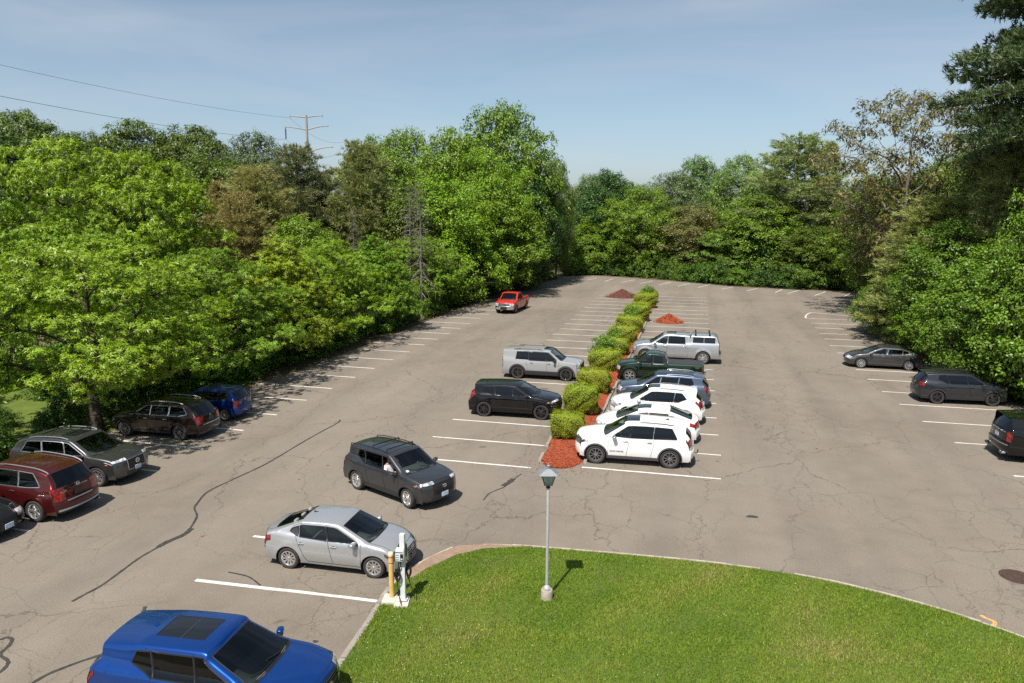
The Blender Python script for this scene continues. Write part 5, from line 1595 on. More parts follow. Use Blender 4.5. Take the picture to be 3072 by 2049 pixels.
    face_plate(K, False, .86, M_PLATE)
    lettering(K, 'GRAND CHEROKEE', (.64, float(K['_S'](.64, .60)) + .012, .60), .062, (PI / 2, 0, PI), M_BLACK, parent=K['_root'])
    mb = MB(); xr = min(q[0] for q in K['_rows']); mb.tube([(xr + .1, 0, .42), (xr - .12, 0, .42), (xr - .14, 0, .52)], .025, 8); mb.blob((xr - .14, 0, .55), (.06, .06, .06), 2, 10, 8)
    mb.build('tow_hitch', M_BLACK, K['_root'], True)
    # --- older white crossover
    Mv = make_suv('white_crossover', 'white crossover with rear spoiler and dark rails beside the slate blue suv', (-1.58, 35.98), 181.5, P_WHITE, 4.60, 1.845, 1.68, 2.66, .94, zb=1.07,
        d=dict(rgb_x=.22, rgb_z=1.16, rgt_x=.62, rgt_z=1.49, spo=(.42, 1.575), roof=[(-1.35, 1.64), (-.5, 1.675), (-.15, 1.68), (.25, 1.66)], wst_x=.50, wst_z=1.61, wsb_x=1.36, wsb_z=1.11,
               hood_z=1.06, lead_x=.16, lead_z=.92, grt_z=.84, grm_z=.72, ztl=.88),
        windows=three_windows((1.30, .3), (.10, -.02, .03), (-.80, -.90, .03), (-1.55, -1.05), (M_GLASS_SIDE, M_GLASS_DARK), kick=(-1.5, 1.28, -1.0, 1.09)),
        doors=[dict(r=(.10, -.02), f=(.99, .99), hx=.26), dict(r=(-.86, -1.05), f=(.10, -.02), hx=-.70, arch=(-1.33, math.radians(38)))],
        tyre=.35, rim='twin', rim_mat=M_RIM_SILVER, spokes=5, rails=[('roof0', 'roof2', .03, .88, .018, M_BLACK)], trim_r=.03,
        o=dict(hl=.50, hl_back=5, hl_side=.12, gr_v=.5, tl_s='tl', tl_e='rgb', tl_v=.50, tl_fwd=5, tl_side=.12, rg_v=.84, sunroof=('roof2', 'wst'), sr_v=.55, low_mat=M_GREYPLASTIC))
    face_plate(Mv, False, .90, M_PLATE)
    # --- slate blue suv
    N = make_suv('three_row_suv', 'slate blue suv with full glass roof beside the green pickup', (-1.46, 39.10), 181.2, P_SLATE, 4.89, 1.925, 1.73, 2.79, .98, zb=1.10,
        d=dict(rgb_x=.16, rgb_z=1.15, rgt_x=.56, rgt_z=1.55, spo=(.42, 1.63), roof=[(-1.6, 1.69), (-.9, 1.72), (-.2, 1.73), (.25, 1.715)], wst_x=.50, wst_z=1.655, wsb_x=1.40, wsb_z=1.14,
               hood_z=1.10, lead_x=.16, lead_z=.97, grt_z=.88, grm_z=.74, ztl=.92),
        windows=three_windows((1.34, .3), (.14, -.0, .035), (-.80, -.90, .035), (-1.72, -1.4), (M_GLASS_DARK, M_GLASS_DARK), kick=(-1.7, 1.28, -1.15, 1.11)),
        doors=[dict(r=(.14, .0), f=(1.03, 1.03), hx=.30), dict(r=(-.90, -1.1), f=(.14, .0), hx=-.66, arch=(-1.395, math.radians(38)))],
        tyre=.37, rim='twin', rim_mat=M_RIM_SILVER, spokes=5, window_trim=M_CHROME, rails=[('roof0', 'roof2', .03, .90, .016, M_CHROME)], fin=-1.55, handle_mat=M_CHROME,
        o=dict(hl=.50, hl_back=4, hl_side=.12, gr_v=.5, tl_s='tl', tl_e='rgb', tl_v=.55, tl_fwd=4, tl_side=.13, rg_v=.84, sunroof=('roof0', 'wst'), sr_v=.7))
    face_plate(N, False, .90, M_PLATE)
    # --- black full size suv at the right edge
    Sv = make_suv('full_size_suv', 'big black suv with twin exhausts cut off by the frame edge', (15.2, 34.0), 2.5, P_BLACK, 5.35, 2.06, 1.92, 3.07, 1.0, zb=1.24, zl=.33,
        d=dict(rgb_x=.12, rgb_z=1.28, rgt_x=.42, rgt_z=1.72, spo=(.22, 1.83), roof=[(-1.9, 1.88), (-.5, 1.915), (.35, 1.90)], wst_x=.62, wst_z=1.84, wsb_x=1.38, wsb_z=1.28,
               hood_z=1.24, lead_x=.12, lead_z=1.12, grt_z=1.03, grm_z=.84, ztl=.86, zbt=.74),
        windows=three_windows((1.32, .45), (.26, .18, .04), (-.88, -.94, .05), (-2.1, -1.9), (M_GLASS_DARK, M_GLASS_DARK)),
        doors=[dict(r=(.26, .18), f=(1.1, 1.1), hx=.42), dict(r=(-1.0, -1.2), f=(.26, .18), hx=-.74, arch=(-1.535, math.radians(38)))],
        tyre=.42, tw=.28, rim='twin', rim_mat=M_RIM_BLACK, spokes=6, window_trim=M_CHROME, tumble=.12, taper=.04, fine=1.1, rails=[('roof0', 'roof2', .05, .90, .02, M_BLACK)],
        o=dict(tl_s='tl', tl_e='rgb', tl_v=.80, tl_fwd=2, tl_side=.30, rg_v=.86, hl=.6, low_mat=P_BLACK))
    exhausts(Sv, (.62, .76), .40, .055); exhausts(Sv, (-.62, -.76), .40, .055)
    face_plate(Sv, False, 1.0, M_PLATE)
    mb = MB(); mb.tube([Sv['_top'](Sv['_ix']['rgb'] - 2, v, .015) for v in np.linspace(-.72, .72, 11)], .018, 6); mb.build('tailgate_strip', M_CHROME, Sv['_root'], True)
    mb = MB(); mb.tube([Sv['_top'](Sv['_ix']['rbt'], v, .01) for v in np.linspace(-.95, .95, 15)], .02, 6); mb.build('bumper_trim', M_SATIN, Sv['_root'], True)
    xr = min(q[0] for q in Sv['_rows'])
    lettering(Sv, 'TAHOE', (xr + .075, 0, 1.12), .085, (PI / 2, 0, -PI / 2), M_CHROME, parent=Sv['_root'])
    emblem_ring(Sv, False, 1.235, .05, M_SATIN, 'bowtie', .03)

    pickups()

def F_fix(F): pass

def lens_strip(c):
    for s in (1, -1):
        mb = MB(); ix = c['_ix']
        mb.tube([c['_top'](ix['grt'], s * v, .012) for v in np.linspace(.52, .97, 6)], .012, 5)
        mb.build('lamp_strip', M_CHROME, c['_root'], True)

def driver(c):
    """the person in the near front seat, seen through the window"""
    wsb = c['_rows'][c['_ix']['wsb']]
    sx = wsb[0] - 1.04; y = -c['W'] * .27
    M = Matrix.Rotation(c['rz'], 4, 'Z'); M.translation = Vector(c['loc'])
    t = tag(empty('person', (0, 0, 0)), 'person in a white shirt in the front seat of the dark grey crossover', 'person')
    t.matrix_world = M
    skin = simple('skin', rgb(0.36, 0.22, 0.16), 0.55); shirt = simple('white_shirt', rgb(0.72, 0.72, 0.74), 0.8, noise=.08, nscale=9); hair = simple('dark_hair', rgb(0.02, 0.015, 0.012), 0.6)
    trousers = simple('dark_trousers', rgb(0.03, 0.034, 0.05), 0.8)
    def skinned(name, pts, edges, mat, parent, sub=1):
        me = bpy.data.meshes.new(name)
        me.from_pydata([p[0] for p in pts], edges, [])
        o = link(bpy.data.objects.new(name, me), parent)
        md = o.modifiers.new('Skin', 'SKIN'); md.use_smooth_shade = True
        for v, p in zip(me.skin_vertices[0].data, pts): v.radius = (p[1], p[2] if len(p) > 2 else p[1])
        me.skin_vertices[0].data[0].use_root = True
        sb = o.modifiers.new('Subsurf', 'SUBSURF'); sb.levels = 1; sb.render_levels = sub
        me.materials.append(mat)
        return o
    z0 = .66
    P = [((sx - .10, y, z0), .15, .16), ((sx - .16, y, z0 + .28), .15, .11), ((sx - .19, y, z0 + .48), .17, .10), ((sx - .19, y, z0 + .58), .06, .06), ((sx - .17, y, z0 + .66), .055, .055),
         ((sx - .15, y, z0 + .74), .085, .075), ((sx - .15, y, z0 + .84), .09, .08), ((sx - .16, y, z0 + .91), .06, .055),
         ((sx - .17, y + .20, z0 + .47), .07, .07), ((sx - .02, y + .28, z0 + .26), .052, .052), ((sx + .26, y + .17, z0 + .34), .038, .038), ((sx + .36, y + .13, z0 + .38), .04, .028),
         ((sx - .17, y - .20, z0 + .47), .07, .07), ((sx - .02, y - .27, z0 + .26), .052, .052), ((sx + .26, y - .17, z0 + .34), .038, .038), ((sx + .36, y - .13, z0 + .38), .04, .028),
         ((sx + .32, y + .11, z0 + .04), .085, .085), ((sx + .52, y + .12, z0 - .32), .055, .055), ((sx + .32, y - .11, z0 + .04), .085, .085), ((sx + .52, y - .12, z0 - .32), .055, .055)]
    E = [(0, 1), (1, 2), (2, 3), (3, 4), (4, 5), (5, 6), (6, 7), (2, 8), (8, 9), (9, 10), (10, 11), (2, 12), (12, 13), (13, 14), (14, 15), (0, 16), (16, 17), (0, 18), (18, 19)]
    skinned('body', P, E, skin, t, 2)
    Q = [(P[i][0], P[i][1] * 1.10 + .004, (P[i][2]) * 1.10 + .004) for i in (0, 1, 2, 8, 9, 12, 13)]
    skinned('shirt', Q, [(0, 1), (1, 2), (2, 3), (3, 4), (2, 5), (5, 6)], shirt, t, 2)
    mb = MB(); mb.blob((sx - .175, y, z0 + .875), (.20, .19, .15), 2.2, 14, 8); mb.build('hair', hair, t, True)
    mb = MB()
    for s in (1, -1): mb.blob((sx - .075, y + s * .032, z0 + .81), (.016, .022, .012), 2, 8, 6)
    mb.build('eyes', M_GAP, t, True)

# ------------------------------------------------------------------ pickups
def truck_prof(L, fo, wb, zl, d):
    xf = wb / 2 + fo; xr = xf - L; g = d.get
    p = [('rb', xr + .10, zl, 0, .06, 0), ('rlow', xr + .01, zl + .10, 0, .08, .03), ('rbump', xr, .58, 0, .10, .04), ('rbt', xr + .01, .68, 0, .10, .02), ('tg', xr + .12, .71, 0, .05, .02),
         ('tl', xr + .13, .78, 0, .04, .03)]
    br = g('bed_z', 1.22)
    if 'cap' in d:
        cz = d['cap']
        p += [('rgb', xr + .15, br + .02, .0, .04, .03), ('rgt', xr + .30, cz - .10, .02, .03, .06), ('cap1', xr + .52, cz - .01, .04, 0, .10), ('cap0', g('bed_f') - .10, cz, .045, 0, .06),
              ('notch1', g('bed_f') - .045, cz - .04, .04, 0, .02), ('notch', g('bed_f'), cz - .26, .02, 0, .01), ('notch0', g('bed_f') + .045, cz - .04, .04, 0, .02)]
    else:
        p += [('rgb', xr + .14, br, .0, .02, .02), ('bed1', xr + .24, br + .005, .0, 0, .02), ('bed0', g('bed_f') - .06, br + .005, .0, 0, .02), ('cab', g('bed_f') - .01, br + .06, .005, .01, .02),
              ('rgt', g('bed_f') + .12, g('H') - .09, .03, .02, .05)]
    H = g('H')
    for k, (x, z) in enumerate(g('roof')): p.append(('roof%d' % k, x, z, .05, 0, .3))
    p += [('wst', g('wst_x'), g('wst_z'), .05, -.06, .14), ('wsb', g('wsb_x'), g('wsb_z'), .03, -.16, .08), ('hoodm', (g('wsb_x') + xf) / 2, g('hood_z'), .06, -.14, .4),
          ('lead', xf - .14, g('lead_z'), .06, -.22, .08), ('grt', xf - .07, g('grt_z'), .05, -.25, .04), ('grm', xf - .04, g('grm_z'), .03, -.25, .06), ('grb', xf - .03, g('grb_z'), .01, -.24, .03),
          ('bt', xf, g('grb_z') - .03, 0, -.24, .03), ('flow', xf - .01, .42, 0, -.22, .05), ('fb', xf - .14, zl, 0, -.18, 0)]
    return p, xf, xr

def truck_regions(o):
    def f(ix):
        R = []
        add = lambda name, mat, rects, **k: R.append(dict(name=name, mat=mat, rects=rects, **k))
        a, b = ix['wst'], ix['wsb']
        add('windshield', M_GLASS, [rect('t', a, b, 0, .9)], bead=.014)
        if 'cap0' in ix:
            add('rear_window', M_GLASS_DARK, [rect('t', ix['rgb'] + 1, ix['rgt'], 0, .86)], bead=.012)
        else:
            add('rear_window', M_GLASS_DARK, [rect('t', ix['cab'] + 1, ix['rgt'], 0, .80)], bead=.012)
            if o.get('tonneau'): add('bed_cover', M_PLASTIC, [rect('t', ix['bed1'], ix['bed0'], 0, .93)], bead=.012)
            else: add('open_bed', None, [rect('t', ix['bed1'], ix['bed0'], 0, .90)], delete=True)
        add('cowl', M_BLACK, [rect('t', b, b + 1, 0, .93)], bead=None)
        if o.get('sunroof'): add('sunroof', M_SUNROOF, [rect('t', ix[o['sunroof'][0]], ix[o['sunroof'][1]], 0, .5)], bead=.007)
        add('headlight', o.get('hl_mat', M_HEAD), [rect('t', ix[o.get('hl_s', 'grt')], ix[o.get('hl_e', 'grb')], .62, 1.1), rect('s', ix[o.get('hl_s', 'grt')] - o.get('hl_back', 3), ix[o.get('hl_e', 'grb')], 0, .12)], split=True, bead=.008)
        add('grille', M_BLACK, [rect('t', ix['grt'], ix['grb'], 0, .58)], bead=.02, seam=o.get('gr_seam', M_CHROME))
        add('hood', None, [rect('t', b + 1, ix['lead'], 0, .88)], bead=.007)
        add('front_bumper', o.get('bump', M_CHROME), [rect('t', ix['grb'] + 1, ix['flow'], 0, 1.1), rect('s', ix['grb'] + 1, ix['flow'], 0, 1.1)], bead=None)
        add('front_bumper_lip', M_PLASTIC, [rect('t', ix['flow'], ix['fb'] + 1, 0, 1.1), rect('s', ix['flow'], ix['fb'] + 1, 0, 1.1)], bead=None)
        add('rear_bumper', o.get('rbump', M_CHROME), [rect('t', ix['rlow'], ix['tg'], 0, 1.1), rect('s', ix['rlow'], ix['tg'], 0, 1.1)], bead=None)
        add('taillight', M_TAIL, [rect('t', ix['tl'], ix['rgb'], .84, 1.1), rect('s', ix['tl'], ix['rgb'] + 2, .02, .42)], split=True, bead=.008)
        add('tailgate', None, [rect('t', ix['tl'], ix['rgb'], 0, .82)], bead=.008)
        return R
    return f

def make_truck(name, label, loc, deg, col, L, W, H, wb, fo, d, belt, windows, doors, o, **k):
    zl = .38
    d = dict(d); d['H'] = H
    prof, xf, xr = truck_prof(L, fo, wb, zl, d)
    spec = dict(name=name, label=label, cat='pickup truck', loc=(loc[0], loc[1], 0), rz=math.radians(deg), W=W, wb=wb, H=H, paint=col, prof=prof, belt=belt,
                plan=[(xr - .2, .97), (xr + .3, .985), (-.6, 1), (.6, 1), (xf - .8, .985), (xf - .4, .95), (xf + .2, .90)], regions=truck_regions(o), windows=windows, doors=doors,
                mirror=d['wsb_x'] - .36, glass_rear='rgt' if 'cap' not in d else 'notch', taper=0.0, tumble=.13, rear_seat=k.pop('rear_seat', True), cabin=(d['bed_f'] + .1, wb / 2 - .45), door_low=.46)
    spec.update(k)
    build_car(spec)
    if 'cap' not in d and not o.get('tonneau'):
        ix = spec['_ix']; rows = spec['_rows']
        x1, x0 = rows[ix['bed1']][0], rows[ix['bed0']][0]; w = W / 2 * .86; zt = d['bed_z']
        mb = MB(); zf = .78
        mb.add([(x0, -w, zt), (x1, -w, zt), (x1, w, zt), (x0, w, zt), (x0, -w, zf), (x1, -w, zf), (x1, w, zf), (x0, w, zf)],
               [(4, 5, 6, 7), (0, 1, 5, 4), (1, 2, 6, 5), (2, 3, 7, 6), (3, 0, 4, 7)])
        mb.build('bed_liner', M_PLASTIC, spec['_root'])
    return spec

def pickups():
    xr = -1.62 - 1.17
    O = make_truck('green_pickup', 'dark green pickup with black bed cover beside the silver pickup', (-1.94, 44.62), 180.6, P_GREEN, 5.29, 1.85, 1.75, 3.24, .88,
        dict(bed_z=1.16, bed_f=-.52, roof=[(-.1, 1.735), (.3, 1.75), (.55, 1.74)], wst_x=.74, wst_z=1.69, wsb_x=1.38, wsb_z=1.20, hood_z=1.14, lead_z=1.03, grt_z=.97, grm_z=.84, grb_z=.70),
        [(-2.9, 1.4), (-.62, 1.4), (-.5, 1.12), (.5, 1.10), (1.05, 1.09), (1.40, 1.24), (1.7, 1.4), (2.6, 1.6)],
        [dict(r=(.36, .32), f=(1.35, .6), mat=M_GLASS_SIDE), dict(r=(-.32, -.26), f=(.26, .22), mat=M_GLASS_DARK)],
        [dict(r=(.31, .27), f=(1.12, 1.12), hx=.46, hz=1.0), dict(r=(-.40, -.36), f=(.31, .27))],
        dict(tonneau=True, bump=P_GREEN, rbump=M_CHROME), tyre=.38, rim='plain', rim_mat=M_RIM_SILVER, spokes=6, flare=.04, trim_r=0, handle_mat=M_BLACK, arch=.065, rear_seat=False)
    lettering(O, 'TACOMA', (.98, float(O['_S'](.98, .84)) + .006, .84), .09, (PI / 2, 0, PI), M_CHROME, parent=O['_root'])
    lettering(O, 'TRD', (-2.25, float(O['_S'](-2.25, 1.0)) + .006, 1.02), .13, (PI / 2, 0, PI), M_SATIN, parent=O['_root'])
    P = make_truck('silver_pickup', 'silver crew cab pickup with a matching bed cap and windows', (-1.18, 50.95), 180.4, P_SILVER2, 5.89, 2.06, 1.92, 3.745, .95,
        dict(bed_z=1.30, bed_f=-1.02, cap=1.90, roof=[(-.6, 1.90), (-.05, 1.92), (.15, 1.92), (.55, 1.90)], wst_x=.78, wst_z=1.85, wsb_x=1.62, wsb_z=1.30, hood_z=1.27, lead_z=1.16, grt_z=1.08, grm_z=.90, grb_z=.74),
        [(-3.2, 1.34), (-1.1, 1.31), (-1.0, 1.27), (.5, 1.25), (1.22, 1.23), (1.64, 1.36), (1.9, 1.5), (3, 1.7)],
        [dict(r=(.50, .44), f=(1.58, .7), mat=M_GLASS_SIDE), dict(r=(-.72, -.66), f=(.42, .36), mat=M_GLASS_DARK)],
        [dict(r=(.46, .40), f=(1.30, 1.30), hx=.62, hz=1.12), dict(r=(-.82, -.78), f=(.46, .40), hx=-.66, hz=1.12)],
        dict(bump=M_CHROME, rbump=M_CHROME, sunroof=('roof1', 'roof3')), tyre=.42, tw=.27, rim='star', rim_mat=M_RIM_SILVER, spokes=6, flare=.04, handle_mat=M_CHROME, mirror_mat=M_CHROME, arch=.07, window_trim=M_BLACK)
    S = P['_S']
    for s in (1, -1):
        mb = MB(); 
        def pt(x, z): return (x, s * (float(S(x, z)) + .006), z)
        for xa, xb in ((-2.62, -1.92), (-1.88, -1.20)):
            n = 6; vs = []
            for k in range(n + 1):
                x = xa + (xb - xa) * k / n; vs += [pt(x, 1.43), pt(x, 1.60), pt(x, 1.77)]
            fs = []
            for k in range(n):
                for j in range(2): fs.append((k * 3 + j, k * 3 + 3 + j, k * 3 + 4 + j, k * 3 + 1 + j))
            mb.mi = 0; mb.add(vs, fs); mb.mi = 1
            mb.tube([pt(xa, 1.43), pt(xb, 1.43), pt(xb, 1.77), pt(xa, 1.77)], .014, 4, closed=True)
        mb.build('cap_window', [M_GLASS_DARK if False else M_SUNROOF, M_BLACK], P['_root'])
    for xb in (-2.25, -1.35):
        mb = MB(); mb.tube([(xb, -.80, 1.90), (xb, -.80, 2.0), (xb, .80, 2.0), (xb, .80, 1.90)], .03, 6)
        for s in (1, -1): mb.box((xb, s * .80, 1.94), (.11, .08, .16))
        mb.build('crossbar', M_BLACK, P['_root'], False)
    lettering(P, 'TRAIL', (1.62, float(S(1.62, 1.13)) + .006, 1.12), .11, (PI / 2, 0, PI), M_GAP, parent=P['_root'])
    emblem_ring(P, True, .95, .06, M_BLACK, 'bowtie', .04); face_plate(P, True, .56, M_PLATE)
    T = make_truck('red_pickup', 'bright red pickup driving down the far left lane', (-17.83, 72.42), -92.8, P_RED, 5.81, 2.03, 1.93, 3.70, 1.0,
        dict(bed_z=1.30, bed_f=-.72, roof=[(-.3, 1.915), (.2, 1.93), (.55, 1.92)], wst_x=.76, wst_z=1.86, wsb_x=1.52, wsb_z=1.28, hood_z=1.24, lead_z=1.12, grt_z=1.06, grm_z=.92, grb_z=.78),
        [(-3.2, 1.5), (-.8, 1.5), (-.68, 1.25), (.5, 1.22), (1.15, 1.20), (1.54, 1.33), (1.8, 1.5), (3, 1.7)],
        [dict(r=(.38, .32), f=(1.48, .7), mat=M_GLASS_SIDE), dict(r=(-.45, -.40), f=(.28, .24), mat=M_GLASS_DARK)],
        [dict(r=(.33, .28), f=(1.22, 1.22), hx=.50, hz=1.08), dict(r=(-.55, -.50), f=(.33, .28), hx=-.40, hz=1.08)],
        dict(bump=M_CHROME, rbump=M_CHROME), tyre=.41, tw=.27, rim='star', rim_mat=M_RIM_BLACK, spokes=5, flare=.03, handle_mat=M_BLACK, mirror_mat=M_BLACK, arch=.065)
    grille_bars(T, ('grt', 'grb'), .52, 4, M_SATIN, .012)
    emblem_ring(T, True, .93, .085, M_CHROME, 'ovals', .05)
    mb = MB(); xf = max(q[0] for q in T['_rows']); mb.box((xf + .05, 0, .60), (.16, .62, .16)); mb.tube([(xf + .1, -.28, .48), (xf + .1, .28, .48)], .05, 8)
    mb.build('winch', M_BLACK, T['_root'], False)
# ------------------------------------------------------------------ vegetation
def leaf_mat():
    t = NT('leaves')
    oi = t.n('ObjectInfo')
    geo = t.n('NewGeometry')
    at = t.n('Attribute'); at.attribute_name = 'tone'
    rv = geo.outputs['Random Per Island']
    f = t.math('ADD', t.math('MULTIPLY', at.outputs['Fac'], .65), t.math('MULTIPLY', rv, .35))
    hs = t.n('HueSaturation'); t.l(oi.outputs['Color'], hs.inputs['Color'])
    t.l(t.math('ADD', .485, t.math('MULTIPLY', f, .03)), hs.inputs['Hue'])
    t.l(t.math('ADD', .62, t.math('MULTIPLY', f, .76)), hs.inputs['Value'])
    hs.inputs['Saturation'].default_value = 1.0
    p = t.principled(**{'Roughness': .42}); p.inputs['Specular IOR Level'].default_value = .35
    t.l(hs.outputs[0], p.inputs['Base Color'])
    tr = t.n('BsdfTranslucent')
    y = t.mixc(1.0, hs.outputs[0], rgb(1.25, 1.3, .55), 'MULTIPLY'); t.l(y, tr.inputs['Color'])
    m = t.n('MixShader'); m.inputs[0].default_value = .23; t.l(p.outputs[0], m.inputs[1]); t.l(tr.outputs[0], m.inputs[2]); t.surf(m.outputs[0])
    return t.mat
M_LEAF = leaf_mat()
M_BARK = noisy('bark', [(.3, rgb(.030, .024, .018)), (.6, rgb(.065, .052, .04)), (.8, rgb(.10, .085, .07))], 6, bump=.6)
M_PALEBARK = noisy('pale_bark', [(.3, rgb(.10, .085, .068)), (.6, rgb(.19, .165, .135)), (.8, rgb(.27, .24, .2))], 5)
M_DEADBARK = noisy('dead_wood', [(.3, rgb(.10, .088, .078)), (.6, rgb(.17, .15, .13)), (.8, rgb(.23, .21, .19))], 5)

def norm(v): return v / (np.linalg.norm(v, axis=-1, keepdims=True) + 1e-9)

def leaf_quads(P, N, L, W, rng, ang=None):
    """kite leaves at P with plane normals N"""
    n = len(P)
    t = rng.normal(0, 1, (n, 3)) if ang is None else ang
    t = norm(t - N * (t * N).sum(1, keepdims=True)); b = np.cross(N, t)
    L = L[:, None]; W = W[:, None]
    V = np.zeros((n, 4, 3))
    V[:, 0] = P; V[:, 1] = P + t * L * .45 + b * W * .5; V[:, 2] = P + t * L - N * L * .12; V[:, 3] = P + t * L * .45 - b * W * .5
    return V

def tri_tubes(segs, n=5):
    """segs: list of (p0, p1, r0, r1) -> V,F quads"""
    P0 = np.array([s[0] for s in segs]); P1 = np.array([s[1] for s in segs]); R0 = np.array([s[2] for s in segs]); R1 = np.array([s[3] for s in segs])
    d = norm(P1 - P0); a = np.where(np.abs(d[:, 2:3]) < .9, np.array([[0, 0, 1.0]]), np.array([[1.0, 0, 0]]))
    u = norm(np.cross(d, a)); v = np.cross(d, u)
    m = len(segs); V = np.zeros((m, 2 * n, 3))
    for k in range(n):
        w = 2 * PI * k / n; q = u * math.cos(w) + v * math.sin(w)
        V[:, k] = P0 + q * R0[:, None]; V[:, n + k] = P1 + q * R1[:, None]
    F = []
    base = (np.arange(m) * 2 * n)[:, None]
    for k in range(n): F.append(base + np.array([[k, (k + 1) % n, n + (k + 1) % n, n + k]]))
    return V.reshape(-1, 3), np.concatenate(F)

def branch_path(p0, p1, rng, sag=0.0, n=4, wob=.06):
    p0 = np.array(p0, float); p1 = np.array(p1, float); L = np.linalg.norm(p1 - p0)
    pts = []
    for k in range(n + 1):
        t = k / n
        p = p0 + (p1 - p0) * t
        p = p + np.array([0, 0, sag * L * 4 * t * (1 - t)]) + (rng.normal(0, wob * L, 3) * (4 * t * (1 - t)) if 0 < k < n else 0)
        pts.append(p)
    return pts

def deciduous(seed, H, R, base, n_cl, cl_r, per, leaf, shape='oval', flat=.45, rosette=0, trunk_r=.22, bark=None, lump=.22, keep_in=.35, limbs=11, up=.75, bare=0.0, tone_up=.5, trunk_lean=0.0, tuft=11, tr_=.20):
    """returns (wood mesh, crown mesh). Crown of leafy clumps carried by limbs"""
    rng = np.random.default_rng(seed)
    ph = rng.uniform(0, 6.28, (8,)); fr = rng.integers(2, 5, (8,))
    def rad(az, u):
        if shape == 'oval': b = np.sqrt(np.clip(1 - (2 * u - 1 - .0) ** 2, 0, 1)) ** .8 * (1.08 - .25 * u)
        elif shape == 'dome': b = np.sqrt(np.clip(1 - u ** 2.2, 0, 1)) * np.clip(.55 + u * 3, 0, 1)
        elif shape == 'cone': b = (1 - u) ** .75 * np.clip(.4 + u * 6, 0, 1)
        else: b = np.clip(.35 + u * .9, 0, 1) * np.sqrt(np.clip(1 - np.clip(u - .55, 0, 1) ** 2 / .2025, 0, 1))
        l = sum(np.sin(fr[k] * az + ph[k] + u * 5 * (k - 1.5)) for k in range(4)) / 4
        return R * b * (1 + lump * l)
    C = []
    tries = 0
    while len(C) < n_cl and tries < n_cl * 60:
        tries += 1
        u = rng.uniform(0.0, 1) ; az = rng.uniform(0, 2 * PI)
        rr = rad(az, u); q = (rng.uniform(keep_in ** 2, 1)) ** .5 if u < .85 else rng.uniform(0, 1) ** .5
        p = np.array([rr * q * math.cos(az), rr * q * math.sin(az), base + u * (H - base) * .97])
        if any(np.sum(((p - c) / np.array([1, 1, .8])) ** 2) < (cl_r * .72) ** 2 for c in C[-240:]): continue
        C.append(p)
    C = np.array(C)
    cr = cl_r * rng.uniform(.65, 1.3, len(C)) * np.where(C[:, 2] > base + (H - base) * .8, .8, 1)
    # wood
    segs = []
    tx, ty = trunk_lean, 0
    nt = 9; tp = [np.array([trunk_lean * (k / nt) ** 2 + rng.normal(0, .03 * R) * (k > 1), rng.normal(0, .03 * R) * (k > 1), (base + (H - base) * .82) * k / nt]) for k in range(nt + 1)]
    tr = [trunk_r * (1 - .92 * (k / nt) ** .9) for k in range(nt + 1)]; tr[0] *= 1.35
    for k in range(nt): segs.append((tp[k], tp[k + 1], tr[k], tr[k + 1]))
    tp = np.array(tp)
    # group clumps to limbs
    az = np.arctan2(C[:, 1], C[:, 0]); lz = C[:, 2]
    K = min(limbs, len(C)); cent = C[rng.choice(len(C), K, False)]
    for it in range(6):
        d = ((C[:, None] - cent[None]) ** 2).sum(2); a = d.argmin(1)
        for k in range(K):
            if (a == k).any(): cent[k] = C[a == k].mean(0)
    for k in range(K):
        ids = np.where(a == k)[0]
        if len(ids) == 0: continue
        e = cent[k]; hz = np.hypot(e[0], e[1])
        zs = max(base * .75, min(e[2] - hz * .55, tp[-1][2]))
        st = np.array([np.interp(zs, tp[:, 2], tp[:, 0]), np.interp(zs, tp[:, 2], tp[:, 1]), zs])
        r0 = float(np.interp(zs, tp[:, 2], tr)) * .62
        pth = branch_path(st, e, rng, .05, 5, .035)
        for i in range(5): segs.append((pth[i], pth[i + 1], r0 * (1 - .13 * i), r0 * (1 - .13 * (i + 1))))
        for i in ids:
            j = rng.integers(3, 6); q = branch_path(pth[j], C[i] - np.array([0, 0, cr[i] * .25]), rng, .04, 3, .05); rr0 = max(.016, r0 * .28)
            for m in range(3): segs.append((q[m], q[m + 1], rr0 * (1 - .28 * m), rr0 * (1 - .28 * (m + 1))))
            for s in range(4 if not bare else 7):
                tip = C[i] + norm(rng.normal(0, 1, 3) * np.array([1, 1, .5]) + np.array([0, 0, .25])) * cr[i] * rng.uniform(.6, 1.05)
                segs.append((q[-1 - (s % 2)], tip, max(.008, rr0 * .3), .004))
    V, F = tri_tubes(segs, 5)
    wood = quick_mesh('trunk', V, F, [bark or M_BARK], smooth=True)
    # leaves
    Ps = []; Ns = []; Ts = []; An = []
    for c, r in zip(C, cr):
        if bare and rng.random() < bare: continue
        n = int(per * (r / cl_r) ** 2)
        g = max(1, tuft if not rosette else 3); nt_ = max(4, n // g); n = nt_ * g
        dt = norm(rng.normal(0, 1, (nt_, 3)) + np.array([c[0], c[1], 0]) / (R + 1e-6) * .5); qt = rng.uniform(.25, 1, (nt_, 1)) ** .5
        dt[:, 2] = np.where((dt[:, 2] < -.3) & (rng.random(nt_) < .75), -dt[:, 2], dt[:, 2])
        rag = 1 + .35 * np.sin(dt[:, :1] * 7 + c[0] * 3) * np.sin(dt[:, 1:2] * 7 + c[1] * 3)
        tc = c + dt * qt * r * rag * np.array([1, 1, flat])
        rt_ = tr_ * rng.uniform(.7, 1.3, (nt_, 1))
        ltf = norm(rng.normal(0, 1, (n, 3)))
        d = np.repeat(dt, g, 0); q = np.repeat(qt, g, 0)
        p = np.repeat(tc, g, 0) + ltf * np.repeat(rt_, g, 0) * rng.uniform(.2, 1, (n, 1)) ** .6
        tt = np.repeat(rng.normal(0, .13, nt_), g)
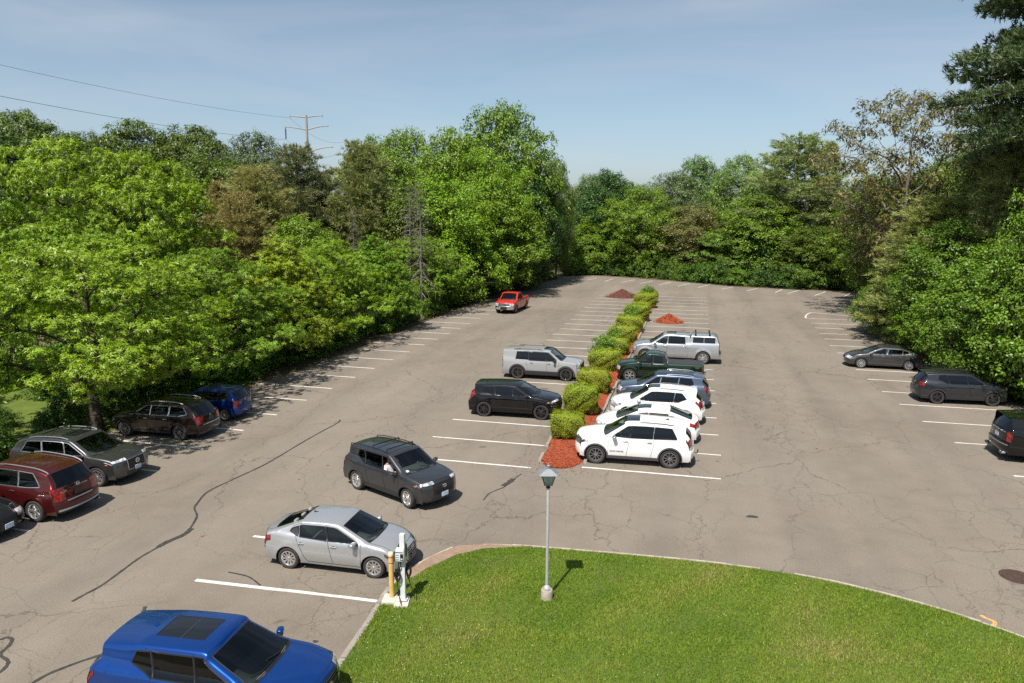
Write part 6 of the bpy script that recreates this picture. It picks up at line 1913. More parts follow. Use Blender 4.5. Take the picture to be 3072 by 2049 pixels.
        out = norm(np.array([c[0], c[1], (c[2] - base - (H - base) * .35) * .8]))
        nr = norm(np.array([0, 0, up]) + out * .3 + d * .25 + ltf * .55 + rng.normal(0, .30, (n, 3)))
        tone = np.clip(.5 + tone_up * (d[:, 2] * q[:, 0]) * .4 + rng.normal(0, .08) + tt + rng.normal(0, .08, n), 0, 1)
        if rosette:
            k = rosette
            a0 = rng.uniform(0, 6.28, n)
            t1 = norm(np.cross(nr, np.array([.3, .2, 1.0]))); t2 = np.cross(nr, t1)
            for j in range(k):
                a_ = a0 + 2 * PI * j / k + rng.normal(0, .25, n)
                An.append(t1 * np.cos(a_)[:, None] + t2 * np.sin(a_)[:, None] - nr * .35); Ps.append(p); Ns.append(norm(nr + rng.normal(0, .25, (n, 3)))); Ts.append(tone)
        else:
            Ps.append(p); Ns.append(nr); Ts.append(tone); An.append(norm(ltf + rng.normal(0, .5, (n, 3)) + np.array([0, 0, -.25])))
    Ps = np.concatenate(Ps); Ns = np.concatenate(Ns); Ts = np.concatenate(Ts); An = np.concatenate(An)
    L = leaf[0] * rng.uniform(.7, 1.3, len(Ps)); W = leaf[1] * rng.uniform(.75, 1.25, len(Ps))
    LV = leaf_quads(Ps, Ns, L, W, rng, An)
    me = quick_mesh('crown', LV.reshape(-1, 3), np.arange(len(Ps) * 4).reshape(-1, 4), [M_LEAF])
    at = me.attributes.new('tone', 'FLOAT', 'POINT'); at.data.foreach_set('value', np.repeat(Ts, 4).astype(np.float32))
    return wood, me

def pine(seed, H, R, base, whorl=.55, per_whorl=5, tuft_step=.28, needles=11, nl=.20, nw=.018, trunk_r=.24, droop=.10, exp=.75, gaps=.12, dead=False, bark=None, flatness=.30):
    rng = np.random.default_rng(seed)
    segs = []; nt = 12
    tp = [np.array([rng.normal(0, .04) * (k > 0), rng.normal(0, .04) * (k > 0), H * k / nt]) for k in range(nt + 1)]
    tr = [trunk_r * (1 - .95 * k / nt) + .012 for k in range(nt + 1)]
    for k in range(nt): segs.append((tp[k], tp[k + 1], tr[k], tr[k + 1]))
    TP = []; TD = []; TS = []
    z = base
    while z < H - .2:
        u = (z - base) / (H - base)
        nb = per_whorl + rng.integers(-1, 2); a0 = rng.uniform(0, 6.28)
        for b in range(max(2, nb)):
            if rng.random() < gaps: continue
            az = a0 + 2 * PI * b / nb + rng.normal(0, .25)
            L = R * ((1 - u) ** exp * (.62 + .38 * min(1, u * 5 + .2)) + .05) * rng.uniform(.6, 1.12)
            d = np.array([math.cos(az), math.sin(az), 0]); rise = rng.uniform(-.05, .22) + .35 * u
            st = np.array([np.interp(z, [q[2] for q in tp], [q[0] for q in tp]), np.interp(z, [q[2] for q in tp], [q[1] for q in tp]), z])
            n = max(3, int(L / .7)); pts = []
            for k in range(n + 1):
                t = k / n; pts.append(st + d * L * t + np.array([0, 0, L * (rise * t - droop * t * t * (1 - u) * 1.6)]) + rng.normal(0, .03 * L, 3) * (k > 0) * np.array([1, 1, .4]))
            r0 = max(.012, trunk_r * .28 * (1 - u)) * (1.5 if dead else 1)
            for k in range(n): segs.append((pts[k], pts[k + 1], r0 * (1 - .85 * k / n), r0 * (1 - .85 * (k + 1) / n)))
            if dead:
                for k in range(1, n + 1):
                    for s in range(2):
                        e = pts[k] + (d * .5 + rng.normal(0, .6, 3) * np.array([1, 1, .5])) * .55 + np.array([0, 0, -.25]); segs.append((pts[k], e, .016, .006))
                continue
            # side twigs with needle tufts, flat plumes
            m = max(3, int(L / tuft_step))
            for k in range(m):
                t = .22 + .78 * (k + rng.uniform(0, 1)) / m
                p = st + (np.array([np.interp(t, np.linspace(0, 1, n + 1), [q[i] for q in pts]) for i in range(3)]) - st)
                side = np.array([-d[1], d[0], 0]); w = L * .30 * (1 - abs(t - .55) * 1.1) + .12
                for s in range(3):
                    off = side * rng.uniform(-1, 1) * w + d * rng.uniform(0, .3) * w + np.array([0, 0, rng.normal(0.02, .09) * flatness / .3])
                    TP.append(p + off); TD.append(norm(d * .8 + off * 1.2 + np.array([0, 0, .35]) + rng.normal(0, .15, 3))); TS.append(rng.normal(0, .08) + .5)
                    if s == 0: segs.append((p, p + off, .008, .004))
        z += whorl * rng.uniform(.75, 1.25) * (1 - .35 * u)
    V, F = tri_tubes(segs, 5)
    wood = quick_mesh('trunk', V, F, [bark or M_BARK], smooth=True)
    if dead: return wood, None
    TP = np.array(TP); TD = np.array(TD); TS = np.array(TS); n = len(TP)
    P = np.repeat(TP, needles, 0); D = norm(np.repeat(TD, needles, 0) * .9 + rng.normal(0, .62, (n * needles, 3)) + np.array([0, 0, .18]))
    P = P + rng.normal(0, .035, P.shape)
    s = norm(np.cross(D, rng.normal(0, 1, D.shape))); L = nl * rng.uniform(.7, 1.3, (len(P), 1))
    LV = np.zeros((len(P), 3, 3)); LV[:, 0] = P - s * nw; LV[:, 1] = P + s * nw; LV[:, 2] = P + D * L
    me = quick_mesh('crown', LV.reshape(-1, 3), np.arange(len(P) * 3).reshape(-1, 3), [M_LEAF])
    at = me.attributes.new('tone', 'FLOAT', 'POINT'); at.data.foreach_set('value', np.clip(np.repeat(np.repeat(TS, needles) + rng.normal(0, .08, len(P)), 3), 0, 1).astype(np.float32))
    return wood, me

PROTO = {}
def protos():
    P = PROTO
    # near oaks, starry rosettes
    P['oak0'] = deciduous(11, 10, 5.6, 2.3, 170, .98, 84, (.17, .052), 'oval', .48, 6, .27, limbs=15, lump=.28, up=.5, tr_=.12)
    P['oak1'] = deciduous(12, 10, 5.2, 2.0, 165, .95, 80, (.18, .053), 'dome', .50, 6, .25, limbs=14, lump=.34, up=.5, tr_=.12)
    P['oak2'] = deciduous(13, 10, 4.2, 1.4, 165, .86, 78, (.18, .053), 'cone', .60, 6, .25, limbs=14, lump=.3, up=.5, tr_=.12)
    # middle-distance broadleaf trees
    P['maple0'] = deciduous(21, 10, 4.2, .7, 300, .74, 170, (.16, .105), 'oval', .80, 0, .26, limbs=14, up=.5, lump=.26)
    P['maple1'] = deciduous(22, 10, 4.4, .4, 310, .74, 165, (.16, .105), 'dome', .80, 0, .26, limbs=14, lump=.30, up=.5)
    P['maple2'] = deciduous(23, 10, 3.8, .6, 290, .72, 170, (.16, .10), 'cone', .8, 0, .22, limbs=14, up=.5, lump=.26)
    P['locust'] = deciduous(24, 10, 4.6, 1.4, 300, .74, 240, (.16, .09), 'dome', .55, 0, .22, limbs=13, lump=.35, up=.55)
    P['airy'] = deciduous(25, 10, 4.2, .8, 290, .70, 185, (.15, .085), 'oval', .75, 0, .16, limbs=14, lump=.35, up=.5)
    P['bare'] = deciduous(26, 10, 5.2, 2.4, 260, .60, 66, (.20, .08), 'fan', .55, 0, .26, M_PALEBARK, limbs=15, lump=.3, bare=.05, up=.5, tuft=8, tr_=.16)
    P['pine0'] = pine(31, 10, 2.9, .8, whorl=.42, per_whorl=6, tuft_step=.20, needles=13, nl=.24, nw=.020)
    P['pine1'] = pine(32, 10, 3.4, .5, exp=.55, per_whorl=6, whorl=.42, tuft_step=.20, needles=13, nl=.24, nw=.020)
    P['bigpine'] = pine(33, 28, 6.6, 9.0, whorl=.62, per_whorl=8, tuft_step=.16, needles=11, nl=.28, nw=.034, trunk_r=.40, exp=.40, gaps=.05)
    P['dead'] = pine(34, 10, 2.0, 2.0, whorl=.48, per_whorl=4, gaps=.3, trunk_r=.20, droop=.5, dead=True, bark=M_DEADBARK)
    for k in range(4):
        P['shrub%d' % k] = deciduous(41 + k, 2.4, 1.5, .05, 80, .40, 84, (.12, .075), 'dome', .85, 0, .05, limbs=8, lump=.38, keep_in=.2, up=.5, tr_=.13)

def stand(kind, x, y, H, W, color, label, name='tree', cat='tree', group=None, rz=None, z=-.05, wood_name='trunk'):
    """one plant: an empty at its foot, trunk and crown as children sharing proto meshes"""
    wood, crown = PROTO[kind]
    r = random.Random(int(x * 131 + y * 17) & 0xffff)
    e = empty(name, (x, y, z), r.uniform(0, 6.28) if rz is None else rz)
    tag(e, label, cat, group)
    base = {'bigpine': (28, 6.6), 'oak0': (10, 5.6), 'oak1': (10, 5.2), 'oak2': (10, 4.2), 'maple0': (10, 4.2), 'maple1': (10, 4.4), 'maple2': (10, 3.8), 'locust': (10, 4.6), 'airy': (10, 4.2), 'bare': (10, 5.2), 'pine0': (10, 2.9), 'pine1': (10, 3.4), 'dead': (10, 2.0)}.get(kind, (2.4, 1.5))
    e.scale = (W / 2 / base[1], W / 2 / base[1], H / base[0])
    a = link(bpy.data.objects.new(wood_name, wood), e)
    if crown is not None:
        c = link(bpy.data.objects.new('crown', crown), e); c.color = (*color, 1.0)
    return e
# ------------------------------------------------------------------ planting
LEAFC = {'lime': (0.21, 0.31, 0.018), 'lime2': (0.17, 0.29, 0.018), 'green': (0.135, 0.22, 0.02), 'green2': (0.15, 0.24, 0.02), 'green3': (0.14, 0.23, 0.04), 'mid': (0.1, 0.15, 0.02), 'mid2': (0.095, 0.135, 0.02),
         'dark': (0.045, 0.1, 0.02), 'dark2': (0.05, 0.115, 0.022), 'grey': (0.095, 0.13, 0.05), 'grey2': (0.13, 0.18, 0.075), 'pale': (0.225, 0.277, 0.128), 'pale2': (0.173, 0.232, 0.083), 'chest': (0.112, 0.195, 0.045),
         'tan': (0.29, 0.285, 0.1), 'tan2': (0.3, 0.26, 0.1), 'pine': (0.165, 0.185, 0.08), 'olive': (0.22, 0.245, 0.085), 'far pine': (0.25, 0.31, 0.12), 'yellow pine': (0.25, 0.29, 0.085), 'yellow pine2': (0.2, 0.235, 0.075),
         'big pine': (0.1, 0.145, 0.06), 'rust': (.14, .13, .034), 'twig': (0.17, 0.165, 0.055), 'fresh': (0.13, 0.225, 0.02), 'fresh2': (0.1, 0.18, 0.018)}
TREES = [
    ('oak0', -41.9, 43, 14.7, 9.7, 'lime', 'tall bright lime oak at the far left behind the front row'),
    ('oak1', -39.2, 47, 14.0, 8.1, 'lime', 'lime oak with rounded top between the tall oak and the tan pine'),
    ('oak0', -43.9, 38, 11.3, 7.1, 'lime2', 'lime oak mostly beyond the frame edge at the far left'),
    ('locust', -70.4, 68, 20.5, 9.8, 'mid', 'spreading mid green tree rising over the far left oaks'),
    ('maple1', -69.2, 62, 17.6, 7.8, 'dark', 'dark round tree behind the far left oaks'),
    ('locust', -62.4, 74, 20.0, 8.3, 'mid', 'layered locust tree with flat clumps under the power line'),
    ('locust', -56.6, 76, 19.6, 8.9, 'mid2', 'second layered locust tree, touching the lower wire'),
    ('airy', -75.5, 82, 19.8, 5.0, 'grey', 'small grey green tree top between two locust trees'),
    ('airy', -49.0, 70, 15.8, 6.8, 'grey', 'grey green poplar in front of the locust trees'),
    ('airy', -50.9, 80, 19.1, 6.6, 'grey', 'grey green poplar top left of the steel power pole'),
    ('pine1', -38.2, 60, 14.0, 8.1, 'tan', 'tan brown pine with faded needles behind the lime oaks'),
    ('pine0', -43.4, 62, 12.4, 6.1, 'tan2', 'short tan pine leaning into the lime oak'),
    ('pine1', -39.7, 70, 16.6, 9.0, 'pine', 'dark olive pine just below the steel power pole'),
    ('pine1', -39.1, 74, 13.7, 5.6, 'pine', 'narrow dark pine beside the gap under the power pole'),
    ('pine1', -33.5, 72, 16.9, 8.8, 'olive', 'tall olive pine standing free right of the power pole'),
    ('maple1', -45.2, 100, 20.1, 7.9, 'green', 'round green tree behind the tall olive pine'),
    ('maple0', -38.7, 96, 20.4, 8.7, 'green', 'round green tree with two tops behind the dead spruces'),
    ('maple1', -29.3, 88, 19.7, 9.9, 'green2', 'broad leafy green maple left of the tallest tree'),
    ('maple0', -25.2, 98, 23.4, 11.5, 'green', 'tallest tree, a green maple crowning the middle of the woods'),
    ('airy', -24.2, 86, 17.3, 7.6, 'lime2', 'bright lime topped tree in front of the tallest maple'),
    ('maple0', -20.3, 96, 16.4, 7.3, 'dark2', 'dark glossy chestnut at the right end of the left woods'),
    ('airy', -20.0, 108, 17.2, 4.4, 'mid', 'thin open tree standing past the dark chestnut'),
    ('maple1', -26.6, 76, 13.7, 8.7, 'lime2', 'yellow green maple above the dead spruces'),
    ('maple0', -24.1, 84, 12.6, 9.5, 'green2', 'leafy maple behind the red pickup'),
    ('maple2', -28.9, 72, 12.7, 7.0, 'mid', 'dark leafy tree behind the left dead spruce'),
    ('maple1', -21.9, 92, 8.0, 8.2, 'mid', 'low spreading tree over the far end of the left row'),
    ('airy', -24.8, 160, 15.1, 10.2, 'pale', 'pale hazy willow far beyond the end of the lot'),
    ('airy', -19.9, 150, 17.3, 9.4, 'pale2', 'tall pale green tree far beyond the end of the lot'),
    ('maple1', -14.9, 126, 16.6, 10.8, 'dark2', 'dark blue green maple with an ivy skirt at the far corner'),
    ('airy', -8.6, 118, 13.8, 9.3, 'green2', 'yellow green ash beside the dark blue green maple'),
    ('airy', -4.6, 134, 16.7, 9.0, 'grey2', 'soft grey green tree behind the ash'),
    ('maple0', -0.0, 140, 19.3, 8.5, 'chest', 'pale flowering chestnut rising above the far trees'),
    ('airy', -1.0, 119, 10.9, 11.3, 'twig', 'thin brown leaved tree at the middle of the far edge'),
    ('airy', 6.6, 132, 19.3, 9.3, 'green3', 'bushy top of a light green tree left of the big far pine'),
    ('pine1', 13.4, 116, 20.7, 16.1, 'far pine', 'big blue green pine at the far right of the lot'),
    ('pine0', 18.0, 119, 19.6, 8.2, 'far pine', 'slimmer pine touching the big far pine'),
    ('maple0', 8.7, 114, 12.1, 10.6, 'green', 'leafy tree under the big far pine'),
    ('maple1', 4.7, 113, 7.7, 9.4, 'green3', 'low bright tree at the far edge below the light green tree'),
    ('maple1', 15.7, 108, 8.0, 9.3, 'mid', 'low spreading tree at the far edge below the big pine'),
    ('maple0', 19.8, 100, 11.6, 9.0, 'green', 'leafy tree left of the rusty leaved tree'),
    ('bare', 18.6, 76, 20.8, 13.2, 'rust', 'rusty leaved spreading tree with pale bare limbs'),
    ('airy', 24.9, 84, 16.6, 7.7, 'green', 'green tree seen through the pale bare limbs'),
    ('maple0', 20.7, 86, 13.8, 8.1, 'mid', 'leafy green tree below the pale bare limbs'),
    ('pine1', 17.7, 62, 11.5, 9.6, 'yellow pine', 'low wide pine with yellowish plumes on the right bank'),
    ('bigpine', 22.6, 54, 42.0, 16.5, 'big pine', 'huge dark pine reaching out of the top of the frame'),
    ('pine1', 18.6, 70, 7.3, 5.4, 'yellow pine2', 'low drooping pine by the curved parking box'),
    ('maple0', 16.1, 44, 13.1, 4.2, 'fresh', 'fresh green tree in front of the huge pine at the frame edge'),
    ('maple1', 17.3, 47, 8.3, 5.3, 'fresh2', 'leafy dark green tree behind the charcoal crossover'),
    ('maple1', 17.5, 55, 5.7, 5.8, 'fresh', 'leafy maple behind the charcoal midsize sedan'),
    ('airy', 16.8, 66, 4.7, 4.9, 'fresh2', 'small leafy tree by the shade on the curved parking box'),
]
TREES += [
    ('maple0', -47, 66, 15.0, 8.0, 'mid', 'dark leafy tree filling the gap behind the tan pine'),
    ('maple1', -55, 86, 17.0, 9.0, 'green', 'round tree far behind the grey poplars'),
    ('pine1', -36.0, 54, 11.5, 6.0, 'tan2', 'small rusty pine above the second lime oak'),
    ('maple1', -33.0, 58, 9.5, 7.0, 'green2', 'low leafy tree between the front oaks and the pines'),
    ('maple0', -34.0, 82, 16.0, 7.5, 'green', 'leafy tree right of the olive pine'),
    ('maple1', -31.0, 102, 19.0, 8.0, 'mid', 'dark rounded tree left of the tallest maple'),
    ('maple1', -50, 52, 12.0, 9.0, 'mid', 'shaded tree behind the tall lime oak'),
    ('maple0', -58, 46, 13.0, 9.0, 'green', 'leafy tree beyond the tall lime oak at the frame edge'),
    ('airy', -12.5, 132, 15.0, 8.0, 'green3', 'light green tree behind the dark blue green maple'),
    ('maple0', 10.5, 128, 16.0, 8.5, 'green3', 'light green crown left of the big far pine'),
    ('maple1', 22.5, 112, 15.0, 8.5, 'mid', 'dark crown right of the big far pine'),
    ('maple0', 27.5, 96, 15.5, 8.5, 'green', 'leafy crown behind the pale bare limbs'),
    ('pine1', 24.0, 68, 17.0, 8.5, 'yellow pine', 'tall yellowish pine below the huge dark pine'),
    ('pine1', 20.5, 56, 14.0, 8.0, 'yellow pine2', 'drooping pine at the foot of the huge dark pine'),
    ('maple1', 21.5, 61, 9.0, 7.0, 'fresh', 'leafy tree over the right bank shrubs'),
    ('maple0', 27.0, 58, 18.0, 8.0, 'fresh2', 'dark leafy tree behind the huge pine'),
    ('airy', 6.0, 116, 10.0, 6.5, 'twig', 'thin brownish tree left of the leafy far trees'),
    ('maple2', -17.0, 118, 9.0, 6.0, 'green2', 'leafy young tree at the far left corner of the lot'),
]
TREES += [
    ('maple0', 25.5, 73, 17.5, 8.0, 'fresh2', 'dark leafy crown behind the rusty leaved tree'),
    ('maple1', 29.0, 80, 19.0, 8.5, 'mid', 'big round crown at the far right behind the bare limbs'),
    ('maple1', 17.2, 50, 8.5, 6.2, 'fresh', 'bright leafy tree right behind the charcoal crossover'),
    ('maple0', 17.6, 57, 9.5, 6.0, 'fresh2', 'leafy tree between the midsize sedan and the huge pine'),
    ('maple1', 19.0, 44, 9.5, 6.5, 'fresh', 'leafy tree leaning in at the frame edge over the crossover'),
    ('pine1', 18.0, 63, 10.5, 9.0, 'yellow pine', 'yellowish pine spreading over the right bank shrubs'),
    ('maple1', 16.8, 67, 6.0, 5.0, 'fresh', 'low leafy tree beside the curved parking box'),
]
FRONT = [('oak0', -26.3, 27.4, 8.9, 12.0, (.20, .30, .018), 'near lime oak whose trunk stands behind the brown wagon'),
         ('oak1', -26.6, 36.6, 7.9, 10.4, (.15, .25, .018), 'lime oak leaning over the empty bays past the blue hatchback'),
         ('oak2', -26.4, 43.6, 8.6, 9.0, (.23, .30, .02), 'pointed lime oak, third of the left front row'),
         ('oak1', -26.6, 51.0, 7.8, 9.4, (.19, .30, .018), 'lime oak below the olive pine in the left front row'),
         ('oak2', -26.2, 58.0, 8.4, 8.4, (.14, .25, .018), 'pointed oak just left of the dead spruces'),
         ('oak0', -25.9, 67.5, 7.6, 9.0, (.17, .28, .02), 'lime oak between the dead spruces and the red pickup'),
         ('oak0', -41.5, 28.0, 9.0, 9.0, (.12, .22, .018), 'shaded oak beyond the grass patch at the frame edge'),
         ('oak1', -31.5, 13.5, 8.2, 9.0, (.12, .22, .018), 'shaded oak over the maroon suv'),
         ('oak1', -38.5, 40.0, 10.0, 9.0, (.17, .28, .018), 'lime oak behind the near oak trunk')]

MARKS = [(-23, 16, 'beside the maroon suv'), (-23, 22.5, 'behind the gunmetal suv'), (-24, 28, 'near the brown wagon'), (-24, 32, 'near the blue hatchback'), (-24, 38, 'by the first empty left bay'), (-24, 43.5, 'level with the third lime oak'),
         (-24, 51, 'below the olive pine'), (-24, 58, 'left of the dead spruces'), (-24, 64.5, 'at the foot of the dead spruces'), (-24, 72, 'beside the red pickup'), (-24, 80, 'past the red pickup'), (-23, 90, 'at the end of the left row'),
         (-20, 100, 'in the far left shade'), (-19, 112, 'at the far left corner'), (-13, 115, 'below the dark blue green maple'), (-7, 112, 'below the yellow green ash'), (0, 108, 'below the flowering chestnut'), (6, 104, 'below the light green tree'),
         (12, 103, 'below the big far pine'), (18, 102, 'right of the big far pine'), (21, 99, 'at the far right corner'), (22, 92, 'below the leafy tree at the corner'), (20, 85, 'behind the last right hand bays'), (18, 77, 'by the curved parking box'),
         (17, 70, 'in the shade past the curved box'), (17, 62, 'past the midsize sedan'), (17.5, 54, 'behind the midsize sedan'), (18, 48, 'between the sedan and the crossover'), (18.5, 42, 'in front of the charcoal crossover'), (19, 35, 'in front of the black suv'),
         (-33, 32, 'near the oak trunk'), (-38, 35, 'deeper in the left wood')]

def build_planting():
    protos()
    for kind, x, y, H, W, c, label in TREES:
        while in_poly(np.array([x + (.9 if x < 0 else -.9)]), np.array([y]), LOT)[0] and y < 104: x += -.4 if x < 0 else .4
        if y > 60 and x < -45: W *= 1.2
        W *= 1.0 if kind == 'bigpine' else (1.35 if 'pine' in kind else 1.42)
        nm = 'pine_tree' if 'pine' in kind else ('oak_tree' if 'oak' in kind else 'broadleaf_tree')
        stand(kind, x, y, H, W, LEAFC[c], label, nm, 'pine tree' if 'pine' in kind else 'tree', 'trees round the parking lot')
    for kind, x, y, H, W, k, label in FRONT:
        stand(kind, x, y, H, W, k, label, 'oak_tree', 'tree', 'trees round the parking lot')
    for x, y, H, W, label in ((-24.3, 64.0, 12.6, 3.4, 'bare dead spruce with drooping grey branches, the right one'), (-25.9, 65.5, 12.2, 3.2, 'bare dead spruce partly behind the other dead one'), (-31.8, 66, 10.4, 2.4, 'short bare dead spruce top under the olive pine')):
        stand('dead', x, y, H, W, (0, 0, 0), label, 'dead_tree', 'dead tree', 'dead spruces')
    # understorey
    r = random.Random(21)
    def shrubs(pts, step, h, w, depth, place, group, cols):
        P = np.array(pts); s = np.concatenate([[0], np.cumsum(np.hypot(*np.diff(P, axis=0).T))]); a = .5
        while a < s[-1]:
            x, y = np.interp(a, s, P[:, 0]), np.interp(a, s, P[:, 1]); dx = r.uniform(*depth)
            c = r.choice(cols)
            q = .85 + .3 * r.random(); hh = r.uniform(*h); ww = r.uniform(*w)
            tone = 'bright green' if c[1] * q > .19 else ('mid green' if c[1] * q > .135 else 'dark green')
            size = ('tall' if hh > (h[0] + h[1]) / 2 + .25 * (h[1] - h[0]) else ('low' if hh < (h[0] + h[1]) / 2 - .2 * (h[1] - h[0]) else 'middling')) + (' broad' if ww > (w[0] + w[1]) / 2 else ' narrow')
            lm = min(MARKS, key=lambda m: (m[0] - x) ** 2 + (m[1] - y) ** 2)[2]
            lab = '%s %s shrub %s, %s' % (size, tone, place, lm)
            stand('shrub%d' % r.randrange(4), x + dx[0] if hasattr(dx, '__len__') else x + dx, y + r.uniform(-.6, .6), hh, ww, tuple(v * q for v in c), lab, 'shrub', 'shrub', group, wood_name='stems')
            a += step * r.uniform(.7, 1.3)
    gl = [(.085, .175, .016), (.11, .21, .018), (.065, .135, .016), (.14, .235, .02)]
    gd = [(.06, .125, .015), (.08, .16, .018), (.048, .10, .015)]
    shrubs([(-27.2, 33.5), (-26.2, 38), (-25.8, 45), (-25.5, 60), (-25.3, 75), (-24.6, 90), (-22.6, 100), (-21.0, 109)], 2.0, (1.6, 3.0), (2.4, 3.8), (-1.2, .1), 'at the left kerb', 'shrubs along the left edge', gl)
    shrubs([(-29, 34), (-28.4, 45), (-28, 60), (-27.5, 80), (-25, 98)], 3.0, (2.6, 4.2), (3.0, 4.6), (-2, .3), 'under the left trees', 'tall shrubs under the left trees', gd)
    shrubs([(-20, 114), (-16, 117), (-10, 116), (-3.5, 112), (5, 106), (11, 104.2), (17, 103.2), (21, 102.5)], 1.9, (1.8, 3.4), (2.6, 4.2), (-.4, .6), 'at the far edge', 'shrubs along the far edge', gl + gd)
    shrubs([(-19, 121), (-8, 121), (0, 116), (10, 109), (20, 108)], 3.2, (3.5, 6), (3.8, 5.5), (-1, 1), 'behind the far edge', 'tall shrubs behind the far edge', gd)
    shrubs([(22.2, 99), (22.6, 92), (21.2, 87), (19.8, 82), (18.5, 77), (17.6, 72), (17.3, 65), (17.4, 58), (18.0, 50), (18.6, 45)], 1.6, (1.8, 3.6), (2.6, 4.0), (.8, 1.9), 'at the right edge', 'shrubs along the right edge', gl)
    shrubs([(23, 92), (21.5, 80), (20.5, 70), (20.5, 58), (21, 48), (22, 40)], 2.6, (3.4, 6.0), (3.6, 5.2), (0, 2.4), 'under the right trees', 'tall shrubs under the right trees', gl + gd)
    shrubs([(19.2, 43.5), (19.6, 38), (20.2, 33), (21, 26)], 2.2, (1.0, 2.2), (2.0, 3.2), (.4, 2.2), 'on the right bank', 'low shrubs on the right bank', gl)
    shrubs([(-27.5, 12), (-27.6, 20), (-27.4, 25), (-27.4, 32)], 1.9, (.9, 1.8), (1.6, 2.6), (-.8, .4), 'behind the left cars', 'shrubs behind the left cars', gd)
    shrubs([(-30.5, 33.5), (-34, 35), (-38, 36), (-42, 33)], 1.5, (1.8, 3.2), (2.2, 3.6), (-1, 1), 'by the grass patch', 'shrubs by the grass patch', gl)
    for x, y, h, w, lb in ((-29.6, 24.6, 1.3, 2.0, 'small shaded shrub left of the near oak trunk'), (-31.2, 26.8, 1.0, 1.6, 'low shrub at the near side of the grass patch'), (-28.8, 30.6, 1.9, 2.2, 'leafy shrub right of the near oak trunk'), (-33.5, 31.8, 1.5, 2.0, 'lit shrub at the far side of the grass patch'), (-36.0, 29.0, 2.4, 3.0, 'leafy shrub closing the grass patch at the frame edge')):
        stand('shrub2', x, y, h, w, (.08, .165, .018), lb, 'shrub', 'shrub', 'shrubs by the grass patch', wood_name='stems')
    # far wood closing the gaps
    rng = np.random.default_rng(77); n = 26000
    x = rng.uniform(-190, 110, n); y = 175 + rng.uniform(0, 22, n) - .12 * np.abs(x + 30)
    top = 7.5 + 3.2 * np.sin(x * .11) + 1.6 * np.sin(x * .31 + 1) + 1.2 * np.sin(x * .73)
    z = top * rng.uniform(.0, 1, n) ** .6 + .6 * np.sin(x * 1.7 + y)
    P = np.stack([x, y, z], 1); N = norm(np.stack([rng.normal(0, .5, n), rng.normal(-.4, .5, n), rng.normal(.7, .4, n)], 1))
    LV = leaf_quads(P, N, rng.uniform(.7, 1.5, n), rng.uniform(.5, 1.0, n), rng)
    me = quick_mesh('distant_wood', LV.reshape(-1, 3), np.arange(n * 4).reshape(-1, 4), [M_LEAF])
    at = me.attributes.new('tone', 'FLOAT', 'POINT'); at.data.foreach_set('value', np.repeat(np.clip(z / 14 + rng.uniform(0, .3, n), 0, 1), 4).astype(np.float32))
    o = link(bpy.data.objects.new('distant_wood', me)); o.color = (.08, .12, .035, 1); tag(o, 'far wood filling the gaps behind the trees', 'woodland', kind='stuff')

def hedge_meshes():
    res = []
    for seed in (1, 2, 3):
        rng = np.random.default_rng(60 + seed); n = 17000
        # points on a rounded box shell, with depth
        d = norm(rng.normal(0, 1, (n, 3))); d[:, 2] = np.where(d[:, 2] < -.55, -d[:, 2], d[:, 2])
        e = 5.5; k = (np.abs(d) ** e).sum(1, keepdims=True) ** (-1 / e)
        lum = 1 + .10 * np.sin(d[:, :1] * 5 + seed) * np.sin(d[:, 1:2] * 6 + 2 * seed) + .07 * np.sin(d[:, 2:3] * 9 + d[:, :1] * 8)
        p = d * k * lum * (1 - np.abs(rng.normal(0, .07, (n, 1)))); p[:, 2] = p[:, 2] * .5 + .5
        stray = rng.random(n) < .045; p[stray] *= rng.uniform(1.02, 1.2, (stray.sum(), 1))
        p[:, :2] *= (.86 + .14 * np.clip(p[:, 2:3] * 2, 0, 1))
        nr = norm(d + rng.normal(0, .55, (n, 3)) + np.array([0, 0, .35]))
        tone = np.clip(.10 + .85 * np.clip((p[:, 2] - .45) / .5, 0, 1) + rng.normal(0, .2, n) + .12 * np.sin(p[:, 0] * 9) * np.sin(p[:, 1] * 8), 0, 1)  # new growth lighter on top, shade of the lower sides painted into leaf colour
        LV = leaf_quads(p, nr, rng.uniform(.04, .085, n), rng.uniform(.025, .045, n), rng)
        me = quick_mesh('foliage', LV.reshape(-1, 3), np.arange(n * 4).reshape(-1, 4), [M_LEAF])
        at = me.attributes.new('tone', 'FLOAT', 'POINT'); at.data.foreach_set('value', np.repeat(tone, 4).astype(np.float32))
        segs = []
        for q in range(60):
            u = norm(rng.normal(0, 1, 3)); u[2] = abs(u[2]); segs.append(((rng.normal(0, .12), rng.normal(0, .12), 0), (u[0] * .75, u[1] * .75, .15 + u[2] * .7), .018, .006))
        V, F = tri_tubes(segs, 4); wood = quick_mesh('stems', V, F, [M_BARK])
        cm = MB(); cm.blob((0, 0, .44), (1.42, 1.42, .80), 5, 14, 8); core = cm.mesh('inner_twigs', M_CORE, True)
        res.append((wood, me, core))
    return res

M_CORE = simple('inner_twigs', rgb(.020, .022, .009), 1.0, noise=.4, nscale=14)

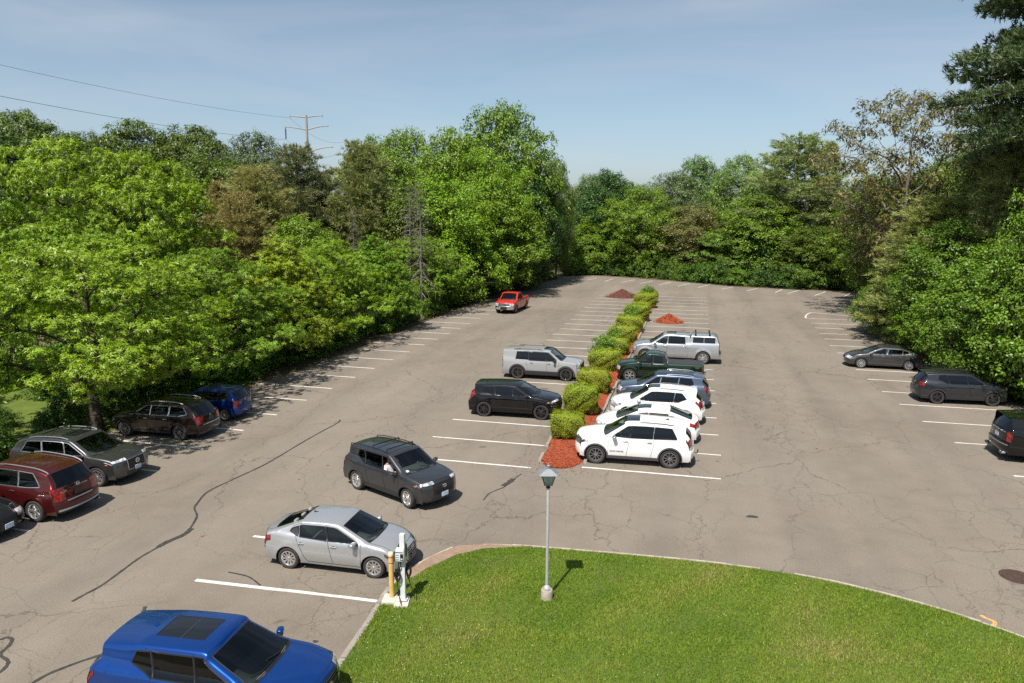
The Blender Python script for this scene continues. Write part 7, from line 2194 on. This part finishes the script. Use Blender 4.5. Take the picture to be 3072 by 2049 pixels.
def build_hedges():
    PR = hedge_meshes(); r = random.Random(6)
    spots = [(-5.22, 31.55, 0.70, 0.60, 1.16, 'first clipped bush at the near end of the mulch bed'), (-5.25, 35.7, 0.84, 0.74, 1.46, 'biggest clipped bush, beside the black suv nose'), (-5.20, 40.3, 0.85, 0.72, 1.28, 'clipped bush between the black and pale grey suvs'),
             (-5.30, 46.3, 0.95, 0.86, 1.28, 'clipped bush facing the green pickup'), (-5.30, 51.9, 1.00, 0.82, 1.12, 'clipped bush facing the silver pickup'), (-5.25, 56.9, 1.04, 0.86, 1.20, 'clipped bush just past the silver pickup'),
             (-5.20, 62.3, 1.06, 1.03, 1.25, 'long clipped bush level with the red mulch heap'), (-5.10, 68.6, 1.09, 1.12, 1.42, 'clipped bush behind the red mulch heap'), (-5.1, 74.2, 0.90, 0.86, 1.0, 'low clipped bush third from the far end of the bed'),
             (-5.0, 78.4, 1.09, 1.03, 1.40, 'clipped bush second from the far end of the bed'), (-4.9, 83.0, 0.95, 0.86, 1.25, 'last clipped bush at the far end of the bed')]
    cols = [(.225, .27, .018), (.205, .26, .016), (.24, .27, .02)]
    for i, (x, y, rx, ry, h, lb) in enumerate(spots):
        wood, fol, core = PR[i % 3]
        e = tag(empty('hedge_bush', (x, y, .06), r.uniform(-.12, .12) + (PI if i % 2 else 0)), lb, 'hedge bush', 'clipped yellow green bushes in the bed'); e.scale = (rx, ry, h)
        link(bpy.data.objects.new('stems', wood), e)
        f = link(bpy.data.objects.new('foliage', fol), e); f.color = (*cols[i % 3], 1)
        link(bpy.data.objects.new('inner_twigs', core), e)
    for x, y, h, w, lb in ((-5.75, 48.9, 1.9, 1.9, 'wild green sapling growing between two clipped bushes near the pickups'), (-5.4, 66.0, 1.7, 1.6, 'wild green sapling left of the red mulch heap'), (-4.95, 81.0, 2.1, 1.7, 'wild green sapling rising over the last clipped bushes'), (-5.6, 54.3, 1.6, 1.3, 'small wild sapling poking out of the bushes past the pickups')):
        stand('shrub1', x, y, h, w, (.12, .23, .022), lb, 'sapling', 'sapling', 'wild saplings in the bed', wood_name='stems')
# ------------------------------------------------------------------ street furniture
M_POLE = simple('galvanised_pole', rgb(.43, .44, .44), .45, .25, noise=.08, nscale=8)
M_LANTERN = simple('lantern_frame', rgb(.035, .038, .042), .5, .2)
M_LROOF = simple('lantern_roof', rgb(.24, .26, .285), .5, .35, noise=.1, nscale=9)
def frost():
    t = NT('frosted_pane'); p = t.principled(**{'Base Color': rgb(.42, .50, .48), 'Roughness': .35}); tr = t.n('BsdfTransparent'); tr.inputs['Color'].default_value = rgb(.75, .85, .82)
    m = t.n('MixShader'); m.inputs[0].default_value = .35; t.l(p.outputs[0], m.inputs[1]); t.l(tr.outputs[0], m.inputs[2]); t.surf(m.outputs[0]); return t.mat
M_FROST = frost()
M_WHITE = simple('white_powder_coat', rgb(.62, .635, .64), .45, noise=.06, nscale=6)
M_YELLOW = simple('faded_yellow_sleeve', rgb(.62, .40, .14), .5, noise=.12, nscale=5)
M_CREAM = simple('cream_cap', rgb(.70, .58, .36), .5)
M_REDTAPE = simple('red_tape', rgb(.45, .07, .03), .5)
M_CABLE = simple('black_cable', rgb(.012, .012, .013), .5)
M_CONCPOLE = simple('weathered_steel', rgb(.30, .27, .24), .7, noise=.15, nscale=2)
M_DKBROWN = simple('brown_pole_wood', rgb(.09, .07, .055), .9, noise=.2, nscale=4)
M_WIRE = simple('wire', rgb(.035, .04, .05), .6)
M_CEMENT = noisy('cement_base', [(.3, rgb(.24, .20, .16)), (.6, rgb(.36, .32, .27)), (.8, rgb(.45, .41, .36))], 8, bump=.2)
M_SCREEN = simple('dark_display', rgb(.02, .018, .018), .25)
M_INK = simple('dark_print', rgb(.03, .03, .035), .6)

def build_lamp():
    t = tag(empty('street_lamp', (-3.40, 17.72, .05), math.radians(14)), 'grey lamp post with a four sided lantern standing on the lawn', 'street lamp')
    mb = MB(); mb.lathe([(.155, -.05), (.155, .26), (.145, .28), (.0005, .285)], 28); mb.build('concrete_base', M_CEMENT, t, True)
    mb = MB(); mb.lathe([(.095, .28), (.10, .31), (.092, .35), (.055, .39), (.040, .41)], 24); mb.box((.07, -.03, .31), (.06, .05, .05)); mb.build('collar', M_POLE, t, True)
    mb = MB(); mb.lathe([(.042, .36), (.040, 1.2), (.036, 3.08), (.033, 3.09)], 20); mb.build('pole', M_POLE, t, True)
    mb = MB(); mb.lathe([(.035, 3.06), (.056, 3.07), (.056, 3.10), (.04, 3.115), (.04, 3.14), (.075, 3.155), (.075, 3.17)], 20); mb.build('neck', M_LANTERN, t, True)
    z0, z1, a, b = 3.17, 3.47, .095, .178
    frame = MB()
    c0 = [(-a, -a), (a, -a), (a, a), (-a, a)]; c1 = [(-b, -b), (b, -b), (b, b), (-b, b)]
    for k in range(4):
        frame.tube([(c0[k][0], c0[k][1], z0), (c1[k][0], c1[k][1], z1)], .012, 4)
        n = (k + 1) % 4
        frame.tube([(c0[k][0], c0[k][1], z0), (c0[n][0], c0[n][1], z0)], .013, 4); frame.tube([(c1[k][0], c1[k][1], z1), (c1[n][0], c1[n][1], z1)], .011, 4)
    frame.box((0, 0, z0 - .004), (.18, .18, .018))
    frame.build('lantern_frame', M_LANTERN, t)
    for k in range(4):
        n = (k + 1) % 4; mb = MB(); s = .965
        mb.add([(c0[k][0] * s, c0[k][1] * s, z0 + .01), (c0[n][0] * s, c0[n][1] * s, z0 + .01), (c1[n][0] * s, c1[n][1] * s, z1 - .01), (c1[k][0] * s, c1[k][1] * s, z1 - .01)], [(0, 1, 2, 3)])
        mb.build('glass_pane', M_FROST, t)
    mb = MB(); mb.blob((0, 0, z0 + .10), (.07, .07, .15), 2.2, 12, 8); mb.build('bulb', M_WHITE, t, True)
    r = MB(); e = .242
    r.add([(-e, -e, z1), (e, -e, z1), (e, e, z1), (-e, e, z1), (-.05, -.05, z1 + .12), (.05, -.05, z1 + .12), (.05, .05, z1 + .12), (-.05, .05, z1 + .12), (-e, -e, z1 - .016), (e, -e, z1 - .016), (e, e, z1 - .016), (-e, e, z1 - .016)],
          [(0, 1, 5, 4), (1, 2, 6, 5), (2, 3, 7, 6), (3, 0, 4, 7), (4, 5, 6, 7), (8, 9, 1, 0), (9, 10, 2, 1), (10, 11, 3, 2), (11, 8, 0, 3), (11, 10, 9, 8)])
    r.build('lantern_roof', M_LROOF, t)
    mb = MB(); mb.lathe([(.055, z1 + .12), (.055, z1 + .145), (.04, z1 + .148), (.04, z1 + .175), (.05, z1 + .18), (.05, z1 + .195), (.022, z1 + .215), (.013, z1 + .222), (.022, z1 + .236), (.015, z1 + .252), (.0005, z1 + .256)], 20)
    mb.build('finial', M_LROOF, t, True)

def build_charger():
    pad = MB(); pad.box((-6.98, 16.58, .062), (.36, .50, .13), rz=.25)
    tag(pad.build('charger_pad', M_CONC), 'cracked white concrete pad under the charging post', 'concrete pad')
    pad = MB(); pad.box((-7.34, 16.62, .07), (.34, .46, .14), rz=.2)
    tag(pad.build('bollard_pad', M_CONC), 'pale concrete pad under the yellow bollard', 'concrete pad')
    t = tag(empty('charging_post', (-6.96, 16.64, .155), math.radians(8)), 'white square post with a vehicle charger and hanging black cables', 'charging post')
    mb = MB(); mb.box((0, 0, .89), (.125, .125, 1.78)); mb.box((0, 0, .012), (.22, .22, .025))
    mb.build('post', M_WHITE, t)
    for bx_, by_ in ((-.085, -.085), (.085, -.085), (.085, .085), (-.085, .085)):
        m = MB(); m.lathe([(.014, .02), (.014, .05), (.0005, .052)], 8, c=(bx_, by_, 0)); m.build('bolt', M_POLE, t)
    m = MB(); m.box((0, 0, 1.785), (.12, .12, .015)); m.build('post_cap', M_WHITE, t)
    m = MB(); m.box((0, -.056, .55), (.07, .004, .09)); m.build('warning_label', M_YELLOW, t)
    def unit(y, s, mat, name):
        m = MB(); m.blob((-.03, y, 1.29), (.23, .13, .36), 6, 20, 10); u = m.build(name, mat, t, True)
        return u
    u = unit(-.13, -1, M_WHITE, 'charger_unit')
    m = MB(); m.box((.025, -.197, 1.25), (.075, .006, .17)); m.build('display', M_SCREEN, u)
    m = MB(); m.box((-.04, -.1965, 1.375), (.19, .005, .018)); m.build('print_strip', M_INK, u)
    m = MB()
    for z in (1.30, 1.24, 1.18): m.box((-.085, -.1965, z), (.07, .004, .012))
    m.build('print_lines', M_SCREEN, u)
    m = MB(); m.box((.025, -.2005, 1.20), (.045, .004, .035)); m.build('card_reader', M_WHITE, u)
    unit(.13, 1, M_SCREEN, 'second_charger_unit')
    def cable(pts, name='cable'):
        m = MB(); m.tube(smooth_line(pts, 6), .013, 6); m.build(name, M_CABLE, t, True)
    cable([(-.02, -.12, 1.12), (-.04, -.12, .95), (-.10, -.10, .80), (-.12, -.10, .55), (-.10, -.12, .25), (-.02, -.22, .02), (.02, -.30, .0)])
    cable([(-.06, -.12, 1.12), (-.10, -.11, .9), (-.16, -.10, .78), (-.13, -.12, .70), (-.08, -.11, .78), (-.11, -.11, .86)])
    cable([(.08, .10, 1.05), (.14, .10, .95), (.20, .08, .78), (.17, .08, .62), (.10, .09, .58), (.08, .09, .7), (.13, .09, .92)])
    cable([(.08, .08, .9), (.16, .06, .85), (.19, .05, .72), (.14, .05, .55), (.22, .02, .30), (.30, -.02, .05)])
    for k in range(3):
        a = .03 * k
        cable([(-.10 + a * .2, -.085 - a, .86), (-.15 - a * .3, -.09 - a, .72), (-.10, -.10 - a, .60 - a), (-.05 + a * .3, -.09 - a, .72), (-.09, -.085 - a, .85)], 'coiled_cable')
        cable([(.10, .085 - a, .90), (.17 + a * .4, .07 - a, .78), (.14, .07 - a, .62 - a), (.08, .08 - a, .75), (.10, .085 - a, .89)], 'coiled_cable')
    m = MB(); m.blob((-.10, -.11, .86), (.06, .07, .16), 3, 10, 8, Matrix.Rotation(.4, 3, 'Y')); m.build('plug', M_CABLE, t, True)
    b = tag(empty('bollard', (-7.31, 16.70, .13)), 'faded yellow bollard with two red bands next to the charging post', 'bollard')
    m = MB(); m.lathe([(.066, 0), (.066, 1.16)], 24); m.build('sleeve', M_YELLOW, b, True)
    m = MB(); m.lathe([(.070, 1.16), (.070, 1.20), (.062, 1.235), (.04, 1.255), (.0005, 1.262)], 24); m.build('cap', M_CREAM, b, True)
    for z in (1.13, .97):
        m = MB(); m.lathe([(.066, z - .012), (.0685, z - .012), (.0685, z + .012), (.066, z + .012)], 24); m.build('red_band', M_REDTAPE, b, True)

def wire(pts, r, name, label, sag, seg=40, group=None):
    (a, b) = pts; a = np.array(a, float); b = np.array(b, float); P = []
    for k in range(seg + 1):
        t = k / seg; p = a + (b - a) * t; p[2] -= sag * 4 * t * (1 - t); P.append(tuple(p))
    m = MB(); m.tube(P, r, 5); o = m.build(name, M_WIRE); tag(o, label, 'power line', group)

def build_utilities():
    px, py = -101.7, 185
    t = tag(empty('power_pole', (px, py, 0)), 'tall tapered steel power pole with curved arms above the trees', 'power pole')
    m = MB(); m.tube([(0, 0, 0), (0, 0, 20), (0, 0, 34.2)], [.62, .42, .28], 12); m.build('pole', M_CONCPOLE, t, True)
    d = np.array([.97, .24])
    def arm(z, s, L, up):
        m = MB(); pts = [(s * L * u * d[0], s * L * u * d[1], z + up * math.sin(u * PI / 2) ** 1.0) for u in np.linspace(0, 1, 8)]
        m.tube(pts, [.18 - .07 * u for u in np.linspace(0, 1, 8)], 8); m.lathe([(.14, -.2), (.18, 0), (.14, .2)], 10, c=pts[-1]); m.build('arm', M_CONCPOLE, t, True)
        return pts[-1]
    ends = {}
    for key, z, s, L, up in (('tl', 33.6, -1, 4.3, .25), ('tr', 33.6, 1, 4.3, .4), ('ml', 30.4, -1, 5.6, .7), ('mr', 30.4, 1, 5.6, 1.0), ('ll', 24.7, -1, 6.0, .8), ('lr', 24.7, 1, 6.6, 1.3), ('br', 18.6, 1, 6.2, 1.1)):
        ends[key] = arm(z, s, L, up)
    ins = {}
    for key in ('ml', 'll'):
        e = ends[key]; m = MB(); prof = []
        for k in range(10):
            z = -.35 - .28 * k; prof += [(.10, z), (.24, z - .08), (.24, z - .12), (.10, z - .18)]
        m.lathe(prof, 10, c=e); m.build('insulator', M_WIRE, t, True); ins[key] = (e[0], e[1], e[2] - 3.2)
    for key in ('mr', 'lr', 'br', 'tl', 'tr'): ins[key] = (ends[key][0], ends[key][1], ends[key][2] - .4)
    def W(key): q = ins[key]; return (px + q[0], py + q[1], q[2])
    wire((W('tl'), (-103.1, 88, 31.3)), .026, 'power_line', 'upper thin power line running from the pole to the frame edge', 1.0, group='power lines of the steel pole')
    wire((W('ml'), (-94.4, 80, 25.4)), .032, 'power_line', 'lower thick power line dipping behind the locust tree tops', 1.0, group='power lines of the steel pole')
    wire((W('tl'), (-111, 230, 31.9)), .026, 'power_line', 'upper power line dropping from the pole toward the olive pine', 3.0, group='power lines of the steel pole')
    wire((W('ml'), (-116, 230, 27.5)), .032, 'power_line', 'lower power line dropping from the pole behind the olive pine', 2.5, group='power lines of the steel pole')
    wire((W('br'), (-117.5, 230, 21.3)), .028, 'power_line', 'lowest short power line glimpsed in the gap beside the pine', 1.5, group='power lines of the steel pole')
    u = tag(empty('utility_pole', (-22.4, 128, 0)), 'brown wooden utility pole between the two woods', 'utility pole')
    m = MB(); m.tube([(0, 0, 0), (0, 0, 9.6)], [.16, .11], 8); m.build('pole', M_DKBROWN, u, True)
    m = MB(); m.box((0, 0, 9.0), (2.2, .12, .14)); m.build('crossarm', M_DKBROWN, u)
    m = MB(); m.lathe([(.18, 7.3), (.2, 7.35), (.2, 8.1), (.18, 8.15)], 10, c=(.3, 0, 0)); m.build('transformer', M_POLE, u, True)
    wire(((-22.4, 128, 6.6), (5, 150, 6.2)), .035, 'service_wire', 'thin service wire leaving the wooden utility pole', .4)
    # house glimpsed through the far trees
    h = tag(empty('house', (-8.2, 148, 0), .15), 'pale house with a blue gable half hidden behind the far trees', 'house')
    m = MB(); m.box((0, 0, 2.2), (11, 7, 4.4)); m.build('wall', simple('pale_siding', rgb(.50, .50, .48), .8, noise=.08, nscale=2), h)
    m = MB(); m.add([(-6, -4, 4.4), (6, -4, 4.4), (6, 4, 4.4), (-6, 4, 4.4), (-6, 0, 7.2), (6, 0, 7.2)], [(0, 1, 5, 4), (2, 3, 4, 5), (3, 0, 4), (1, 2, 5)]); m.build('roof', simple('roof_shingle', rgb(.16, .12, .11), .9, noise=.2, nscale=3), h)
    m = MB(); m.add([(-2.2, -4.1, 3.6), (2.2, -4.1, 3.6), (0, -4.1, 6.2), (-2.2, -3.0, 3.6), (2.2, -3.0, 3.6), (0, -3.0, 6.2)], [(0, 1, 2), (1, 4, 5, 2), (0, 2, 5, 3)]); m.build('gable', simple('blue_siding', rgb(.16, .26, .42), .7), h)
    for x in (-3.6, 3.4):
        w = MB(); w.box((x, -3.53, 2.3), (1.3, .08, 1.5)); wo = w.build('window', M_WHITE, h)
        w = MB(); w.box((x, -3.585, 2.3), (1.06, .04, 1.24)); w.build('pane', M_SUNROOF, wo)

def build_litter():
    r = np.random.default_rng(12); X = []; Y = []
    P = np.array(LOT)
    for i in range(2, len(P) - 3):
        a, b = P[i], P[i + 1]; L = np.hypot(*(b - a)); n = int(L * (26 if i < 20 else 10))
        t = r.uniform(0, 1, n); nx, ny = -(b - a)[1] / L, (b - a)[0] / L
        off = np.abs(r.normal(0, .55, n)) - .45
        X.append(a[0] + (b - a)[0] * t - nx * off); Y.append(a[1] + (b - a)[1] * t - ny * off)
    X = np.concatenate(X); Y = np.concatenate(Y)
    m1 = noisy('dry_leaves', [(.3, rgb(.10, .055, .028)), (.5, rgb(.19, .115, .06)), (.7, rgb(.30, .21, .12))], 30)
    o = chips('fallen_leaves', X, Y, np.full(len(X), .012), r, [m1], (.06, .16)); tag(o, 'dry tan fallen leaves lying along the edges of the lot', 'fallen leaves', kind='stuff')
    mb = MB(); n = 0
    for (x, y) in ((-14.6, 18.9), (5.4, 33.0), (3.6, 34.2), (8.8, 20.6), (-13.9, 25.8), (1.2, 30.2)):
        n += 1; m = MB(); s = .07; m.add([(x - s, y, .01), (x, y - s * .6, .02), (x + s, y, .012), (x, y + s * .7, .03)], [(0, 1, 2, 3)]); tag(m.build('dry_leaf', m1), 'single dry leaf blown out onto the open asphalt', 'leaf', 'stray leaves on the asphalt')
# ------------------------------------------------------------------ build
random.seed(3)
build_ground()
build_lawn()
build_bed()
mulch_pile(-8.2, 87.2, 1.95, 1.7, .92, M_MULCHBROWN, 'big brown mulch heap at the far end of the bed', 5)
mulch_pile(-2.2, 68.6, 1.25, 1.2, .78, M_MULCH, 'small red mulch heap on an empty right hand bay', 6)
build_planting()
build_hedges()
build_utilities()
build_litter()
build_fleet()
build_lamp()
build_charger()
bpy.context.view_layer.update()
